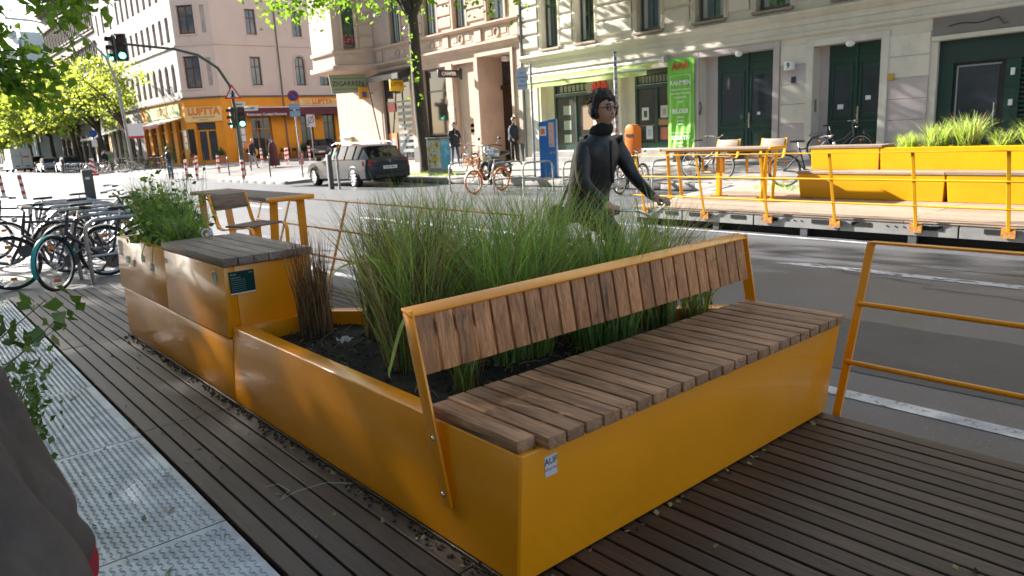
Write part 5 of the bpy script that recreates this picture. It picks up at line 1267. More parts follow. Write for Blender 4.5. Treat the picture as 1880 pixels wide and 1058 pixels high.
# ============================================================ trees
def tree(name, label, base, H, trunk_r, crown_c, crown_r, nclump, nleaf, lsize, lm, lean=(0, 0), first=.42, group=None, cl_r=.16, bark=BARK, seed=1, sprouts=0, extra=None):
    rs = np.random.default_rng(seed); rd = random.Random(seed)
    t = thing(name, label, 'tree', base, group=group); B = Vector(base)
    top = B + Vector((lean[0]*H, lean[1]*H, H*first))
    m = M(); pts = []; n = 8
    for i in range(n+1):
        k = i/n; p = B.lerp(top, k) + Vector((.05*math.sin(k*5+seed), .05*math.cos(k*4+seed), -.15 if i == 0 else 0)); pts.append(p)
    m.tube(pts, [trunk_r*(1.25 if i == 0 else 1.0-.30*i/n) for i in range(n+1)], 12)
    m.build('trunk', bark, t, smooth=True)
    C = Vector(crown_c); cl = []
    for i in range(nclump):
        while True:
            v = Vector((rd.uniform(-1, 1), rd.uniform(-1, 1), rd.uniform(-.85, 1)))
            if .35 < v.length < 1: break
        cl.append(C + Vector((v.x*crown_r[0], v.y*crown_r[1], v.z*crown_r[2])))
    if extra: cl += [Vector(e) for e in extra]
    m = M(); limbs = []
    nl = 6
    for i in range(nl):
        a = 2*math.pi*i/nl + rd.uniform(-.4, .4)
        e = C + Vector((math.cos(a)*crown_r[0]*.45, math.sin(a)*crown_r[1]*.45, crown_r[2]*rd.uniform(-.35, .35)))
        mid = top.lerp(e, .5) + Vector((rd.uniform(-.3, .3), rd.uniform(-.3, .3), rd.uniform(-.1, .5)))
        m.tube([top-Vector((0, 0, .2)), mid, e], [trunk_r*.55, trunk_r*.34, trunk_r*.18], 7); limbs.append((mid, e))
    e = C + Vector((0, 0, crown_r[2]*.5)); mid = top.lerp(e, .5); m.tube([top-Vector((0, 0, .2)), mid, e], [trunk_r*.6, trunk_r*.36, trunk_r*.15], 7); limbs.append((mid, e))
    for c in cl:
        best = min((p for L in limbs for p in L), key=lambda p: (p-c).length)
        mid = best.lerp(c, .5) + Vector((rd.uniform(-.2, .2), rd.uniform(-.2, .2), .15))
        m.tube([best, mid, c], [trunk_r*.13, trunk_r*.09, trunk_r*.04], 4, caps=False)
    m.build('branches', bark, t, smooth=True)
    P = []
    per = nleaf//len(cl); R = max(crown_r)*cl_r*1.6
    for c in cl:
        k = int(per*rd.uniform(.5, 1.5)); d = rs.normal(size=(k, 3))*np.array([R*.62, R*.62, R*.42]); P.append(np.array(c)[None]+d)
    if sprouts:
        k = sprouts; h = rs.random(k); q = np.array(B)[None] + (np.array(top)-np.array(B))[None]*(.45+.5*np.round(h*6)/6)[:, None] + rs.normal(size=(k, 3))*np.array([.16, .16, .2]) + np.array([-.2, -.12, 0]); P.append(q)
    P = np.concatenate(P)
    leaves_mesh('crown', P, lsize, lm, t, rs=rs)
    return t
# the tree on the far pavement, its trunk crossing the cigar shop
tree('street_tree', 'lime tree on the far pavement with a dark trunk and bright leaves', (15.9, 23.55, .25), 11.5, .26, (15.2, 23.2, 9.2), (5.0, 5.0, 2.9), 70, 11000, .17, LEAF, lean=(-.012, .004), first=.50, seed=3, sprouts=40, cl_r=.12,
     extra=[(12.0, 25.3, 6.55), (12.7, 24.8, 6.9), (13.5, 25.8, 6.7), (11.7, 26.3, 7.1), (12.6, 26.9, 6.5), (14.2, 24.6, 6.5), (17.0, 21.9, 6.6), (17.6, 21.2, 6.5), (18.0, 20.6, 6.6)])
# row of yellow-green trees up the street
far = [((16.3, 67.5, .2), 9.0, .20, (15.2, 68.5, 6.9), (3.0, 3.6, 2.4), 34, 1800, 'sparsest young tree, beside the street lamp', .24, 11),
       ((16.4, 78, .2), 9.8, .24, (15.2, 79, 6.6), (4.4, 4.6, 2.9), 46, 3400, 'yellow green tree behind the far bicycle racks', .36, 12),
       ((16.4, 90, .2), 10.4, .26, (14.8, 91, 7.0), (4.8, 5.0, 3.2), 46, 3600, 'full yellow green tree above the parked blue car', .40, 13),
       ((16.4, 103, .2), 10.6, .26, (15.0, 103, 7.2), (5.2, 5.5, 3.8), 50, 4200, 'yellow green tree above the orange car', .44, 14),
       ((16.2, 118, .2), 10.8, .26, (14.2, 118, 7.0), (5.6, 6, 4.0), 50, 4200, 'yellow green tree above the white van', .48, 15),
       ((15.8, 136, .2), 11, .28, (13.6, 136, 7.0), (6, 7, 4.2), 46, 3800, 'hazy far tree left of the white van', .55, 16),
       ((15.6, 160, .2), 11, .28, (14, 160, 7.2), (6.5, 8, 4.3), 40, 3400, 'farthest tree of the street row at the picture edge', .65, 17)]
for (b, H, tr, c, r, nc, nlf, lab, ls, sd_) in far:
    tree('street_tree', lab, b, H, tr, c, r, nc, nlf, ls, LEAFY, seed=sd_, first=.36, group='spring trees up the street', cl_r=.13)
# trees on the near pavement that shade the parklet
tree('street_tree', 'near pavement lime tree whose dark branches hang into the top left corner', (-2.4, 15.5, .15), 12, .28, (-1.2, 18.6, 9.2), (5.6, 5.2, 3.6), 80, 12500, .22, LEAF, first=.42, seed=21, cl_r=.14,
     extra=[])
tree('street_tree', 'second lime tree of the near pavement, behind the first', (-3.4, 26.5, .15), 14, .30, (-3.8, 26.5, 11.5), (4.8, 4.8, 3.6), 54, 7500, .26, LEAF, first=.45, seed=22, cl_r=.14)
tree('street_tree', 'lime tree of the near pavement beside the camera', (-3.2, 2.5, .15), 12, .28, (-3.0, 3.0, 9.5), (4.5, 5.0, 3.0), 60, 9000, .24, LEAF, first=.45, seed=23, cl_r=.17)
# the low hanging branch in the top left corner
HBr = thing('hanging_branch', 'dark leafy branch hanging into the top left corner of the view', 'branch', (.2, 9, 4.6))
m = M(); rd = random.Random(5); P = []
ends = [(e[0]+.47, e[1], e[2]-.28) for e in [(.55, 7.0, 3.15), (.75, 7.0, 3.05), (1.0, 7.0, 3.12), (1.22, 7.1, 3.2), (.62, 7.0, 2.85), (.78, 7.1, 2.72), (.95, 7.2, 2.80), (.55, 7.0, 2.62), (.66, 7.1, 2.52), (.86, 7.2, 2.48), (.92, 7.2, 2.58), (.58, 7.1, 2.38), (.70, 7.2, 2.36), (.84, 7.3, 2.22), (.98, 7.3, 3.0), (1.12, 7.1, 3.0), (.45, 7.0, 2.95), (.42, 7.0, 2.5)]]
root = Vector((-.2, 8.5, 4.0)); hub = [Vector((.6, 7.3, 3.15)), Vector((.95, 7.2, 3.2)), Vector((.55, 7.2, 2.6)), Vector((.6, 7.2, 2.3))]
for h in hub: m.tube([root, root.lerp(h, .6)+Vector((0, 0, .12)), h], [.035, .02, .012], 6)
for e in ends:
    e = Vector(e); h = min(hub, key=lambda q: (q-e).length); mid = h.lerp(e, .5)+Vector((0, 0, .06)); m.tube([h, mid, e], [.009, .006, .003], 4)
    for k in range(30): q = h.lerp(e, rd.uniform(.35, 1.1)); P.append((q.x+rd.gauss(0, .055), q.y+rd.gauss(0, .08), q.z+rd.gauss(0, .06)))
m.build('twigs', BARK, HBr, smooth=True); leaves_mesh('leaves', np.array(P), .078, LEAF, HBr, up=.2)
HB2 = thing('hanging_branch', 'bright green leafy twigs at the top edge right of the dark branch', 'branch', (1.9, 9, 4.4))
m = M(); P = []
for e in ((1.55, 8.6, 3.62), (1.75, 8.6, 3.55), (1.95, 8.7, 3.66), (1.62, 8.6, 3.40), (1.45, 8.6, 3.75), (2.05, 8.7, 3.75)):
    e = Vector(e)+Vector((.12, 0, -.50)); m.tube([Vector((1.3, 9.2, 4.3)), Vector((1.55, 8.9, 3.6)), e], [.012, .008, .003], 4)
    for k in range(26): q = Vector((1.55, 8.9, 3.6)).lerp(e, rd.uniform(.5, 1.1)); P.append((q.x+rd.gauss(0, .07), q.y+rd.gauss(0, .08), q.z+rd.gauss(0, .06)))
m.tube([root+Vector((.3, .4, .5)), Vector((.5, 9, 4.6)), Vector((1.3, 9.2, 4.3))], [.03, .02, .012], 5); m.build('twigs', BARK, HB2, smooth=True); leaves_mesh('leaves', np.array(P), .11, LEAF, HB2, up=.2)
# rose shrub at the left edge
SH = thing('shrub', 'dark green leafy rose shrub leaning in from the left edge', 'shrub', (-.1, 3.0, .17))
m = M(); P = []; rd = random.Random(9)
tips = []
for i in range(24):
    y = rd.uniform(2.6, 4.4); x = -.40+rd.random()*.33; z = rd.uniform(.55, 1.28); tips.append(Vector((x+.15*(y-2)/2, y, z)))
tips += [Vector(v)-Vector((.05, 0, 0)) for v in ((.30, 3.3, 1.1), (.28, 3.5, 1.2))]; tips += [Vector((.42, 3.35, 1.05)), Vector((.47, 3.3, 1.0)), Vector((.30, 3.4, 1.15)), Vector((.46, 3.5, .9))]
for e in tips:
    b = Vector((rd.uniform(-.5, -.1), e.y+rd.uniform(-.4, .3), .17)); mid = b.lerp(e, .6)+Vector((-.04, 0, .12))
    m.tube([b, mid, e], [.006, .004, .0015], 5)
    for k in range(20): q = mid.lerp(e, rd.uniform(-.3, 1.08)); P.append((q.x+rd.gauss(0, .035), q.y+rd.gauss(0, .05), q.z+rd.gauss(0, .045)))
m.build('stems', mat('green_stem', (.06, .08, .03), .6), SH); leaves_mesh('leaves', np.array(P), .062, LEAFD, SH, up=.5)
SH2 = thing('shrub', 'small fine leaved bush above the grey cover at the left edge', 'shrub', (.1, 2.6, .17))
m = M(); P = []
for i in range(26):
    e = Vector((rd.uniform(.04, .27), rd.uniform(2.4, 2.9), rd.uniform(.76, 1.0))); b = Vector((.0, 2.7, .17)); m.tube([b, b.lerp(e, .6)+Vector((0, 0, .1)), e], [.004, .003, .001], 4)
    for k in range(40): q = b.lerp(e, rd.uniform(.6, 1.05)); P.append((q.x+rd.gauss(0, .03), q.y+rd.gauss(0, .03), q.z+rd.gauss(0, .03)))
m.build('stems', MATS['green_stem'], SH2); leaves_mesh('leaves', np.array(P), .026, LEAFD, SH2, up=.5)
# fallen seeds and leaf litter on the deck and plates
P = []
for i in range(240):
    x, y = (rd.uniform(.35, 1.28), rd.uniform(-.2, 6.5)) if i < 110 else ((rd.uniform(1.4, 3.2), rd.uniform(-.6, 1.5)) if i < 150 else ((1.27-abs(rd.gauss(0, .02)), rd.uniform(1.7, 6.2)) if i < 210 else (rd.uniform(1.35, 3.2), 1.575-abs(rd.gauss(0, .015)))))
    P.append((x, y, .204))
P = np.array(P); o = leaves_mesh('fallen_leaves', P, .022, mat('fallen_seed', (.20, .24, .06), .7, col2=(.30, .24, .12), scale=40), None, up=6); tag(o, kind='stuff')
P = np.array([(rd.uniform(-.2, .32), rd.uniform(.4, 3), .182) for i in range(500)]); o = leaves_mesh('leaf_litter', P, .03, mat('litter_brown', (.16, .11, .06), .8, col2=(.14, .17, .05), scale=30), None, up=4); tag(o, kind='stuff')
m = M(); m.tube([(1.0, 2.86, .205), (1.05, 2.84, .206), (1.06, 2.75, .206), (1.0, 2.70, .206), (1.08, 2.72, .206), (1.2, 2.70, .206), (1.27, 2.62, .206)], .0009, 4); tag(m.build('thin_cord', WHITE), 'thin pale cord lying curled on the deck boards beside the planter', 'cord')
m = M()
for i in range(300): 
    y = rd.uniform(1.7, 6.2); m.obox((1.285-abs(rd.gauss(0, .02)), y, .205), (.012, .008, .006), Matrix.Rotation(rd.uniform(0, 3), 3, 'Z'))
tag(m.build('dirt', SOIL), kind='stuff')
# grey cloth cover at the lower left
GCL = mat('grey_canvas', (.095, .078, .070), .9, col2=(.06, .05, .046), scale=6, bump=.5, bscale=220, dirt=(.14, .12, .11), dscale=2.5, dramp=(.5, .8))
CV = thing('canvas_cover', 'grey brown canvas cover over a bulky load with a red strap', 'cover', (-.1, 1.6, .17))
import mathutils
V = []; F = []; nu, nv = 150, 80
prz = [(.17, .36), (.5, .36), (.75, .375), (.84, .40), (.93, .445), (1.0, .43), (1.1, .39), (1.23, .34), (1.33, .26), (1.39, .12), (1.40, .01)]
for j in range(nv+1):
    v = j/nv; z = .17 + 1.23*v**.85
    for i in range(nu):
        a = 2*math.pi*i/nu
        r = np.interp(z, [p[0] for p in prz], [p[1] for p in prz])
        rx, ry = r, r*1.25
        s1 = abs(math.sin(a*4.5+v*2.2+.8*math.sin(v*5)))**.6; s2 = abs(math.sin(a*9-v*4+math.sin(v*9))) ** .7; fold = (-.050*(1-s1) - .030*(1-s2)) * min(1, (1-v)*5) + .012*math.sin(a*3-v*5)
        q = mathutils.noise.noise(Vector((math.cos(a)*1.6, math.sin(a)*1.6, v*2.5)))*.03
        pc = Vector((math.cos(a)*.42, math.sin(a)*.5, z)); rg = abs(mathutils.noise.noise(pc*4.2+Vector((3, 1, z*.8)))); rg2 = abs(mathutils.noise.noise(Vector((pc.x*9+z*3, pc.y*9, z*3.2)))); sag = (-.016*(1-min(1, rg*2.6)) - .007*(1-min(1, rg2*3)))*min(1, (1-v)*4)
        V.append((-.235+(rx+fold+q+sag)*math.cos(a), 1.5+(ry+fold+q+sag)*math.sin(a), z + .012*math.sin(a*3)))
for j in range(nv):
    for i in range(nu): F.append((j*nu+i, j*nu+(i+1) % nu, (j+1)*nu+(i+1) % nu, (j+1)*nu+i))
npmesh('canvas', V, F, GCL, parent=CV, smooth=True)
RST = mat('red_strap', (.42, .012, .02), .6)
m = M(); pts = [(.150, 1.50, .93), (.170, 1.49, .915), (.181, 1.49, .89), (.184, 1.48, .86), (.178, 1.47, .835), (.160, 1.46, .812), (.130, 1.45, .80), (.08, 1.44, .79)]
n_ = len(pts)
for i, p in enumerate(pts):
    p = Vector(p); d = (Vector(pts[min(i+1, n_-1)])-Vector(pts[max(i-1, 0)])).normalized(); w = d.cross(Vector((.1, 1, -.5)).normalized()).normalized()*.009
    m.v += [tuple(p-w), tuple(p+w)]
    if i: m.f.append((2*i-2, 2*i-1, 2*i+1, 2*i)); m.mi.append(0)
m.build('strap', RST, CV, smooth=True)
m = M(); m.ball((-.05, 1.50, .66), .20, 18, 12, sc=(.93, 1.1, 1.15)); m.build('black_bag', mat('black_nylon', (.02, .021, .025), .6, bump=.5, bscale=12, col2=(.03, .03, .036), scale=8), CV, smooth=True)
# ============================================================ bicycles
def make_bike(frame_m, style='step', fender=None, rack=True, basket=None, tyre=RUB, rim=CHROME, saddle=BLACK, bar='swept', lamp=True, R=.335, grip=BLACK, name='bicycle', steer=0.0):
    """local frame: forward +x, origin on the ground midway between the wheels"""
    t = thing(name, 'bicycle', 'bicycle', local=True)
    xr, xf = -.52, .56
    def wheel(x, yaw=0.0):
        c, s = math.cos(yaw), math.sin(yaw)
        def rot(mm):
            mm.v = [(x+(v[0]-x)*c - v[1]*s, (v[0]-x)*s + v[1]*c, v[2]) for v in mm.v]; return mm
        w = M(); w.ring((x, 0, R), R-.018, .019, 'y', 36, 8); w = rot(w).build('wheel', tyre, t, smooth=True)
        m = M(); m.ring((x, 0, R), R-.042, .011, 'y', 36, 5); rot(m).build('rim', rim, w, smooth=True)
        m = M()
        for k in range(20):
            a = 2*math.pi*k/20; m.cyl((x+.02*math.cos(a+.6), .025*(1 if k % 2 else -1), R+.02*math.sin(a+.6)), (x+(R-.05)*math.cos(a), 0, R+(R-.05)*math.sin(a)), .0016, n=3)
        m.cyl((x, -.05, R), (x, .05, R), .02, n=8); rot(m).build('spokes', CHROME, w)
    wheel(xr); wheel(xf, steer)
    bb = (-.08, 0, .28); st = (-.24, 0, .80); hd = (.34, 0, .86); hb = (.385, 0, .66)
    m = M()
    m.cyl(bb, st, .017, n=8); m.cyl(hd, hb, .020, n=8)
    if style == 'diamond': m.cyl((-.225, 0, .76), (.345, 0, .82), .016, n=8); m.cyl(hb, bb, .019, n=8)
    elif style == 'step': m.tube([(.375, 0, .70), (.18, 0, .48), (-.04, 0, .36), (-.13, 0, .42)], .017, 8); m.cyl(hb, bb, .020, n=8)
    else: m.tube([(.36, 0, .78), (.15, 0, .58), (-.08, 0, .50), (-.17, 0, .56)], .018, 8); m.cyl(hb, bb, .020, n=8)
    for s in (-1, 1):
        m.tube([bb, (xr, s*.06, R)], .010, 6); m.tube([(-.20, s*.015, .70), (xr, s*.06, R)], .009, 6)
    m.build('frame', frame_m, t, smooth=True)
    c, s_ = math.cos(steer), math.sin(steer)
    def rs(p): return (xf+(p[0]-xf)*c-p[1]*s_, (p[0]-xf)*s_+p[1]*c, p[2])
    m = M()
    for s in (-1, 1): m.tube([(.39, s*.03, .64), rs((.44, s*.055, .52)), rs((xf, s*.055, R))], .011, 6)
    m.cyl((.32, 0, .95), hb, .014, n=8); m.build('fork', frame_m, t, smooth=True)
    m = M()
    def hp(p): return (.33+(p[0]-.33)*c-p[1]*s_, (p[0]-.33)*s_+p[1]*c, p[2])
    for s in (-1, 1):
        P = {'swept': [(.33, 0, .96), (.37, s*.10, 1.0), (.36, s*.20, 1.02), (.26, s*.27, 1.0), (.16, s*.29, .98)], 'flat': [(.35, 0, .97), (.35, s*.30, .98)], 'city': [(.36, 0, .97), (.38, s*.14, 1.02), (.30, s*.27, 1.03), (.22, s*.29, 1.02)]}[bar]
        m.tube([hp(p) for p in P], .011, 6)
        q = M(); q.cyl(hp(P[-1]), hp((P[-1][0]+(.10 if bar != 'flat' else 0), P[-1][1]-(s*.11 if bar == 'flat' else s*.006), P[-1][2]+.004)), .017, n=7)
        if s == -1: g1 = q
    hbx = m.build('handlebar', CHROME, t, smooth=True); g1.build('grip', grip, hbx, smooth=True); q.build('grip', grip, hbx, smooth=True)
    m = M(); m.cyl(st, (-.265, 0, .90), .012, n=6)
    sv = [(-.42, 0, .935, .012), (-.40, .08, .935, 1), (-.30, .065, .945, 1), (-.20, .025, .935, 1), (-.13, .018, .925, 1), (-.13, -.018, .925, 1), (-.20, -.025, .935, 1), (-.30, -.065, .945, 1), (-.40, -.08, .935, 1)]
    m.build('seatpost', CHROME, t)
    m = M(); pts = [(p[0], p[1]) for p in sv]; m.prism(pts, .905, .945, 'z'); m.build('saddle', saddle, t, bev=.014, seg=2)
    m = M(); m.cyl((-.08, .045, .28), (-.08, .055, .28), .09, n=18); m.cyl((-.08, -.07, .28), (-.08, .07, .28), .015, n=8)
    m.bar((-.08, -.075, .28), (.03, -.075, .16), .012, .024); m.bar((-.08, .075, .28), (-.19, .075, .40), .012, .024)
    m.box(0, -.16, .145, .07, -.08, .17); m.box(-.225, .08, .39, -.155, .16, .415); m.build('crank', DSTEEL, t)
    if fender:
        for x, fd, a0, a1 in ((xr, fender[0], 10, 205), (xf, fender[1], -20 if steer else 20, 175)):
            m = M(); n = 16; vs = []
            for i in range(n+1):
                a = R_(a0+(a1-a0)*i/n)
                for s in (-.030, 0, .030): rr = R+.022-(.010 if s else 0); vs.append((x+rr*math.cos(a), s, R+rr*math.sin(a)))
            if x == xf: vs = [rs(v) for v in vs]
            m.add(vs, [(i*3+k, i*3+k+1, i*3+k+4, i*3+k+3) for i in range(n) for k in (0, 1)]); m.build('mudguard', fd, t, smooth=True)
    if rack:
        m = M(); z = .73
        for s in (-.06, .06): m.tube([(-.28, s, z), (-.75, s, z)], .006, 5); m.tube([(-.60, s, z), (xr, s*1.1, R)], .005, 5)
        for x in (-.35, -.45, -.55, -.65, -.75): m.cyl((x, -.06, z), (x, .06, z), .005, n=5)
        m.build('luggage_rack', DSTEEL, t)
        m = M(); m.box(-.80, -.03, .66, -.78, .03, .71); m.build('rear_light', RED, t)
    if basket:
        m = M(); x0, x1, z0, z1 = .42, .74, .78, 1.0
        for z in (z0, (z0+z1)/2, z1): m.tube([(x0, -.17, z), (x1, -.17, z), (x1, .17, z), (x0, .17, z)], .008, 5, closed=True)
        for k in range(7):
            y = -.17+.34*k/6; m.cyl((x1, y, z0), (x1, y, z1), .006, n=5); m.cyl((x0, y, z0), (x0, y, z1), .006, n=5); m.cyl((x0, y, z0), (x1, y, z0), .006, n=5)
        for k in range(5):
            x = x0+(x1-x0)*k/4
            for s in (-.17, .17): m.cyl((x, s, z0), (x, s, z1), .006, n=5)
        m.build('basket', basket, t)
    if lamp:
        m = M(); q = hp((.44, 0, .86)); m.ball(q, .035, 10, 6); m.build('front_lamp', CHROME, t, smooth=True)
    for x in (xr, xf):
        for s in (1, -1): m = M(); m.box(x-.035, -.006, R+s*.2-.02, x+.035, .006, R+s*.2+.02); m.build('reflector', mat('amber_reflector', (.8, .22, .02), .3), t)
    return t
def bm_(n, c, r=.35): return mat(n, c, r, coat=.4)
NAVY = bm_('navy_frame', (.012, .018, .045)); TEAL = bm_('teal_fender', (.02, .42, .46)); BLK = bm_('black_frame', (.016, .016, .018)); SILV = mat('silver_frame', (.5, .5, .52), .3, .8)
ORB = bm_('orange_frame', (.75, .13, .02)); WHF = bm_('white_frame', (.7, .7, .7)); DGRN = bm_('green_frame_b', (.02, .06, .04))
b = make_bike(NAVY, 'step', fender=(BLK, TEAL), bar='flat', steer=R_(35), name='bicycle')
b['label'] = 'nearest parked bicycle, navy with a turquoise front mudguard'; b.location = (1.98, 10.25, 0); b.rotation_euler = (0, 0, math.pi+R_(8)); b['group'] = 'bicycles in the near racks'
b2 = make_bike(BLK, 'diamond', fender=(SILV, SILV), bar='swept')
NB = [(1.62, 10.85, 182, 'black bicycle with silver mudguards just behind the navy one'),
      (2.35, 11.7, 2, 'black bicycle with swept handlebar in the second rack loop'),
      (1.35, 12.6, 176, 'black bicycle at the left of the near racks'),
      (2.55, 13.1, 5, 'black bicycle whose saddle shows above the middle rack loop'),
      (1.75, 14.4, 185, 'black bicycle with upright handlebar at the back of the near racks')]
for i, (x, y, r, l) in enumerate(NB): place(b2, (x, y, 0), R_(r), l, 'bicycles in the near racks')
b3 = make_bike(DSTEEL, 'low', fender=(BLK, BLK), bar='city', basket=None)
for (x, y, r, l) in ((3.05, 12.2, 184, 'dark city bicycle with its pale handlebar end sticking up beside the grey post'), (.75, 13.4, 4, 'dark city bicycle cut by the left picture edge'), (2.9, 14.9, 2, 'farthest dark city bicycle in the near racks')):
    place(b3, (x, y, 0), R_(r), l, 'bicycles in the near racks')
# bike on the opposite side
ob = make_bike(ORB, 'low', fender=(ORB, WHF), rack=False, basket=ORB, rim=ORB, bar='city', name='bicycle', R=.32, tyre=mat('orange_tyre', (.65, .12, .03), .6))
ob['label'] = 'orange rental bicycle with orange wheels and front basket'; ob.location = (12.85, 16.05, 0); ob.rotation_euler = (0, 0, R_(185)); ob['group'] = 'bicycles at the far racks'
wb = make_bike(WHF, 'diamond', fender=None, rack=False, bar='flat'); wb['label'] = 'white bicycle leaning at the rack beside the blue ticket machine'; wb.location = (13.75, 15.0, 0); wb.rotation_euler = (R_(-4), 0, R_(178)); wb['group'] = 'bicycles at the far racks'
place(b2, (14.0, 11.9, .0), R_(10), 'black bicycle behind the cyclist in front of the orange bin', 'bicycles at the far racks')
place(b3, (15.2, 10.55, .25), R_(-100), 'dark bicycle parked against the grey post behind the far bar table', 'bicycles at the far racks')
place(b2, (14.3, 7.45, .20), R_(-82), 'black bicycle with rear rack behind the far bench box', 'bicycles at the far racks')
place(b3, (16.5, 21.6, .27), R_(75), 'dark bicycle leaning on the tree trunk behind the silver car', 'bicycles at the far racks')
place(b3, (19.3, 9.3, .42), R_(-88), 'dark bicycle in front of the right green double door', 'bicycles at the far racks')
for i, (x, y, r) in enumerate(((13.9, 63.4, 5), (13.3, 66.0, 180), (14.2, 69, 10))): place(b2, (x, y, .08), R_(r), ('far bicycle right of the striped beacon', 'far bicycle beside the striped beacon', 'far bicycle behind the striped beacon')[i], 'bicycles up the street')
place(wb, (14.6, 60.6, .1), R_(170), 'far light bicycle under the sparsest young tree', 'bicycles up the street')

# ============================================================ bicycle racks
def make_rack(L=1.05, H=.82, r=.024):
    t = thing('bicycle_rack', 'rack', 'bicycle rack', local=True)
    m = M(); pts = [(-L/2, 0, -.02), (-L/2, 0, H-.16)]
    for k in range(5): a = math.pi - math.pi/2*k/4; pts.append((-L/2+.16+.16*math.cos(a), 0, H-.16+.16*math.sin(a)))
    for k in range(5): a = math.pi/2 - math.pi/2*k/4; pts.append((L/2-.16+.16*math.cos(a), 0, H-.16+.16*math.sin(a)))
    pts.append((L/2, 0, -.02)); m.tube(pts, r, 10); m.build('loop', STEEL, t, smooth=True)
    m = M(); m.cyl((-L/2, 0, .38), (L/2, 0, .38), r*.8, n=8); m.build('crossbar', STEEL, t, smooth=True)
    return t
rk = make_rack()
ords = ['first', 'second', 'third', 'fourth', 'fifth', 'sixth', 'seventh', 'eighth']
for k in range(7): place(rk, (2.30+.02*k, 10.05+.86*k, 0), R_(2), '%s grey rack loop from the near deck edge' % ords[k], 'near bicycle racks')
for k, (x, y) in enumerate(((12.85, 17.15), (12.95, 15.3), (12.95, 14.1), (13.3, 13.0), (13.5, 11.7), (13.55, 10.45))):
    place(rk, (x, y, 0), 0, '%s grey rack loop of the far row counted from the silver car' % ords[k], 'far bicycle racks')
for k in range(12): place(rk, (13.6, 66.6+k*1.15, .06), 0, 'small rack loop up the street, %s one from the striped beacon' % (ords+['ninth', 'tenth', 'eleventh', 'twelfth'])[k], 'bicycle racks up the street')

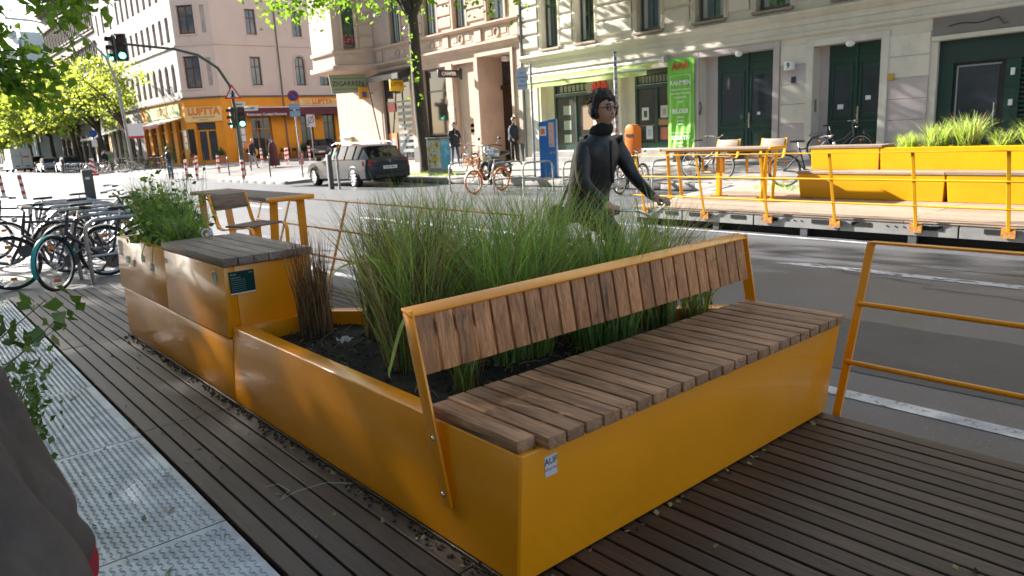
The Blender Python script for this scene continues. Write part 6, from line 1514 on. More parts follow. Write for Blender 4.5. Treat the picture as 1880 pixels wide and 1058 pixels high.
# ============================================================ cars
def car(name, label, cat, paint, loc, rotz, L=4.85, W=1.84, H=1.47, kind='wagon', group=None, plate=None, glassm=None):
    t = thing(name, label, cat, loc, rotz, group, local=True)
    hx = L/2; gl = glassm or mat('car_glass', (.012, .015, .018), .03, spec=.4)
    # stations: x, z_bottom, z_belt, z_top, half width low, belt, top
    if kind == 'wagon':
        S = [(-hx, .42, .80, .86, .70, .66, .60), (-hx+.06, .30, .88, .95, .84, .78, .66), (-hx+.16, .24, .93, 1.00, .90, .84, .68), (-hx+.62, .22, .95, H-.05, .92, .87, .62),
             (-hx+1.0, .22, .95, H, .92, .88, .64), (-hx+2.2, .20, .94, H, .92, .88, .65), (-hx+2.75, .20, .92, H-.04, .92, .88, .63), (-hx+3.50, .20, .90, .97, .92, .88, .72), (-hx+4.3, .22, .82, .86, .91, .84, .72), (-hx+4.7, .26, .70, .74, .86, .78, .66), (hx, .36, .58, .62, .70, .64, .55)]
        gs0, gs1, ws, rw = 3, 6, (6, 7), (2, 3)
    elif kind == 'van':
        S = [(-hx, .40, 1.3, H-.10, .90, .90, .84), (-hx+.08, .35, 1.35, H, .95, .95, .88), (-hx+2.4, .30, 1.35, H, .97, .97, .90), (-hx+3.6, .30, 1.35, H, .97, .97, .88), (-hx+4.4, .30, 1.2, 1.32, .96, .94, .84), (hx-.1, .32, .95, 1.05, .92, .88, .80), (hx, .38, .8, .9, .8, .78, .7)]
        gs0, gs1, ws, rw = 3, 3, (3, 4), None
    else:
        S = [(-hx, .40, .78, .84, .68, .64, .58), (-hx+.08, .28, .88, .95, .82, .78, .64), (-hx+.42, .22, .93, H-.06, .86, .82, .60), (-hx+.8, .20, .93, H, .87, .83, .62), (-hx+1.9, .20, .92, H, .87, .83, .62), (-hx+2.3, .20, .90, H-.05, .87, .83, .60), (-hx+2.95, .20, .88, .95, .87, .82, .68), (hx-.35, .24, .78, .82, .84, .78, .66), (hx, .36, .58, .62, .66, .62, .52)]
        gs0, gs1, ws, rw = 2, 5, (5, 6), (1, 2)
    k = W/1.84
    def sec(s):
        x, zb, zl, zt, w0, w1, w2 = s; w0 *= k; w1 *= k; w2 *= k; zm = (zb+zl)/2
        half = [(w0*.85, zb), (w0*.98, zb+.07), (w0, zm), (w1, zl), (w2+.03*k, zt-.035), (w2*.75, zt), ]
        return [(x, y, z) for y, z in half] + [(x, -y, z) for y, z in reversed(half)]
    R_w = .325 if kind != 'van' else .35; xw = (-hx+.95, hx-.88) if kind != 'van' else (-hx+1.2, hx-1.0)
    B = M(); G = M(); vs = [v for s in S for v in sec(s)]; n = 12; B.v = list(vs); G.v = list(vs)
    for i in range(len(S)-1):
        for j in range(n):
            f = (i*n+j, i*n+(j+1) % n, (i+1)*n+(j+1) % n, (i+1)*n+j)
            side = j in (3, 7); top = j in (4, 5, 6)
            glass = (gs0 <= i < gs1 and side) or (i == ws[0] and (top or side and kind != 'van')) or (rw and i == rw[0] and (top or side))
            if kind == 'van' and i == 3 and side: glass = True
            (G if glass else B).f.append(f); (G if glass else B).mi.append(0)
    B.f += [tuple(range(n-1, -1, -1)), tuple((len(S)-1)*n+q for q in range(n))]; B.mi += [0, 0]
    body = B.build('body', paint, t, smooth=True, ang=28); G.build('windows', gl, t, smooth=True, ang=28)
    m = M()   # pillars and roof rails
    def edge(i, j): return Vector(vs[i*n+j])
    for j0, j1 in ((3, 4), (8, 7)):
        for i in range(gs0, gs1+1):
            a, b = edge(i, j0), edge(i, j1); o = Vector((0, .006 if j0 == 3 else -.006, .004)); m.bar(a+o, b+o, .05, .02, up=(1, 0, 0))
            if i < gs1 and S[i+1][0]-S[i][0] > .9: a2, b2_ = (edge(i, j0)+edge(i+1, j0))/2, (edge(i, j1)+edge(i+1, j1))/2; m.bar(a2+o, b2_+o, .04, .02, up=(1, 0, 0))
        m.tube([edge(i, j0)+Vector((0, 0, .003)) for i in range(gs0, gs1+1)], .012, 5)
    m.build('window_trim', mat('matt_trim', (.02, .02, .022), .85, spec=.1), t)
    for s in (-1, 1):
        for x in xw:
            y = s*(.905*k-.02)
            w = M(); w.lathe([(R_w-.09, -.11), (R_w-.01, -.10), (R_w, -.07), (R_w, .07), (R_w-.01, .10), (R_w-.09, .11)], (x, y-s*.07, R_w), 24, axis='y'); w = w.build('wheel', RUB, t, smooth=True, ang=40)
            m = M(); yy = y+s*.048
            m.ring((x, yy, R_w), R_w-.10, .018, 'y', 24, 5)
            for q in range(10): a = q*math.pi/5; m.bar((x+.04*math.cos(a), yy-s*.004, R_w+.04*math.sin(a)), (x+(R_w-.10)*math.cos(a), yy, R_w+(R_w-.10)*math.sin(a)), .035 if q % 2 else .028, .018, up=(0, 1, 0))
            m.cyl((x, yy-s*.02, R_w), (x, yy+s*.012, R_w), .05, n=12); m.build('rim', SILV, w, smooth=True, ang=40)
            m = M(); m.ring((x, s*(.918*k-.03), R_w+.02), R_w+.035, .035, 'y', 24, 6, a0=-8, a1=188); m.build('wheel_arch', BLACK, t, smooth=True)
    zt = .72 if kind != 'van' else .8
    for s in (-1, 1):
        m = M(); m.hexa([(-hx+.02, s*.50*k, zt), (-hx+.02, s*.80*k, zt), (-hx+.30, s*.915*k, zt+.02), (-hx+.12, s*.55*k, zt), (-hx+.01, s*.50*k, zt+.17), (-hx+.05, s*.78*k, zt+.17), (-hx+.34, s*.885*k, zt+.17), (-hx+.14, s*.55*k, zt+.17)]); m.build('tail_light', mat('tail_light_red', (.55, .02, .02), .15, coat=.5), t)
        m = M(); m.hexa([(hx-.25, s*.52*k, .60), (hx-.02, s*.50*k, .58), (hx-.25, s*.83*k, .60), (hx-.32, s*.80*k, .60), (hx-.30, s*.52*k, .74), (hx-.10, s*.48*k, .70), (hx-.35, s*.82*k, .76), (hx-.4, s*.78*k, .76)]); m.build('headlight', CHROME, t)
        xm = -hx+3.35 if kind == 'wagon' else (hx-1.3); m = M(); m.obox((xm, s*(.99*k), .98 if kind != 'van' else 1.5), (.11, .20, .13)); m.build('mirror', paint, t, bev=.025)
    m = M(); m.box(-hx-.012, -.60*k, .30, -hx+.10, .60*k, .42); m.box(hx-.08, -.55*k, .30, hx+.02, .55*k, .42); m.build('bumper_trim', BLACK, t, bev=.01, seg=1)
    m = M(); m.box(-hx-.022, -.27, .60, -hx-.004, .27, .71); p = m.build('number_plate', WHITE, t)
    if plate:
        text(plate, .085, (-hx-.024, .0, .655), BLACK, p, X=(0, -1, 0), ext=.001)
    m = M(); m.box(hx+.005, -.26, .42, hx+.03, .26, .53); m.build('number_plate', WHITE, t)
    return t, body
GREYC = mat('car_silver_grey', (.04, .043, .052), .65, 0.0, spec=.08, coat=.22)
c_, bd_ = car('parked_car', 'grey metallic estate car glinting in the sun at the kerb', 'car', GREYC, (13.42, 24.55, 0), R_(90), H=1.43, plate='B MW 8041')
m = M(); m.cyl((-2.447, 0, .86), (-2.437, 0, .86), .045, n=14) ; m.build('round_badge', bm_('badge_blue', (.1, .2, .45)), c_)
for s in (-.62, .62): m = M(); m.tube([(-1.7, s, 1.46), (-1.5, s, 1.52), (.2, s, 1.53), (.5, s, 1.46)], .015, 6); m.build('roof_rail', CHROME, c_, smooth=True)
WHC = mat('car_white', (.62, .63, .64), .3, coat=.6); BLC = mat('car_blue', (.03, .08, .24), .3, .3, coat=.8); ORC = mat('car_orange', (.62, .24, .04), .3, coat=.5); DKC = mat('car_dark', (.03, .035, .045), .3, .3, coat=.7)
SVC = mat('car_pale_silver', (.40, .42, .45), .3, .6, coat=.6)
v_, vb = car('delivery_van', 'white panel van seen from behind at the left picture edge', 'van', WHC, (12.6, 103, .0), R_(92), L=5.9, W=2.0, H=2.65, kind='van')
m = M(); m.box(-2.965, -.02, .55, -2.955, .02, 2.4); m.box(-2.965, -.7, .62, -2.95, .7, .72); m.build('door_seam', DSTEEL, v_)
text('Transport', .26, (-2.97, .35, 1.85), mat('teal_print', (.1, .35, .33), .5), v_, X=(0, -1, 0)); m = M(); m.box(-2.965, -.75, 1.6, -2.957, -.15, 1.8); m.build('orange_logo', mat('logo_orange', (.6, .2, .05), .5), v_)
car('parked_car', 'blue hatchback parked up the street beside the rack row', 'car', BLC, (14.0, 81.5, .05), R_(91), L=4.0, W=1.74, H=1.48, kind='hatch', group='cars up the street')
car('parked_car', 'pale silver car parked in front of the blue hatchback', 'car', SVC, (13.4, 88.5, .03), R_(91), L=4.2, W=1.76, H=1.45, kind='hatch', group='cars up the street')
car('parked_car', 'orange car partly hidden by the white van', 'car', ORC, (15.0, 107, .1), R_(92), L=4.2, W=1.76, H=1.6, kind='hatch', group='cars up the street')
car('parked_car', 'small dark hatchback in front of the orange side front', 'car', DKC, (27.2, 55.6, .4), R_(-108), L=3.7, W=1.66, H=1.46, kind='hatch', group='cars in the side street')
car('parked_car', 'dark blue car half hidden behind the yellow cart', 'car', mat('car_navy', (.02, .03, .08), .3, .3, coat=.7), (30.5, 55.2, .4), R_(-100), L=4.3, W=1.78, H=1.55, kind='hatch', group='cars in the side street')
car('parked_car', 'dark car at the side street edge beside the corner pier', 'car', DKC, (29.4, 46.5, .4), R_(20), L=4.3, W=1.8, H=1.9, kind='hatch', group='cars in the side street')
t = thing('vendor_cart', 'white and yellow striped cart behind the silver car', 'cart', (20.6, 36.9, .4))
m = M(); m.box(19.9, 36.6, .7, 21.9, 37.6, 1.75); m.build('body', WHITE, t, bev=.04); m = M(); m.box(19.85, 36.55, 1.42, 21.95, 36.598, 1.68); m.build('stripe', YSG, t); m = M(); m.box(20.2, 36.55, 1.20, 21.2, 36.597, 1.38); m.build('red_stripe', RED, t)
m = M(); m.box(19.8, 36.5, 1.76, 22, 37.7, 1.82); m.build('lid', WHITE, t); m = M(); m.cyl((20.3, 36.62, .62), (20.3, 36.75, .62), .22, n=14); m.cyl((21.5, 36.62, .62), (21.5, 36.75, .62), .22, n=14); m.build('wheel', RUB, t); m = M(); m.ball((20.7, 37, 2.0), .16, 10, 6); m.ball((21.4, 37, 2.02), .18, 10, 6); m.build('sack', WHITE, t, smooth=True)

# ============================================================ street furniture
t = thing('ticket_machine', 'tall blue parking ticket machine beside the far racks', 'ticket machine', (14.95, 15.72, .22))
BLU = mat('machine_blue', (.015, .15, .45), .35, coat=.5); 
u = Vector((.60, -.80, 0)); nrm = Vector((-.80, -.60, 0))   # faces the camera side
def tm(a, b, z): q = Vector((14.78, 16.0, 0)) + u*a - nrm*b; return (q.x, q.y, z)
m = M(); m.hexa([tm(0, 0, .22), tm(.50, 0, .22), tm(.50, .38, .22), tm(0, .38, .22), tm(0, 0, 1.84), tm(.50, 0, 1.92), tm(.50, .38, 1.92), tm(0, .38, 1.84)]); m.build('housing', BLU, t, bev=.015)
m = M(); m.hexa([tm(.03, -.008, 1.45), tm(.22, -.008, 1.45), tm(.22, -.001, 1.45), tm(.03, -.001, 1.45), tm(.03, -.008, 1.72), tm(.22, -.008, 1.72), tm(.22, -.001, 1.72), tm(.03, -.001, 1.72)]); q = m.build('label_panel', WHITE, t)
m = M(); m.hexa([tm(.06, -.012, 1.49), tm(.18, -.012, 1.49), tm(.18, -.009, 1.49), tm(.06, -.009, 1.49), tm(.06, -.012, 1.65), tm(.18, -.012, 1.65), tm(.18, -.009, 1.65), tm(.06, -.009, 1.65)]); m.build('orange_square', mat('orange_print', (.70, .20, .03), .5), q)
m = M(); m.hexa([tm(.29, -.008, 1.12), tm(.45, -.008, 1.12), tm(.45, -.001, 1.12), tm(.29, -.001, 1.12), tm(.29, -.008, 1.82), tm(.45, -.008, 1.82), tm(.45, -.001, 1.82), tm(.29, -.001, 1.82)]); m.build('tariff_panel', mat('tariff_orange', (.72, .45, .30), .5, col2=(.25, .35, .5), scale=9, ramp=(.55, .6)), t)
m = M()
for a in (.31, .40): m.hexa([tm(a, -.01, .92), tm(a+.05, -.01, .92), tm(a+.05, -.001, .92), tm(a, -.001, .92), tm(a, -.01, 1.0), tm(a+.05, -.01, 1.0), tm(a+.05, -.001, 1.0), tm(a, -.001, 1.0)])
m.build('coin_slot', STEEL, t)
ORP = mat('orange_bin_plastic', (.80, .20, .02), .45)
t = thing('litter_bin', 'orange litter bin with domed top on a post', 'litter bin', (14.86, 12.53, .22))
m = M(); pr = [(.17*math.cos(a)+13.02-.0, .17*math.sin(a)+1.52) for a in [math.pi*k/10 for k in range(11)]] ; m.prism([(13.19-.36, .95)]+[(13.19, .95)] + pr[:1] + pr[1:] if False else [(12.36, .90), (12.70, .90)] + [(12.53+.17*math.cos(a), 1.47+.17*math.sin(a)) for a in [math.pi*k/10 for k in range(11)]], 14.72, 15.0, 'x'); m.build('bin', ORP, t, bev=.03)
m = M(); m.box(14.700, 12.42, 1.34, 14.715, 12.64, 1.40); m.cyl((14.86, 12.53, .2), (14.86, 12.53, .9), .035, n=8); m.build('opening', BLACK, t)
t = thing('sign_post', 'tall galvanised pole covered in old stickers beside the orange bin', 'pole', (14.9, 13.17, .2)); m = M(); m.cyl((14.9, 13.12, .1), (14.9, 13.12, 3.45), .045, n=12); m.build('pole', mat('stickered_pole', (.4, .42, .45), .5, .4, col2=(.12, .12, .13), scale=12, ramp=(.5, .55)), t, smooth=True)
m = M(); m.cyl((14.9, 13.12, 3.45), (14.9, 13.12, 3.49), .05, n=12); m.build('cap', DSTEEL, t)
t = thing('info_sign_post', 'thin pole with a grey rounded historical info sign', 'sign', (15.17, 16.66, .23)); m = M(); m.cyl((15.17, 16.66, .2), (15.17, 16.66, 3.55), .035, n=10); m.build('pole', STEEL, t, smooth=True)
SGB = mat('sign_blue_grey', (.45, .52, .62), .4)
pts = [(-.15, 0), (.15, 0)] + [(.15*math.cos(a), .50+.15*math.sin(a)) for a in [math.pi*k/10 for k in range(11)]]
dxs = Vector((.72, -.69, 0)); org = Vector((14.98, 16.84, 2.82)); nn2 = Vector((-.69, -.72, 0))
m = M(); vs = [org+dxs*a+Vector((0, 0, b)) for a, b in pts]+[org+dxs*a+Vector((0, 0, b))-nn2*.02 for a, b in pts]; n = len(pts); m.add(vs, [tuple(range(n)), tuple(range(2*n-1, n-1, -1))]+[(i, (i+1) % n, n+(i+1) % n, n+i) for i in range(n)]); sb_ = m.build('sign', SGB, t)
for k, s in enumerate(('Dorf', 'Friedrichshain', '1891', 'Hier stand')): text(s, .06, org+dxs*0+Vector((0, 0, .48-k*.12))+nn2*.004, mat('blue_black', (.01, .015, .05), .5), sb_, X=dxs)
# poster covered utility box
t = thing('utility_box', 'grey electricity box pasted with posters beside the tree', 'utility box', (15.2, 21.8, .24))
CON = mat('concrete', (.28, .27, .25), .85, col2=(.2, .19, .18), scale=8)
UB = Fr((14.93, 22.05, 0), (.35, -.94, 0), (-.94, -.35, 0))
m = M(); UB.box(m, -.03, .62, .2, .42, 0, .62); m.build('base', CON, t)
m = M(); UB.box(m, 0, .59, .42, 1.50, .02, .58); m.build('cabinet', mat('cabinet_grey', (.3, .31, .3), .7), t, bev=.01); m = M(); UB.box(m, -.03, .62, 1.50, 1.56, -.01, .62); m.build('lid', CON, t, bev=.01)
m = M(); UB.box(m, .02, .57, .50, 1.46, .008, .0185); m.build('poster', mat('torn_posters', (.62, .6, .5), .7, col2=(.62, .45, .05), scale=3.5, ramp=(.5, .54), dirt=(.06, .05, .05), dscale=9, dramp=(.57, .6)), t, label='torn yellow and white poster')
m = M(); UB.box(m, .591, .597, .44, 1.46, .03, .56); q = m.build('poster', mat('blue_poster', (.04, .30, .48), .6, col2=(.15, .45, .6), scale=3, ramp=(.5, .55), dirt=(.35, .2, .12), dscale=6, dramp=(.6, .63)), t, label='blue poster')
m = M(); rd = random.Random(3)
# grass at the tree foot
rs2 = np.random.default_rng(8)
root = np.stack([rs2.uniform(14.7, 16.4, 900), rs2.uniform(20.6, 24.2, 900), np.full(900, .25)], 1); o = blades_mesh('tree_pit_grass', root, .05+.09*rs2.random(900), .03*rs2.random(900), .4, .01, [GRN2, GRN], rs2.choice(2, 900), None, seg=3); tag(o, kind='stuff')
root = np.stack([rs2.uniform(13.2, 15.2, 700), rs2.uniform(6.6, 8.6, 700), np.full(700, .2)], 1); o = blades_mesh('pavement_grass', root, .04+.07*rs2.random(700), .03*rs2.random(700), .4, .01, [GRN2, GRN], rs2.choice(2, 700), None, seg=3); tag(o, kind='stuff')
# red and white bollards
def make_boll():
    t = thing('bollard', 'b', 'bollard', local=True)
    m = M(); m.lathe([(.075, 0), (.075, .95), (.06, .98), (0, .99)], n=14); m.build('post', WHITE, t, smooth=True, ang=40)
    for z in (.20, .50, .78): m = M(); m.lathe([(.077, z), (.077, z+.13)], n=14); m.build('red_band', RED, t, smooth=True, ang=40)
    return t
bo = make_boll()
BL = [((12.45, 33.1, .02), 'red and white bollard nearest to the traffic light foot'), ((19.9, 49.2, .4), 'red and white bollard between the man and the veiled woman'), ((19.25, 43.8, .36), 'red and white bollard right of the veiled woman, front one of the pair'),
      ((19.7, 44.6, .38), 'red and white bollard right of the veiled woman, rear one of the pair'), ((22.6, 47.6, .4), 'red and white bollard beside the small dark hatchback'), ((15.2, 44.1, .16), 'lone red and white bollard in front of the corner door'),
      ((15.1, 47.6, .18), 'rear bollard of the cluster right of the distant cyclist'), ((12.4, 39.3, .01), 'right front bollard of the cluster beside the distant cyclist'), ((12.3, 40.6, 0), 'second front bollard of the cluster beside the distant cyclist'), ((13.2, 43.5, .06), 'leftmost bollard of the cluster beside the distant cyclist'),
      ((28.0, 50.0, .4), 'red and white bollard beside the yellow striped cart')]
for p, l in BL: place(bo, p, 0, l, 'red and white bollards')
place(bo, (4.25, 34.5, 0), 0, 'tilted red and white bollard behind the near racks', 'red and white bollards').rotation_euler = (0, R_(-4), 0)
place(bo, (3.9, 37.5, 0), 0, 'red and white bollard cut by the left picture edge', 'red and white bollards').rotation_euler = (0, R_(-3), 0)
# dark thin bollards
def make_thin():
    t = thing('bollard', 'b', 'bollard', local=True); m = M(); m.cyl((0, 0, 0), (0, 0, .92), .035, n=10); m.build('post', DSTEEL, t, smooth=True, ang=40); m = M(); m.ball((0, 0, .95), .055, 10, 6); m.build('knob', STEEL, t, smooth=True); return t
tb_ = make_thin()
for p, l in (((14.3, 40, .1), 'thin dark post left of the traffic light foot'), ((16.3, 42, .2), 'thin dark post behind the traffic light foot'), ((13.7, 33.1, .08), 'thin dark post in front of the veiled woman')): place(tb_, p, 0, l, 'thin dark posts')
# grey flat bollards / posts
for (x, y, lab, w) in ((5.72, 30.2, 'dark grey flat topped post behind the near bicycle racks', .34), (11.75, 23.3, 'dark grey post standing in front of the silver estate car', .15)):
    t = thing('post', lab, 'post', (x, y, 0)); m = M(); m.box(x-w/2, y-.09, 0, x+w/2, y+.09, 1.06 if w > .2 else 1.18); m.build('shaft', mat('post_grey', (.09, .095, .10), .5, col2=(.06, .065, .07), scale=5), t, bev=.03)
    if w > .2: m = M(); m.box(x-.09, y-.096, .72, x+.05, y-.091, .80); m.build('label', WHITE, t)
t = thing('sign_post', 'thin steel tube beside the dark post at the silver car', 'pole', (12.1, 22.6, 0)); m = M(); m.cyl((11.95, 23.1, 0), (11.95, 23.1, 1.15), .04, n=10); m.build('pole', STEEL, t, smooth=True)
# sign poles
def disc(m, c, X, r, d0, d1, N, n=24):
    X = Vector(X).normalized(); N = Vector(N).normalized(); c = Vector(c)
    vs = [c + X*r*math.cos(a)+Vector((0, 0, 1))*r*math.sin(a) + N*d for d in (d0, d1) for a in [2*math.pi*k/n for k in range(n)]]
    m.add(vs, [tuple(range(n-1, -1, -1)), tuple(range(n, 2*n))]+[(i, (i+1) % n, n+(i+1) % n, n+i) for i in range(n)])
X1 = Vector((.87, -.5, 0)); N1 = Vector((-.5, -.87, 0))
def plate(m, c, w, h, d0, d1, X=X1, N=N1):
    c = Vector(c); m.hexa([c-X*w/2-Vector((0, 0, h/2))+N*d0, c+X*w/2-Vector((0, 0, h/2))+N*d0, c+X*w/2-Vector((0, 0, h/2))+N*d1, c-X*w/2-Vector((0, 0, h/2))+N*d1, c-X*w/2+Vector((0, 0, h/2))+N*d0, c+X*w/2+Vector((0, 0, h/2))+N*d0, c+X*w/2+Vector((0, 0, h/2))+N*d1, c-X*w/2+Vector((0, 0, h/2))+N*d1])
BLS = mat('sign_blue', (.02, .07, .28), .4)
t = thing('no_parking_sign', 'leaning pole with a no stopping disc and two blue plates', 'traffic sign', (13.8, 29.9, .1))
bx_, by_ = 13.8, 29.9; m = M(); m.cyl((bx_, by_, .05), (bx_-.05, by_, 3.75), .04, n=10); m.build('pole', STEEL, t, smooth=True)
m = M(); disc(m, (bx_-.05, by_, 3.55), X1, .23, .05, .065, N1); q = m.build('red_ring', RED, t); m = M(); disc(m, (bx_-.05, by_, 3.55), X1, .185, .066, .070, N1); m.build('blue_disc', BLS, q)
m = M(); m.bar(Vector((bx_-.05, by_, 3.55))+N1*.073-X1*.13+Vector((0, 0, .13)), Vector((bx_-.05, by_, 3.55))+N1*.073+X1*.13-Vector((0, 0, .13)), .04, .004, up=N1); m.build('red_bar', RED, q)
for z, s in ((3.12, 'Mo-Fr 7-19h'), (2.82, 'Be- und Entladen')): m = M(); plate(m, (bx_-.04, by_, z), .42, .24, .05, .06); q = m.build('blue_plate', mat('plate_blue', (.28, .40, .60), .4), t); text(s, .055, Vector((bx_-.04, by_, z))+N1*.062, WHITE, q, X=X1)
m = M(); plate(m, (bx_-.0, by_, .98), .2, .55, .05, .06); q = m.build('red_leaflet', mat('leaflet', (.45, .12, .1), .6, col2=(.6, .6, .6), scale=12, ramp=(.5, .55)), t)
t = thing('no_parking_sign', 'grey square end of restriction sign on a pole before the orange front', 'traffic sign', (26.0, 54, .4)); m = M(); m.cyl((26.0, 54, .4), (26.0, 54, 3.6), .04, n=8); m.build('pole', STEEL, t); m = M(); plate(m, (26.0, 53.9, 3.25), .62, .95, 0, .02); q = m.build('plate', mat('plate_grey', (.5, .52, .56), .5), t)
m = M(); disc(m, (26, 53.9, 3.3), X1, .24, .021, .028, N1); m.build('disc', DSTEEL, q); m = M(); disc(m, (26, 53.9, 3.3), X1, .18, .029, .034, N1); m.build('inner_disc', MATS['plate_grey'], q); m = M(); m.bar(Vector((26, 53.9, 3.3))+N1*.04-X1*.25-Vector((0, 0, .4)), Vector((26, 53.9, 3.3))+N1*.04+X1*.25+Vector((0, 0, .4)), .05, .004, up=N1); m.build('slash', BLACK, q)
# traffic light with curved mast arm
POLE = mat('pole_green_grey', (.07, .10, .085), .55, col2=(.05, .07, .06), scale=3)
tx, ty = 13.9, 36.9
t = thing('traffic_light', 'green grey traffic light mast with a curved arm over the street', 'traffic light', (tx, ty, .09))
def solve(x, y, z): return (x, y, z)
m = M(); arm = [(tx, ty, .05), (tx, ty, 3.2), (tx-.12, ty+.05, 4.5), (tx-.55, ty+.15, 5.35), (tx-1.35, ty+.35, 5.95), (tx-2.3, ty+.6, 6.22), (tx-4.4, ty+1.1, 6.45)]
m.tube(arm[:2], [.11, .085], 12); m.tube(arm[1:], [.085, .075, .07, .065, .06, .055], 10); m.build('mast', POLE, t, smooth=True)
m = M(); m.lathe([(.12, 0), (.12, 1.0), (.09, 1.05)], (tx, ty, .08), 12); m.build('mast_foot', POLE, t, smooth=True, ang=40)
GLW = mat('green_signal', (.05, .9, .5), .3, emit=(.08, 1.0, .55), estr=5.0); DRD = mat('dark_lens', (.09, .02, .015), .3); HSG = mat('signal_housing', (.012, .016, .015), .5)
def signal(c, X, N, h=1.0, w=.34, back=True, parent=t, frame=True):
    c = Vector(c); X = Vector(X).normalized(); N = Vector(N).normalized(); m = M()
    plate(m, c, w, h, -.16, .0, X, N); q = m.build('signal_head', HSG, parent, bev=.02, seg=1)
    if frame: m = M(); plate(m, c, w+.10, h+.10, -.10, -.085, X, N); m.build('rim_board', mat('signal_rim', (.35, .37, .38), .5), q); m = M(); plate(m, c, w+.04, h+.04, -.084, -.08, X, N); m.build('back_board', HSG, q)
    for k in range(3):
        cc = c + Vector((0, 0, h*(.33-.33*k))); m = M(); disc(m, cc, X, w*.34, .002, .015, N, 18); m.build('lens', GLW if k == 2 else DRD, q)
        m = M(); pts = [cc+X*w*.40*math.cos(a)+Vector((0, 0, 1))*w*.40*math.sin(a) for a in [R_(-15+210*i/10) for i in range(11)]]
        vs = pts+[p+N*.16 for p in pts]; m.add(vs, [(i, i+1, 12+i, 11+i) for i in range(10)]); m.build('visor', HSG, q)
signal((tx-4.45, ty+1.12, 6.30), (.94, -.34, 0), (-.34, -.94, -.03), 1.12, .38)
signal((tx-4.85, ty+1.35, 6.26), (.2, -.98, 0), (-.98, -.2, 0), 1.12, .38, frame=True)
signal((tx+.24, ty-.05, 3.02), (.94, -.34, 0), (-.34, -.94, 0), 1.0, .32, frame=False)
signal((tx-.28, ty+.05, 2.98), (.1, .99, 0), (-.99, .1, 0), 1.0, .28, frame=False)
m = M(); c = Vector((tx-.10, ty-.15, 4.12)); r = .46
tri = [c+X1*r*math.cos(R_(a))*.98+Vector((0, 0, r*math.sin(R_(a)))) for a in (90, 210, 330)]
m.add(tri+[p-N1*.02 for p in tri], [(0, 1, 2), (5, 4, 3), (0, 3, 4, 1), (1, 4, 5, 2), (2, 5, 3, 0)]); q = m.build('warning_triangle', RED, t)
tri2 = [c+N1*.006+(p-c)*.72 for p in tri]; m = M(); m.add(tri2, [(0, 1, 2)]); m.build('white_field', WHITE, q)
m = M(); cc = c+N1*.012; m.hexa([cc-X1*.05-Vector((0, 0, .16)), cc+X1*.05-Vector((0, 0, .16)), cc+X1*.05-Vector((0, 0, .16))+N1*.003, cc-X1*.05-Vector((0, 0, .16))+N1*.003, cc-X1*.05+Vector((0, 0, .08)), cc+X1*.05+Vector((0, 0, .08)), cc+X1*.05+Vector((0, 0, .08))+N1*.003, cc-X1*.05+Vector((0, 0, .08))+N1*.003])
disc(m, cc+Vector((0, 0, .11)), X1, .05, 0, .003, N1, 12); m.bar(cc-X1*.13+Vector((0, 0, .02)), cc+X1*.13+Vector((0, 0, .02)), .03, .004, up=N1); m.bar(cc-X1*.10-Vector((0, 0, .15)), cc, .03, .004, up=N1); m.bar(cc+X1*.10-Vector((0, 0, .15)), cc, .03, .004, up=N1); m.build('pictogram', BLACK, q)
for (dx, z, s, w) in ((.52, 3.42, 'Forststraße', 1.05), (.18, 3.62, 'Bergstr.', .55)):
    m = M(); plate(m, (tx+dx, ty-.12, z), w, .24, 0, .02); q = m.build('street_name_plate', WHITE, t); m = M(); plate(m, (tx+dx, ty-.12, z), w-.05, .19, .021, .023); m.build('plate_border', mat('plate_inner', (.7, .7, .68), .5), q); text(s, .16 if w > .8 else .10, Vector((tx+dx, ty-.12, z))+N1*.026, BLACK, q, X=X1, bold=.004)
# street lamp
t = thing('street_lamp', 'tall curved street lamp leaning over the far carriageway', 'street lamp', (15.5, 64.2, .2))
m = M(); m.tube([(15.5, 64.2, .1), (15.4, 64.2, 4), (15.25, 64.25, 7.0), (14.8, 64.4, 8.8), (13.9, 64.8, 10.1), (12.3, 65.3, 11.0), (10.6, 66.0, 11.45)], [.14, .12, .10, .085, .075, .065, .06], 10); m.build('pole', mat('lamp_pole', (.26, .27, .26), .5, .3), t, smooth=True)
m = M(); m.bar((9.0, 66.5, 11.62), (10.7, 65.95, 11.44), .34, .14); m.build('lantern', mat('lantern_grey', (.5, .52, .54), .4), t, bev=.04)
m = M(); plate(m, (15.9, 63.9, 3.2), 1.3, 1.15, 0, .05); q = m.build('poster_board', WHITE, t); m = M(); plate(m, (15.9, 63.9, 2.72), 1.3, .18, .051, .055); m.build('red_stripe', RED, q)
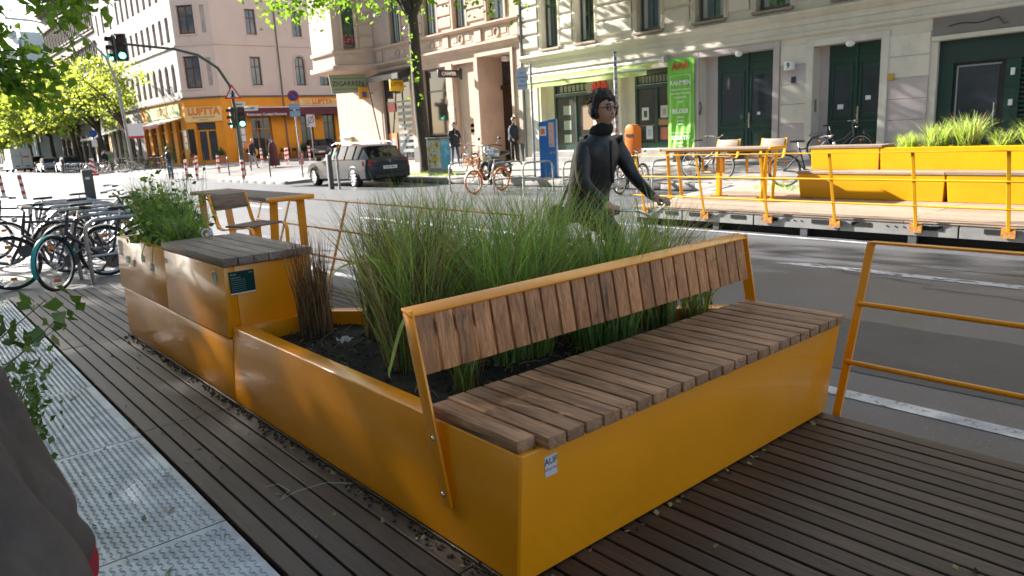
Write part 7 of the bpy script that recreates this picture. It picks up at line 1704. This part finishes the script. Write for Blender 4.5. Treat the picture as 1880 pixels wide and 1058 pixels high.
# shop signs and awnings up the street
for (y, z, w, h, col, lab) in ((78, 4.4, 1.6, 1.3, (.42, .10, .10), 'red white and green shop sign under the trees'), (84, 4.5, 3.2, 1.3, (.6, .6, .58), 'white shop board under the trees')):
    m = M(); m.box(18.7, y, z-h/2, 18.85, y+w*1.6, z+h/2); tag(m.build('shop_sign', mat('shop_sign_%d' % y, col, .6, col2=(.5, .52, .5) if y == 78 else None, scale=1.2, ramp=(.45, .5))), lab, 'sign')
m = M(); m.add([(18.9, 81, 3.9), (16.6, 81, 3.1), (16.6, 88, 3.1), (18.9, 88, 3.9)], [(0, 1, 2, 3)]); m.bar((16.6, 81, 3.05), (16.6, 88, 3.05), .03, .2); tag(m.build('awning', mat('awning_white', (.7, .68, .64), .7)), 'small white awning up the street under the trees', 'awning')
t = thing('no_parking_sign', 'distant no stopping disc on a pole under the young trees', 'traffic sign', (14.6, 72, .1)); m = M(); m.cyl((14.6, 72, .1), (14.6, 72, 3.3), .05, n=8); m.build('pole', DSTEEL, t); m = M(); disc(m, (14.6, 71.9, 3.3), X1, .32, 0, .03, N1); m.build('disc', BLS, t); m = M(); plate(m, (14.6, 71.9, 2.5), .45, .6, 0, .03); m.build('plate', WHITE, t)
t = thing('utility_box', 'grey and green painted box beside the far bicycles', 'utility box', (16.9, 77.9, .2)); m = M(); m.box(16.2, 77, .2, 17.0, 77.7, 1.75); m.build('cabinet', mat('box_light', (.42, .42, .42), .7), t, bev=.02); m = M(); m.box(16.25, 76.99, .4, 16.9, 76.998, 1.55); m.build('painting', mat('box_paint', (.25, .36, .15), .7, col2=(.5, .5, .5), scale=2, ramp=(.45, .55)), t)
t = thing('warning_beacon', 'red and white striped roadworks beacon up the street', 'beacon', (12.4, 63.3, 0)); m = M(); m.box(12.2, 63.2, 0, 12.8, 63.5, .14); m.build('foot', RED, t, bev=.02); m = M(); plate(m, (12.45, 63.3, .72), .30, 1.15, 0, .04); q = m.build('panel', WHITE, t)
m = M()
for k in range(3):
    z = .30+k*.38; a = Vector((12.45, 63.3, 0)); m.add([a-X1*.15+Vector((0, 0, z))+N1*.045, a+X1*.15+Vector((0, 0, z-.18))+N1*.045, a+X1*.15+Vector((0, 0, z+.0))+N1*.045, a-X1*.15+Vector((0, 0, z+.18))+N1*.045], [(0, 1, 2, 3)])
m.build('red_stripe', RED, q)
m = M(); m.box(13.2, 110, .0, 14.6, 111.2, .8); tag(m.build('container', ORC, bev=.03), 'low orange container behind the orange car', 'container')
m = M(); m.cyl((13.15, 79.2, 0), (13.15, 79.2, 1.25), .11, n=10); tag(m.build('post', DSTEEL), 'dark post in front of the blue hatchback', 'post')
# advertising column / flag sign up the street
m = M(); m.box(14.6, 98, 3.2, 14.75, 99, 5.6); tag(m.build('flag_sign', mat('flag_sign', (.05, .07, .14), .6, col2=(.45, .12, .05), scale=.5, ramp=(.48, .52)), bev=.02), 'dark blue and red hanging sign among the street trees', 'sign')
# restaurant terrace: fence, tables, chairs, potted plants
TER = mat('terrace_brown', (.07, .04, .03), .7)
def make_tt():
    t = thing('terrace_table', 'x', 'table', local=True); m = M(); m.cyl((0, 0, .72), (0, 0, .75), .38, n=14); m.build('tabletop', TER, t); m = M(); m.cyl((0, 0, 0), (0, 0, .72), .03, n=8); m.box(-.2, -.2, 0, .2, .2, .03); m.build('pedestal', TER, t); return t
def make_tc():
    t = thing('terrace_chair', 'x', 'chair', local=True); m = M(); m.box(-.2, -.2, .43, .2, .2, .46); m.build('seat', TER, t)
    for sx in (-1, 1):
        for sy in (-1, 1): m = M(); m.bar((sx*.18, sy*.18, 0), (sx*.18, sy*.18, .43 if sx < 0 else .88), .03, .03); m.build('leg', TER, t)
    m = M(); m.box(.17, -.17, .6, .19, .17, .88); m.build('backrest', TER, t); return t
tt, tc = make_tt(), make_tc()
for i, (x, y) in enumerate(((17.4, 62.5), (17.4, 65), (17.4, 67.5), (17.2, 60.2))): place(tt, (x, y, .38), 0, '%s dark terrace table from the corner door along the white awning' % ords[3-i], 'terrace tables')
k = 0; TL = ['at the table nearest the corner door', 'on the near side of the second table from the corner door', 'on the far side of the second table from the corner door', 'at the third table under the white awning', 'on the far side of the third table under the white awning', 'at the fence near the corner door', 'at the fence under the middle of the white awning', 'alone before the corner facet of the house', 'by the orange wall left of the small dark hatchback', 'by the orange wall right beside the dark bushy plant', 'in front of the paired side windows', 'close to the wide glass doors of the side front']
for (x, y) in ((17.4, 61.6), (17.4, 63.5), (17.4, 64.1), (17.4, 66), (17.4, 66.8), (16.7, 62.4), (16.7, 65), (18.2, 58.2), (25.6, 57.9), (26.3, 57.9), (29.2, 58), (25.2, 58)):
    place(tc, (x, y, .38), R_(90*k), 'dark terrace chair, '+TL[k], 'terrace chairs'); k += 1
def pot(x, y, z, h, lab, lm, R0=.28, sph=.4):
    t = thing('potted_plant', lab, 'plant', (x, y, z)); m = M(); m.lathe([(R0*.7, 0), (R0, h), (R0*1.08, h), (R0*1.08, h+.06)], (x, y, z), 16); m.build('pot', mat('terracotta', (.42, .17, .09), .8), t, smooth=True, ang=40)
    P = rng.normal(size=(420, 3))*np.array([sph*.5, sph*.5, sph*.6])+np.array([x, y, z+h+sph]); leaves_mesh('foliage', P, .10, lm, t); return t
pot(20.0, 57.0, .4, .55, 'terracotta pot left of the orange corner door', LEAFD, .36, .25); pot(22.2, 57.2, .4, .55, 'terracotta pot right of the orange corner door', LEAFD, .36, .2)
pot(17.3, 61.0, .38, .5, 'leafy plant on the terrace under the white awning', LEAFD, .25, .6); pot(17.2, 71.5, .3, .5, 'leafy plant at the left end of the terrace', LEAFD, .25, .6)
pot(24.2, 57.8, .4, .5, 'dark bushy plant beside the striped bollard pair', LEAFD, .28, .3); pot(26.9, 57.9, .4, .5, 'dark bushy plant near the small dark hatchback', LEAFD, .28, .3)
t = thing('terrace_fence', 'low dark fence around the restaurant terrace', 'fence', (16.2, 66, .3)); 
for k in range(22): m = M(); m.bar((16.3, 59.5+k*.6, .3), (16.3, 59.5+k*.6, 1.15), .05, .05); m.build('post', TER, t)
m = M(); m.bar((16.3, 59.3, 1.12), (16.3, 72.3, 1.12), .06, .05); m.bar((16.3, 59.3, .7), (16.3, 72.3, .7), .05, .04); m.build('rail', TER, t)
m = M(); m.prism([(22.35+.35*math.cos(a), 1.3+.42*math.sin(a)) for a in [math.pi*k/5 for k in range(10)]], 57.6, 57.9, 'y') if False else m.box(22.05, 57.5, 1.0, 22.5, 57.8, 1.9); tag(m.build('litter_bin', ORP, bev=.08), 'orange litter bin behind the traffic light mast', 'litter bin')
m = M(); disc(m, (23.0, 58.3, 1.1), (1, 0, 0), .32, 0, .05, (0, -1, 0)); tag(m.build('round_board', YSG), 'round yellow board beside the menu sheets', 'board')

# ============================================================ scooter behind the racks
t = thing('motorbike', 'silver and black motorbike parked behind the far racks', 'motorbike', (14.6, 17.8, .2), R_(200), local=True)
for x in (-.62, .68):
    w = M(); w.ring((x, 0, .29), .235, .06, 'y', 24, 8); w = w.build('wheel', RUB, t, smooth=True); m = M(); m.ring((x, 0, .29), .17, .02, 'y', 20, 5)
    for k in range(5): a = k*1.257; m.cyl((x, 0, .29), (x+.17*math.cos(a), 0, .29+.17*math.sin(a)), .014, n=5)
    m.build('rim', SILV, w)
m = M(); m.tube([(.68, .08, .29), (.52, .08, .75), (.42, .05, 1.0)], .025, 6); m.tube([(.68, -.08, .29), (.52, -.08, .75), (.42, -.05, 1.0)], .025, 6); m.build('fork', CHROME, t)
m = M(); m.ball((.15, 0, .80), .24, 16, 10, sc=(1.25, .65, .7)); m.build('tank', SILV, t, smooth=True); m = M(); m.ball((-.42, 0, .78), .22, 14, 8, sc=(1.9, .6, .42)); m.build('saddle', BLACK, t, smooth=True)
m = M(); m.box(-.25, -.16, .28, .28, .16, .60); m.cyl((-.7, .16, .38), (.1, .16, .32), .045, n=8); m.build('engine', DSTEEL, t, bev=.04); m = M(); m.ball((.52, 0, .92), .12, 10, 8); m.build('headlight', CHROME, t, smooth=True)
m = M(); m.tube([(.25, .38, 1.02), (.40, .2, 1.06), (.42, 0, 1.04), (.40, -.2, 1.06), (.25, -.38, 1.02)], .016, 6); m.tube([(.35, .25, 1.06), (.36, .36, 1.22)], .007, 5); m.tube([(.35, -.25, 1.06), (.36, -.36, 1.22)], .007, 5); m.ball((.36, .36, 1.25), .055, 8, 6, sc=(.3, 1, .8)); m.ball((.36, -.36, 1.25), .055, 8, 6, sc=(.3, 1, .8)); m.build('handlebar', BLACK, t, smooth=True)
# ============================================================ people
SKIN = mat('skin', (.56, .32, .24), .55); LEATH = mat('black_leather', (.016, .016, .018), .46, col2=(.028, .027, .029), scale=9, bump=1.0, bscale=14); TROU = mat('dark_trousers', (.018, .018, .022), .8)
def smooth_mesh(joints, edges, radii, root, sub=2):
    me = bpy.data.meshes.new('tmp'); keys = list(joints); idx = {k: i for i, k in enumerate(keys)}
    me.from_pydata([joints[k] for k in keys], [(idx[a], idx[b]) for a, b in edges], []); o = bpy.data.objects.new('tmp', me); COL.objects.link(o)
    md = o.modifiers.new('s', 'SKIN'); md.use_smooth_shade = True; md.branch_smoothing = .6
    for k in keys:
        r = radii[k]; me.skin_vertices[0].data[idx[k]].radius = r if isinstance(r, tuple) else (r, r)
    me.skin_vertices[0].data[idx[root]].use_root = True
    s = o.modifiers.new('d', 'SUBSURF'); s.levels = sub; s.render_levels = sub
    dg = bpy.context.evaluated_depsgraph_get(); r = bpy.data.meshes.new_from_object(o.evaluated_get(dg)); bpy.data.objects.remove(o); return r
def person(label, loc, rotz, J, mats, bone_mat, H=1.0, hair=None, extra=None, sub=2, rad=None, head_yaw=0, hand_grip=False, female=False, hscale=1.0):
    """J joints dict (metres, facing +x). mats list, bone_mat: dict edge-> material index"""
    t = thing('person', label, 'person', loc, rotz, local=True)
    R0 = dict(pelvis=(.145, .115), spine=(.135, .10), chest=(.165, .115), neck=.055, skull=.062, shL=.068, shR=.068, elL=.046, elR=.046, wrL=.032, wrR=.032, haL=.03, haR=.03, hiL=.095, hiR=.095, knL=.062, knR=.062, anL=.042, anR=.042, hlL=.04, hlR=.04, toL=.033, toR=.033)
    if rad: R0.update(rad)
    E = [('pelvis', 'spine'), ('spine', 'chest'), ('chest', 'neck'), ('neck', 'skull'), ('chest', 'shL'), ('shL', 'elL'), ('elL', 'wrL'), ('wrL', 'haL'), ('chest', 'shR'), ('shR', 'elR'), ('elR', 'wrR'), ('wrR', 'haR'),
         ('pelvis', 'hiL'), ('hiL', 'knL'), ('knL', 'anL'), ('anL', 'toL'), ('pelvis', 'hiR'), ('hiR', 'knR'), ('knR', 'anR'), ('anR', 'toR')]
    me = smooth_mesh(J, E, {k: R0[k] for k in J}, 'pelvis', sub)
    for mm in mats: me.materials.append(mm)
    P = {k: Vector(v) for k, v in J.items()}
    for poly in me.polygons:
        c = poly.center; best = None; bd2 = 1e9
        for a, b in E:
            pa, pb = P[a], P[b]; d = pb-pa; q = max(0, min(1, (c-pa).dot(d)/max(d.length_squared, 1e-9))); dist = (c-(pa+d*q)).length/ (R0[a][0] if isinstance(R0[a], tuple) else R0[a])**.5
            if dist < bd2: bd2 = dist; best = (a, b)
        poly.material_index = bone_mat.get(best, bone_mat.get('*', 0))
    # head, hands, added to the same mesh
    bm = bmesh.new(); bm.from_mesh(me)
    sk = P['skull']; hy = Matrix.Rotation(head_yaw, 3, 'Z'); hc = sk + hy @ Vector((.012, 0, .065))
    mh = M(); s = hscale
    V0 = len(mh.v)
    mh.ball((0, 0, 0), .105*s, 24, 18, sc=(.93, .74, 1.12))
    out = []
    for v in mh.v:
        x, y, z = v
        if x > 0 and z < -.01: f = min(1, -z/.11); y *= 1-.28*f; x *= 1+.02*f - .10*max(0, f-.75)
        if x < 0 and z < -.02: x *= .86
        if x > .06 and abs(z-.018) < .022 and .012 < abs(y) < .05: x -= .009        # eye sockets
        if x > .05 and abs(y) < .02 and -.035 < z < .012: x += .006
        out.append((x, y, z))
    mh.v = out
    mh.ball((.102*s, 0, -.020*s), .014, 8, 6, sc=(1.1, .8, 1.2)); mh.add([(.094, -.006, .02), (.094, .006, .02), (.117, .009, -.026), (.117, -.009, -.026), (.098, 0, -.034)], [(0, 1, 2, 3), (3, 2, 4), (0, 3, 4), (1, 4, 2)])
    for q in (-1, 1): mh.ball((-.005, q*.078*s, -.008), .024, 8, 6, sc=(.7, .3, 1.25))
    if head_yaw or True:
        vs = [bm.verts.new(hc + hy @ Vector(v)) for v in mh.v]
        for f in mh.f:
            try:
                ff = bm.faces.new([vs[i] for i in f]); ff.material_index = 1 if len(mats) > 1 else 0; ff.smooth = True
            except ValueError: pass
    if hand_grip:
        for sd in ('L', 'R'):
            w = P['wr'+sd]; h = P['ha'+sd]; mm = M(); fd = (h-w).normalized(); up = Vector((0, 0, 1)); sid = Vector((0, 1, 0))
            mm.ball(h, .040, 10, 8, sc=(1.05, .95, .55))
            lens = (.070, .078, .074, .060)
            for k in range(4):
                o = h + sid*(-.033+.022*k) + fd*.022 + up*.012; L = lens[k]
                mm.tube([o, o+fd*L*.42+up*.004, o+fd*L*.62-up*.022, o+fd*L*.38-up*.045], [.0098, .0094, .0085, .0075], 7)
            sg = 1 if sd == 'R' else -1
            o = h + sid*sg*.032 - fd*.010; mm.tube([o, o+sid*sg*.012+fd*.026-up*.012, o+fd*.052-up*.028], [.0115, .010, .0085], 7)
            vs = [bm.verts.new(v) for v in mm.v]
            for f in mm.f:
                try: ff = bm.faces.new([vs[i] for i in f]); ff.material_index = 1; ff.smooth = True
                except ValueError: pass
    else:
        for sd in ('L', 'R'):
            w = P['wr'+sd]; h = P['ha'+sd]; mm = M(); fd = (h-w).normalized(); side = Vector((1, 0, 0))
            for k in range(4): o = h+side*(-.026+.018*k); mm.tube([o, o+fd*.04, o+fd*.075+Vector((0, -.012 if sd == 'R' else .012, 0))], [.010, .009, .007], 5)
            o = h+side*.03; mm.tube([o-fd*.03, o+side*.016+fd*.02], [.011, .008], 5)
            vs = [bm.verts.new(v) for v in mm.v]
            for f in mm.f:
                try: ff = bm.faces.new([vs[i] for i in f]); ff.material_index = 1; ff.smooth = True
                except ValueError: pass
    bm.to_mesh(me); bm.free(); me.name = 'body'
    o = bpy.data.objects.new('body', me); COL.objects.link(o); o.parent = t
    me.polygons.foreach_set('use_smooth', [True]*len(me.polygons))
    hm = M()
    if hair:
        hm.ball((-.012, 0, .022), .112*s, 20, 14, sc=(.96, .82, 1.12)); nv = []
        for v in hm.v:
            x, y, z = v
            n_ = mathutils.noise.noise(Vector((x, y, z))*45)*.016*hair.get('rough', 1)
            f_ = max(0.0, (x-.030)/.07)
            if z < .075: x = min(x, .030 + .045*max(0, (z-.045)/.03))
            if z < hair.get('low', -.04): z = hair.get('low', -.04) + (z-hair.get('low', -.04))*.15; 
            L = Vector((x, y, z)).length or 1; k = 1+n_/L; x, y, z = x*k, y*k, z*k
            if z > .08: z += .018*hair.get('top', 0)
            nv.append(hc + hy @ Vector((x, y, z)))
        hm.v = nv; rr = random.Random(4)
        for q in range(hair.get('tufts', 0)):
            a = rr.uniform(0, 6.28); ph = rr.uniform(.25, 1.4); d = Vector((math.cos(a)*math.cos(ph)*.9-.25, math.sin(a)*math.cos(ph)*.8, math.sin(ph))).normalized()
            o_ = Vector((-.012+d.x*.098, d.y*.084, .022+d.z*.118)); e_ = o_ + d*rr.uniform(.008, .02) + Vector((-.03*rr.random(), rr.uniform(-.015, .015), rr.uniform(-.012, .008)))
            hm.tube([hc+hy@(o_-d*.02), hc+hy@o_, hc+hy@e_], [.024, .020, .008], 6)
        hm.build('hair', hair['m'], t, smooth=True)
    if extra: extra(t, hc, hy)
    if H != 1.0: t.scale = (H, H, H)
    return t
def walkpose(stride=.28, arm=.2, lean=.0, H=1.75, arms=None):
    k = H/1.75
    J = dict(pelvis=(0, 0, .96), spine=(.01+lean*.2, 0, 1.14), chest=(.015+lean*.6, 0, 1.34), neck=(.02+lean, 0, 1.50), skull=(.035+lean, 0, 1.575),
             shL=(lean*.8, .175, 1.42), shR=(lean*.8, -.175, 1.42), hiL=(0, .085, .90), hiR=(0, -.085, .90),
             knL=(stride*.55, .09, .50), anL=(stride*.75, .09, .09), toL=(stride*.75+.17, .10, .035), knR=(-stride*.15, -.09, .49), anR=(-stride*.95, -.09, .13), toR=(-stride*.95+.14, -.10, .035),
             elL=(-arm*.5, .23, 1.14), wrL=(-arm*.6+.1, .23, .92), haL=(-arm*.6+.13, .225, .85), elR=(arm*.5, -.23, 1.15), wrR=(arm+.08, -.22, .95), haR=(arm+.12, -.215, .88))
    if arms: J.update(arms)
    return {a: (v[0]*k, v[1]*k, v[2]*k) for a, v in J.items()}
BM = {'*': 0}
def bm_std(jacket=0, skin=1, tr=2, shoe=3):
    d = {'*': jacket, ('neck', 'skull'): skin, ('wrL', 'haL'): skin, ('wrR', 'haR'): skin}
    for s in 'LR': d[('pelvis', 'hi'+s)] = tr; d[('hi'+s, 'kn'+s)] = tr; d[('kn'+s, 'an'+s)] = tr; d[('an'+s, 'to'+s)] = shoe
    return d
HAIRD = mat('dark_hair', (.035, .019, .012), .55, bump=.8, bscale=60, col2=(.035, .022, .016), scale=20); SHOE = mat('black_shoe', (.015, .014, .014), .5); JEAN = mat('blue_jeans', (.035, .06, .13), .85, col2=(.06, .09, .16), scale=8)
# cyclist
def cyc_extra(t, hc, hy):
    fr_ = mat('brown_glasses', (.07, .03, .02), .3)
    m = M()
    for s in (-1, 1): m.ring(hc+hy @ Vector((.101, s*.033, .018)), .023, .0032, 'x', 16, 5); m.tube([hc+hy @ Vector((.098, s*.056, .020)), hc+hy @ Vector((.04, s*.082, .020)), hc+hy @ Vector((-.01, s*.082, .012))], .003, 5)
    m.tube([hc+hy @ Vector((.106, -.010, .022)), hc+hy @ Vector((.106, .010, .022))], .003, 5); m.build('glasses', fr_, t, smooth=True)
    m = M()
    for s in (-1, 1): m.ball(hc+hy @ Vector((-.004, s*.096, -.004)), .042, 14, 10, sc=(.85, .5, 1.05))
    m.tube([hc+hy @ Vector((-.01, .125*math.cos(a)*.82, .132*math.sin(a)+.0)) for a in [math.pi*k/14 for k in range(15)]], .009, 6); m.build('headphones', BLACK, t, smooth=True)
    m = M(); m.tube([hc+hy @ Vector((.101, -.022, -.052)), hc+hy @ Vector((.108, 0, -.050)), hc+hy @ Vector((.101, .022, -.052))], .0055, 5); m.build('lips', mat('lips', (.33, .12, .10), .5), t, smooth=True)
    m = M()
    for s in (-1, 1): m.tube([hc+hy @ Vector((.090, s*.050, .040)), hc+hy @ Vector((.101, s*.032, .046)), hc+hy @ Vector((.102, s*.016, .042))], .004, 4); m.ball(hc+hy @ Vector((.088, s*.032, .018)), .0095, 8, 6)
    m.build('eyebrow', HAIRD, t, smooth=True)
    m = M(); m.ring((-.078, 0, 1.565), .064, .027, 'z', 18, 10); m.v = [(x, y, 1.565+(z-1.565)*1.7+.25*x+.03) for x, y, z in m.v]; m.build('scarf', mat('black_scarf', (.012, .012, .014), .95, bump=.8, bscale=30, col2=(.02, .02, .022), scale=9), t, smooth=True)
    m = M(); m.ring((-.135, 0, 1.525), .095, .028, 'z', 16, 8, a0=90, a1=270); m.build('hood', LEATH, t, smooth=True)
    m = M(); m.tube([(-.19, .10, 1.50), (-.285, -.02, 1.36), (-.335, -.12, 1.15), (-.38, -.16, 1.02)], .013, 6); m.build('bag_strap', BLACK, t, smooth=True)
    m = M(); m.ball((-.42, -.15, .93), .12, 14, 10, sc=(.9, .5, .85)); m.build('shoulder_bag', mat('brown_bag', (.10, .06, .04), .8, bump=.6, bscale=14, col2=(.06, .036, .024), scale=8), t, smooth=True)
    # jacket shell: rounded rings following the back
    rings = [(.90, -.275, .155, .190), (.96, -.265, .158, .192), (1.02, -.25, .150, .182), (1.10, -.228, .146, .178), (1.18, -.20, .150, .184), (1.27, -.172, .158, .196), (1.36, -.145, .160, .206), (1.43, -.125, .148, .205), (1.49, -.110, .118, .175), (1.53, -.100, .085, .115), (1.56, -.095, .062, .075)]
    vs = []; n = 28
    for i, (z, cx, rx, ry) in enumerate(rings):
        for k in range(n):
            a = 2*math.pi*k/n; f = 1 + .035*math.sin(z*42+2.2*math.sin(a*2)) * (1 if z < 1.3 else .4) + .02*math.sin(a*7+z*9)
            vs.append((cx+rx*f*math.cos(a), ry*f*math.sin(a), z))
    m = M(); m.add(vs, [(i*n+k, i*n+(k+1) % n, (i+1)*n+(k+1) % n, (i+1)*n+k) for i in range(len(rings)-1) for k in range(n)]); o = m.build('jacket', LEATH, t, smooth=True, ang=80)
    sb3 = o.modifiers.new('sub', 'SUBSURF'); sb3.levels = sb3.render_levels = 1
    m = M()
    for s in (-1, 1):
        for q in range(5): z = 1.33-.045*q; m.ring((.0-.045*q*.55, s*(.262+.004*q), z), .060, .010, 'z', 14, 5)
    m.build('sleeve_folds', LEATH, t, smooth=True) if False else None

    m = M(); m.tube([(.045, -.03, 1.50), (.075, -.06, 1.36), (.05, -.03, 1.20)], .014, 6); m.build('lapel', LEATH, t, smooth=True)
J = dict(pelvis=(-.25, 0, 1.00), spine=(-.20, 0, 1.16), chest=(-.12, 0, 1.38), neck=(-.085, 0, 1.56), skull=(-.055, 0, 1.655),
         shL=(-.10, .185, 1.475), shR=(-.10, -.185, 1.475), elL=(.0, .26, 1.225), elR=(-.02, -.265, 1.205), wrL=(.19, .255, 1.075), wrR=(.18, -.25, 1.07), haL=(.252, .265, 1.055), haR=(.24, -.262, 1.05),
         hiL=(-.22, .09, .96), hiR=(-.22, -.09, .96), knR=(.16, -.12, .86), anR=(.00, -.115, .48), toR=(.12, -.12, .43), knL=(.02, .12, .62), anL=(-.12, .115, .24), toL=(.02, .12, .19))
cyb = make_bike(BLK, 'low', fender=(BLK, BLK), rack=True, bar='city'); cyb['label'] = 'black bicycle ridden by the woman with headphones'; cyb.location = (4.12, 3.70, 0); cyb.rotation_euler = (0, 0, R_(-90)); del cyb['category']; cyb['category'] = 'bicycle'
cyc = person('cyclist in a black leather jacket with glasses, headphones and short dark hair riding across', (4.12, 3.70, .0), R_(-90), J, [LEATH, SKIN, TROU, SHOE], bm_std(), hair=dict(m=HAIRD, low=-.055, rough=2.2, top=.6, tufts=150), extra=cyc_extra, hand_grip=True, head_yaw=R_(-10),
     rad=dict(pelvis=(.16, .15), spine=(.15, .14), chest=(.165, .14), neck=.058, shL=.082, shR=.082, elL=.054, elR=.054, wrL=.037, wrR=.037, haL=.026, haR=.026, hiL=.10, hiR=.10, knL=.068, knR=.068))
# pedestrians
def coat(m_, r0, r1, z0, z1, name='coat', x=0.0):
    def f(t, hc, hy):
        m = M(); n = 8; m.lathe([(r0+(r1-r0)*i/n + .01*math.sin(i*1.3), z0+(z1-z0)*i/n) for i in range(n+1)], (x, 0, 0), 20); m.v = [(a*1.0, b*1.15, c) for a, b, c in m.v]; m.build(name, m_, t, smooth=True)
    return f
DKJ = mat('dark_jacket', (.02, .024, .035), .8)
def ex_man(t, hc, hy): coat(DKJ, .20, .19, .78, 1.35, 'jacket')(t, hc, hy); m = M(); m.tube([(.10, .05, 1.50), (.14, .02, 1.25), (.15, .0, 1.0)], .012, 5); m.build('zip', CHROME, t)
person('man in a dark jacket and jeans walking past the glass shop door', (18.15, 24.75, .345), R_(-118), walkpose(.34, .12, .04, arms=dict(elL=(.02, .25, 1.14), wrL=(.20, .12, 1.22), haL=(.26, .05, 1.26))), [DKJ, SKIN, JEAN, mat('brown_shoe', (.09, .04, .025), .6)], bm_std(), hair=dict(m=HAIRD, low=-.0), extra=ex_man, sub=1)
person('man in a dark blue jacket standing in the deep portal', (19.75, 22.9, .42), R_(-80), walkpose(.05, .05, .02), [mat('navy_jacket', (.02, .03, .05), .8), SKIN, TROU, SHOE], bm_std(), hair=dict(m=HAIRD, low=-.0), extra=coat(mat('navy_jacket', (.02, .03, .05), .8), .19, .18, .85, 1.35, 'jacket'), sub=1)
MAR = mat('maroon_robe', (.07, .025, .03), .9)
def ex_w(t, hc, hy):
    coat(MAR, .30, .17, .10, 1.40, 'robe')(t, hc, hy); m = M(); m.ball(hc+Vector((-.02, 0, .005)), .135, 16, 12, sc=(.95, .9, 1.1)); m.v = [(min(v[0], hc.x+.065), v[1], v[2]) for v in m.v]; m.lathe([(.17, 1.30), (.14, 1.42), (.09, 1.52)], (0, 0, 0), 16); m.build('headscarf', mat('blue_scarf', (.02, .03, .10), .9), t, smooth=True)
person('woman in a long maroon robe and dark blue headscarf crossing the junction', (17.9, 42.5, .28), R_(-120), walkpose(.15, .1, .03, H=1.62), [MAR, SKIN, MAR, SHOE], bm_std(), extra=ex_w, sub=1)
person('grey haired man in a black jacket and light trousers near the corner', (17.1, 43.6, .25), R_(-60), walkpose(.25, .15, .03, H=1.72), [mat('black_jacket', (.02, .02, .024), .85), SKIN, mat('grey_trousers', (.3, .3, .32), .9), SHOE], bm_std(), hair=dict(m=mat('grey_hair', (.4, .38, .35), .8), low=0), extra=coat(mat('black_jacket', (.02, .02, .024), .85), .20, .18, .82, 1.36, 'jacket'), sub=1)
# distant cyclist standing over a bike with a rucksack
def ex_c(t, hc, hy): m = M(); m.ball((-.20, 0, 1.28), .20, 14, 10, sc=(.65, .85, 1.25)); m.build('rucksack', BLACK, t, smooth=True)
Jd = walkpose(.12, .3, .22, arms=dict(elL=(.25, .24, 1.16), wrL=(.42, .24, 1.02), haL=(.48, .24, 1.0), elR=(.25, -.24, 1.16), wrR=(.42, -.24, 1.02), haR=(.48, -.24, 1.0)))
person('distant cyclist with a black rucksack and light jeans crossing the junction', (12.2, 43.0, 0), R_(78), Jd, [mat('brown_jacket', (.08, .045, .03), .85), SKIN, mat('light_jeans', (.16, .24, .34), .9), SHOE], bm_std(), hair=dict(m=HAIRD, low=0), extra=ex_c, sub=1)
place(b3, (12.25, 43.25, 0), R_(80), 'bicycle under the distant cyclist with the rucksack', None)
person('person in black standing under the trees up the street', (14.9, 70.5, .1), R_(-90), walkpose(.1, .1, 0), [mat('black_jacket', (.02, .02, .024), .85), SKIN, TROU, SHOE], bm_std(), hair=dict(m=mat('grey_hair', (.4, .38, .35), .8), low=0), extra=coat(mat('black_jacket', (.02, .02, .024), .85), .22, .18, .8, 1.36, 'jacket'), sub=1)
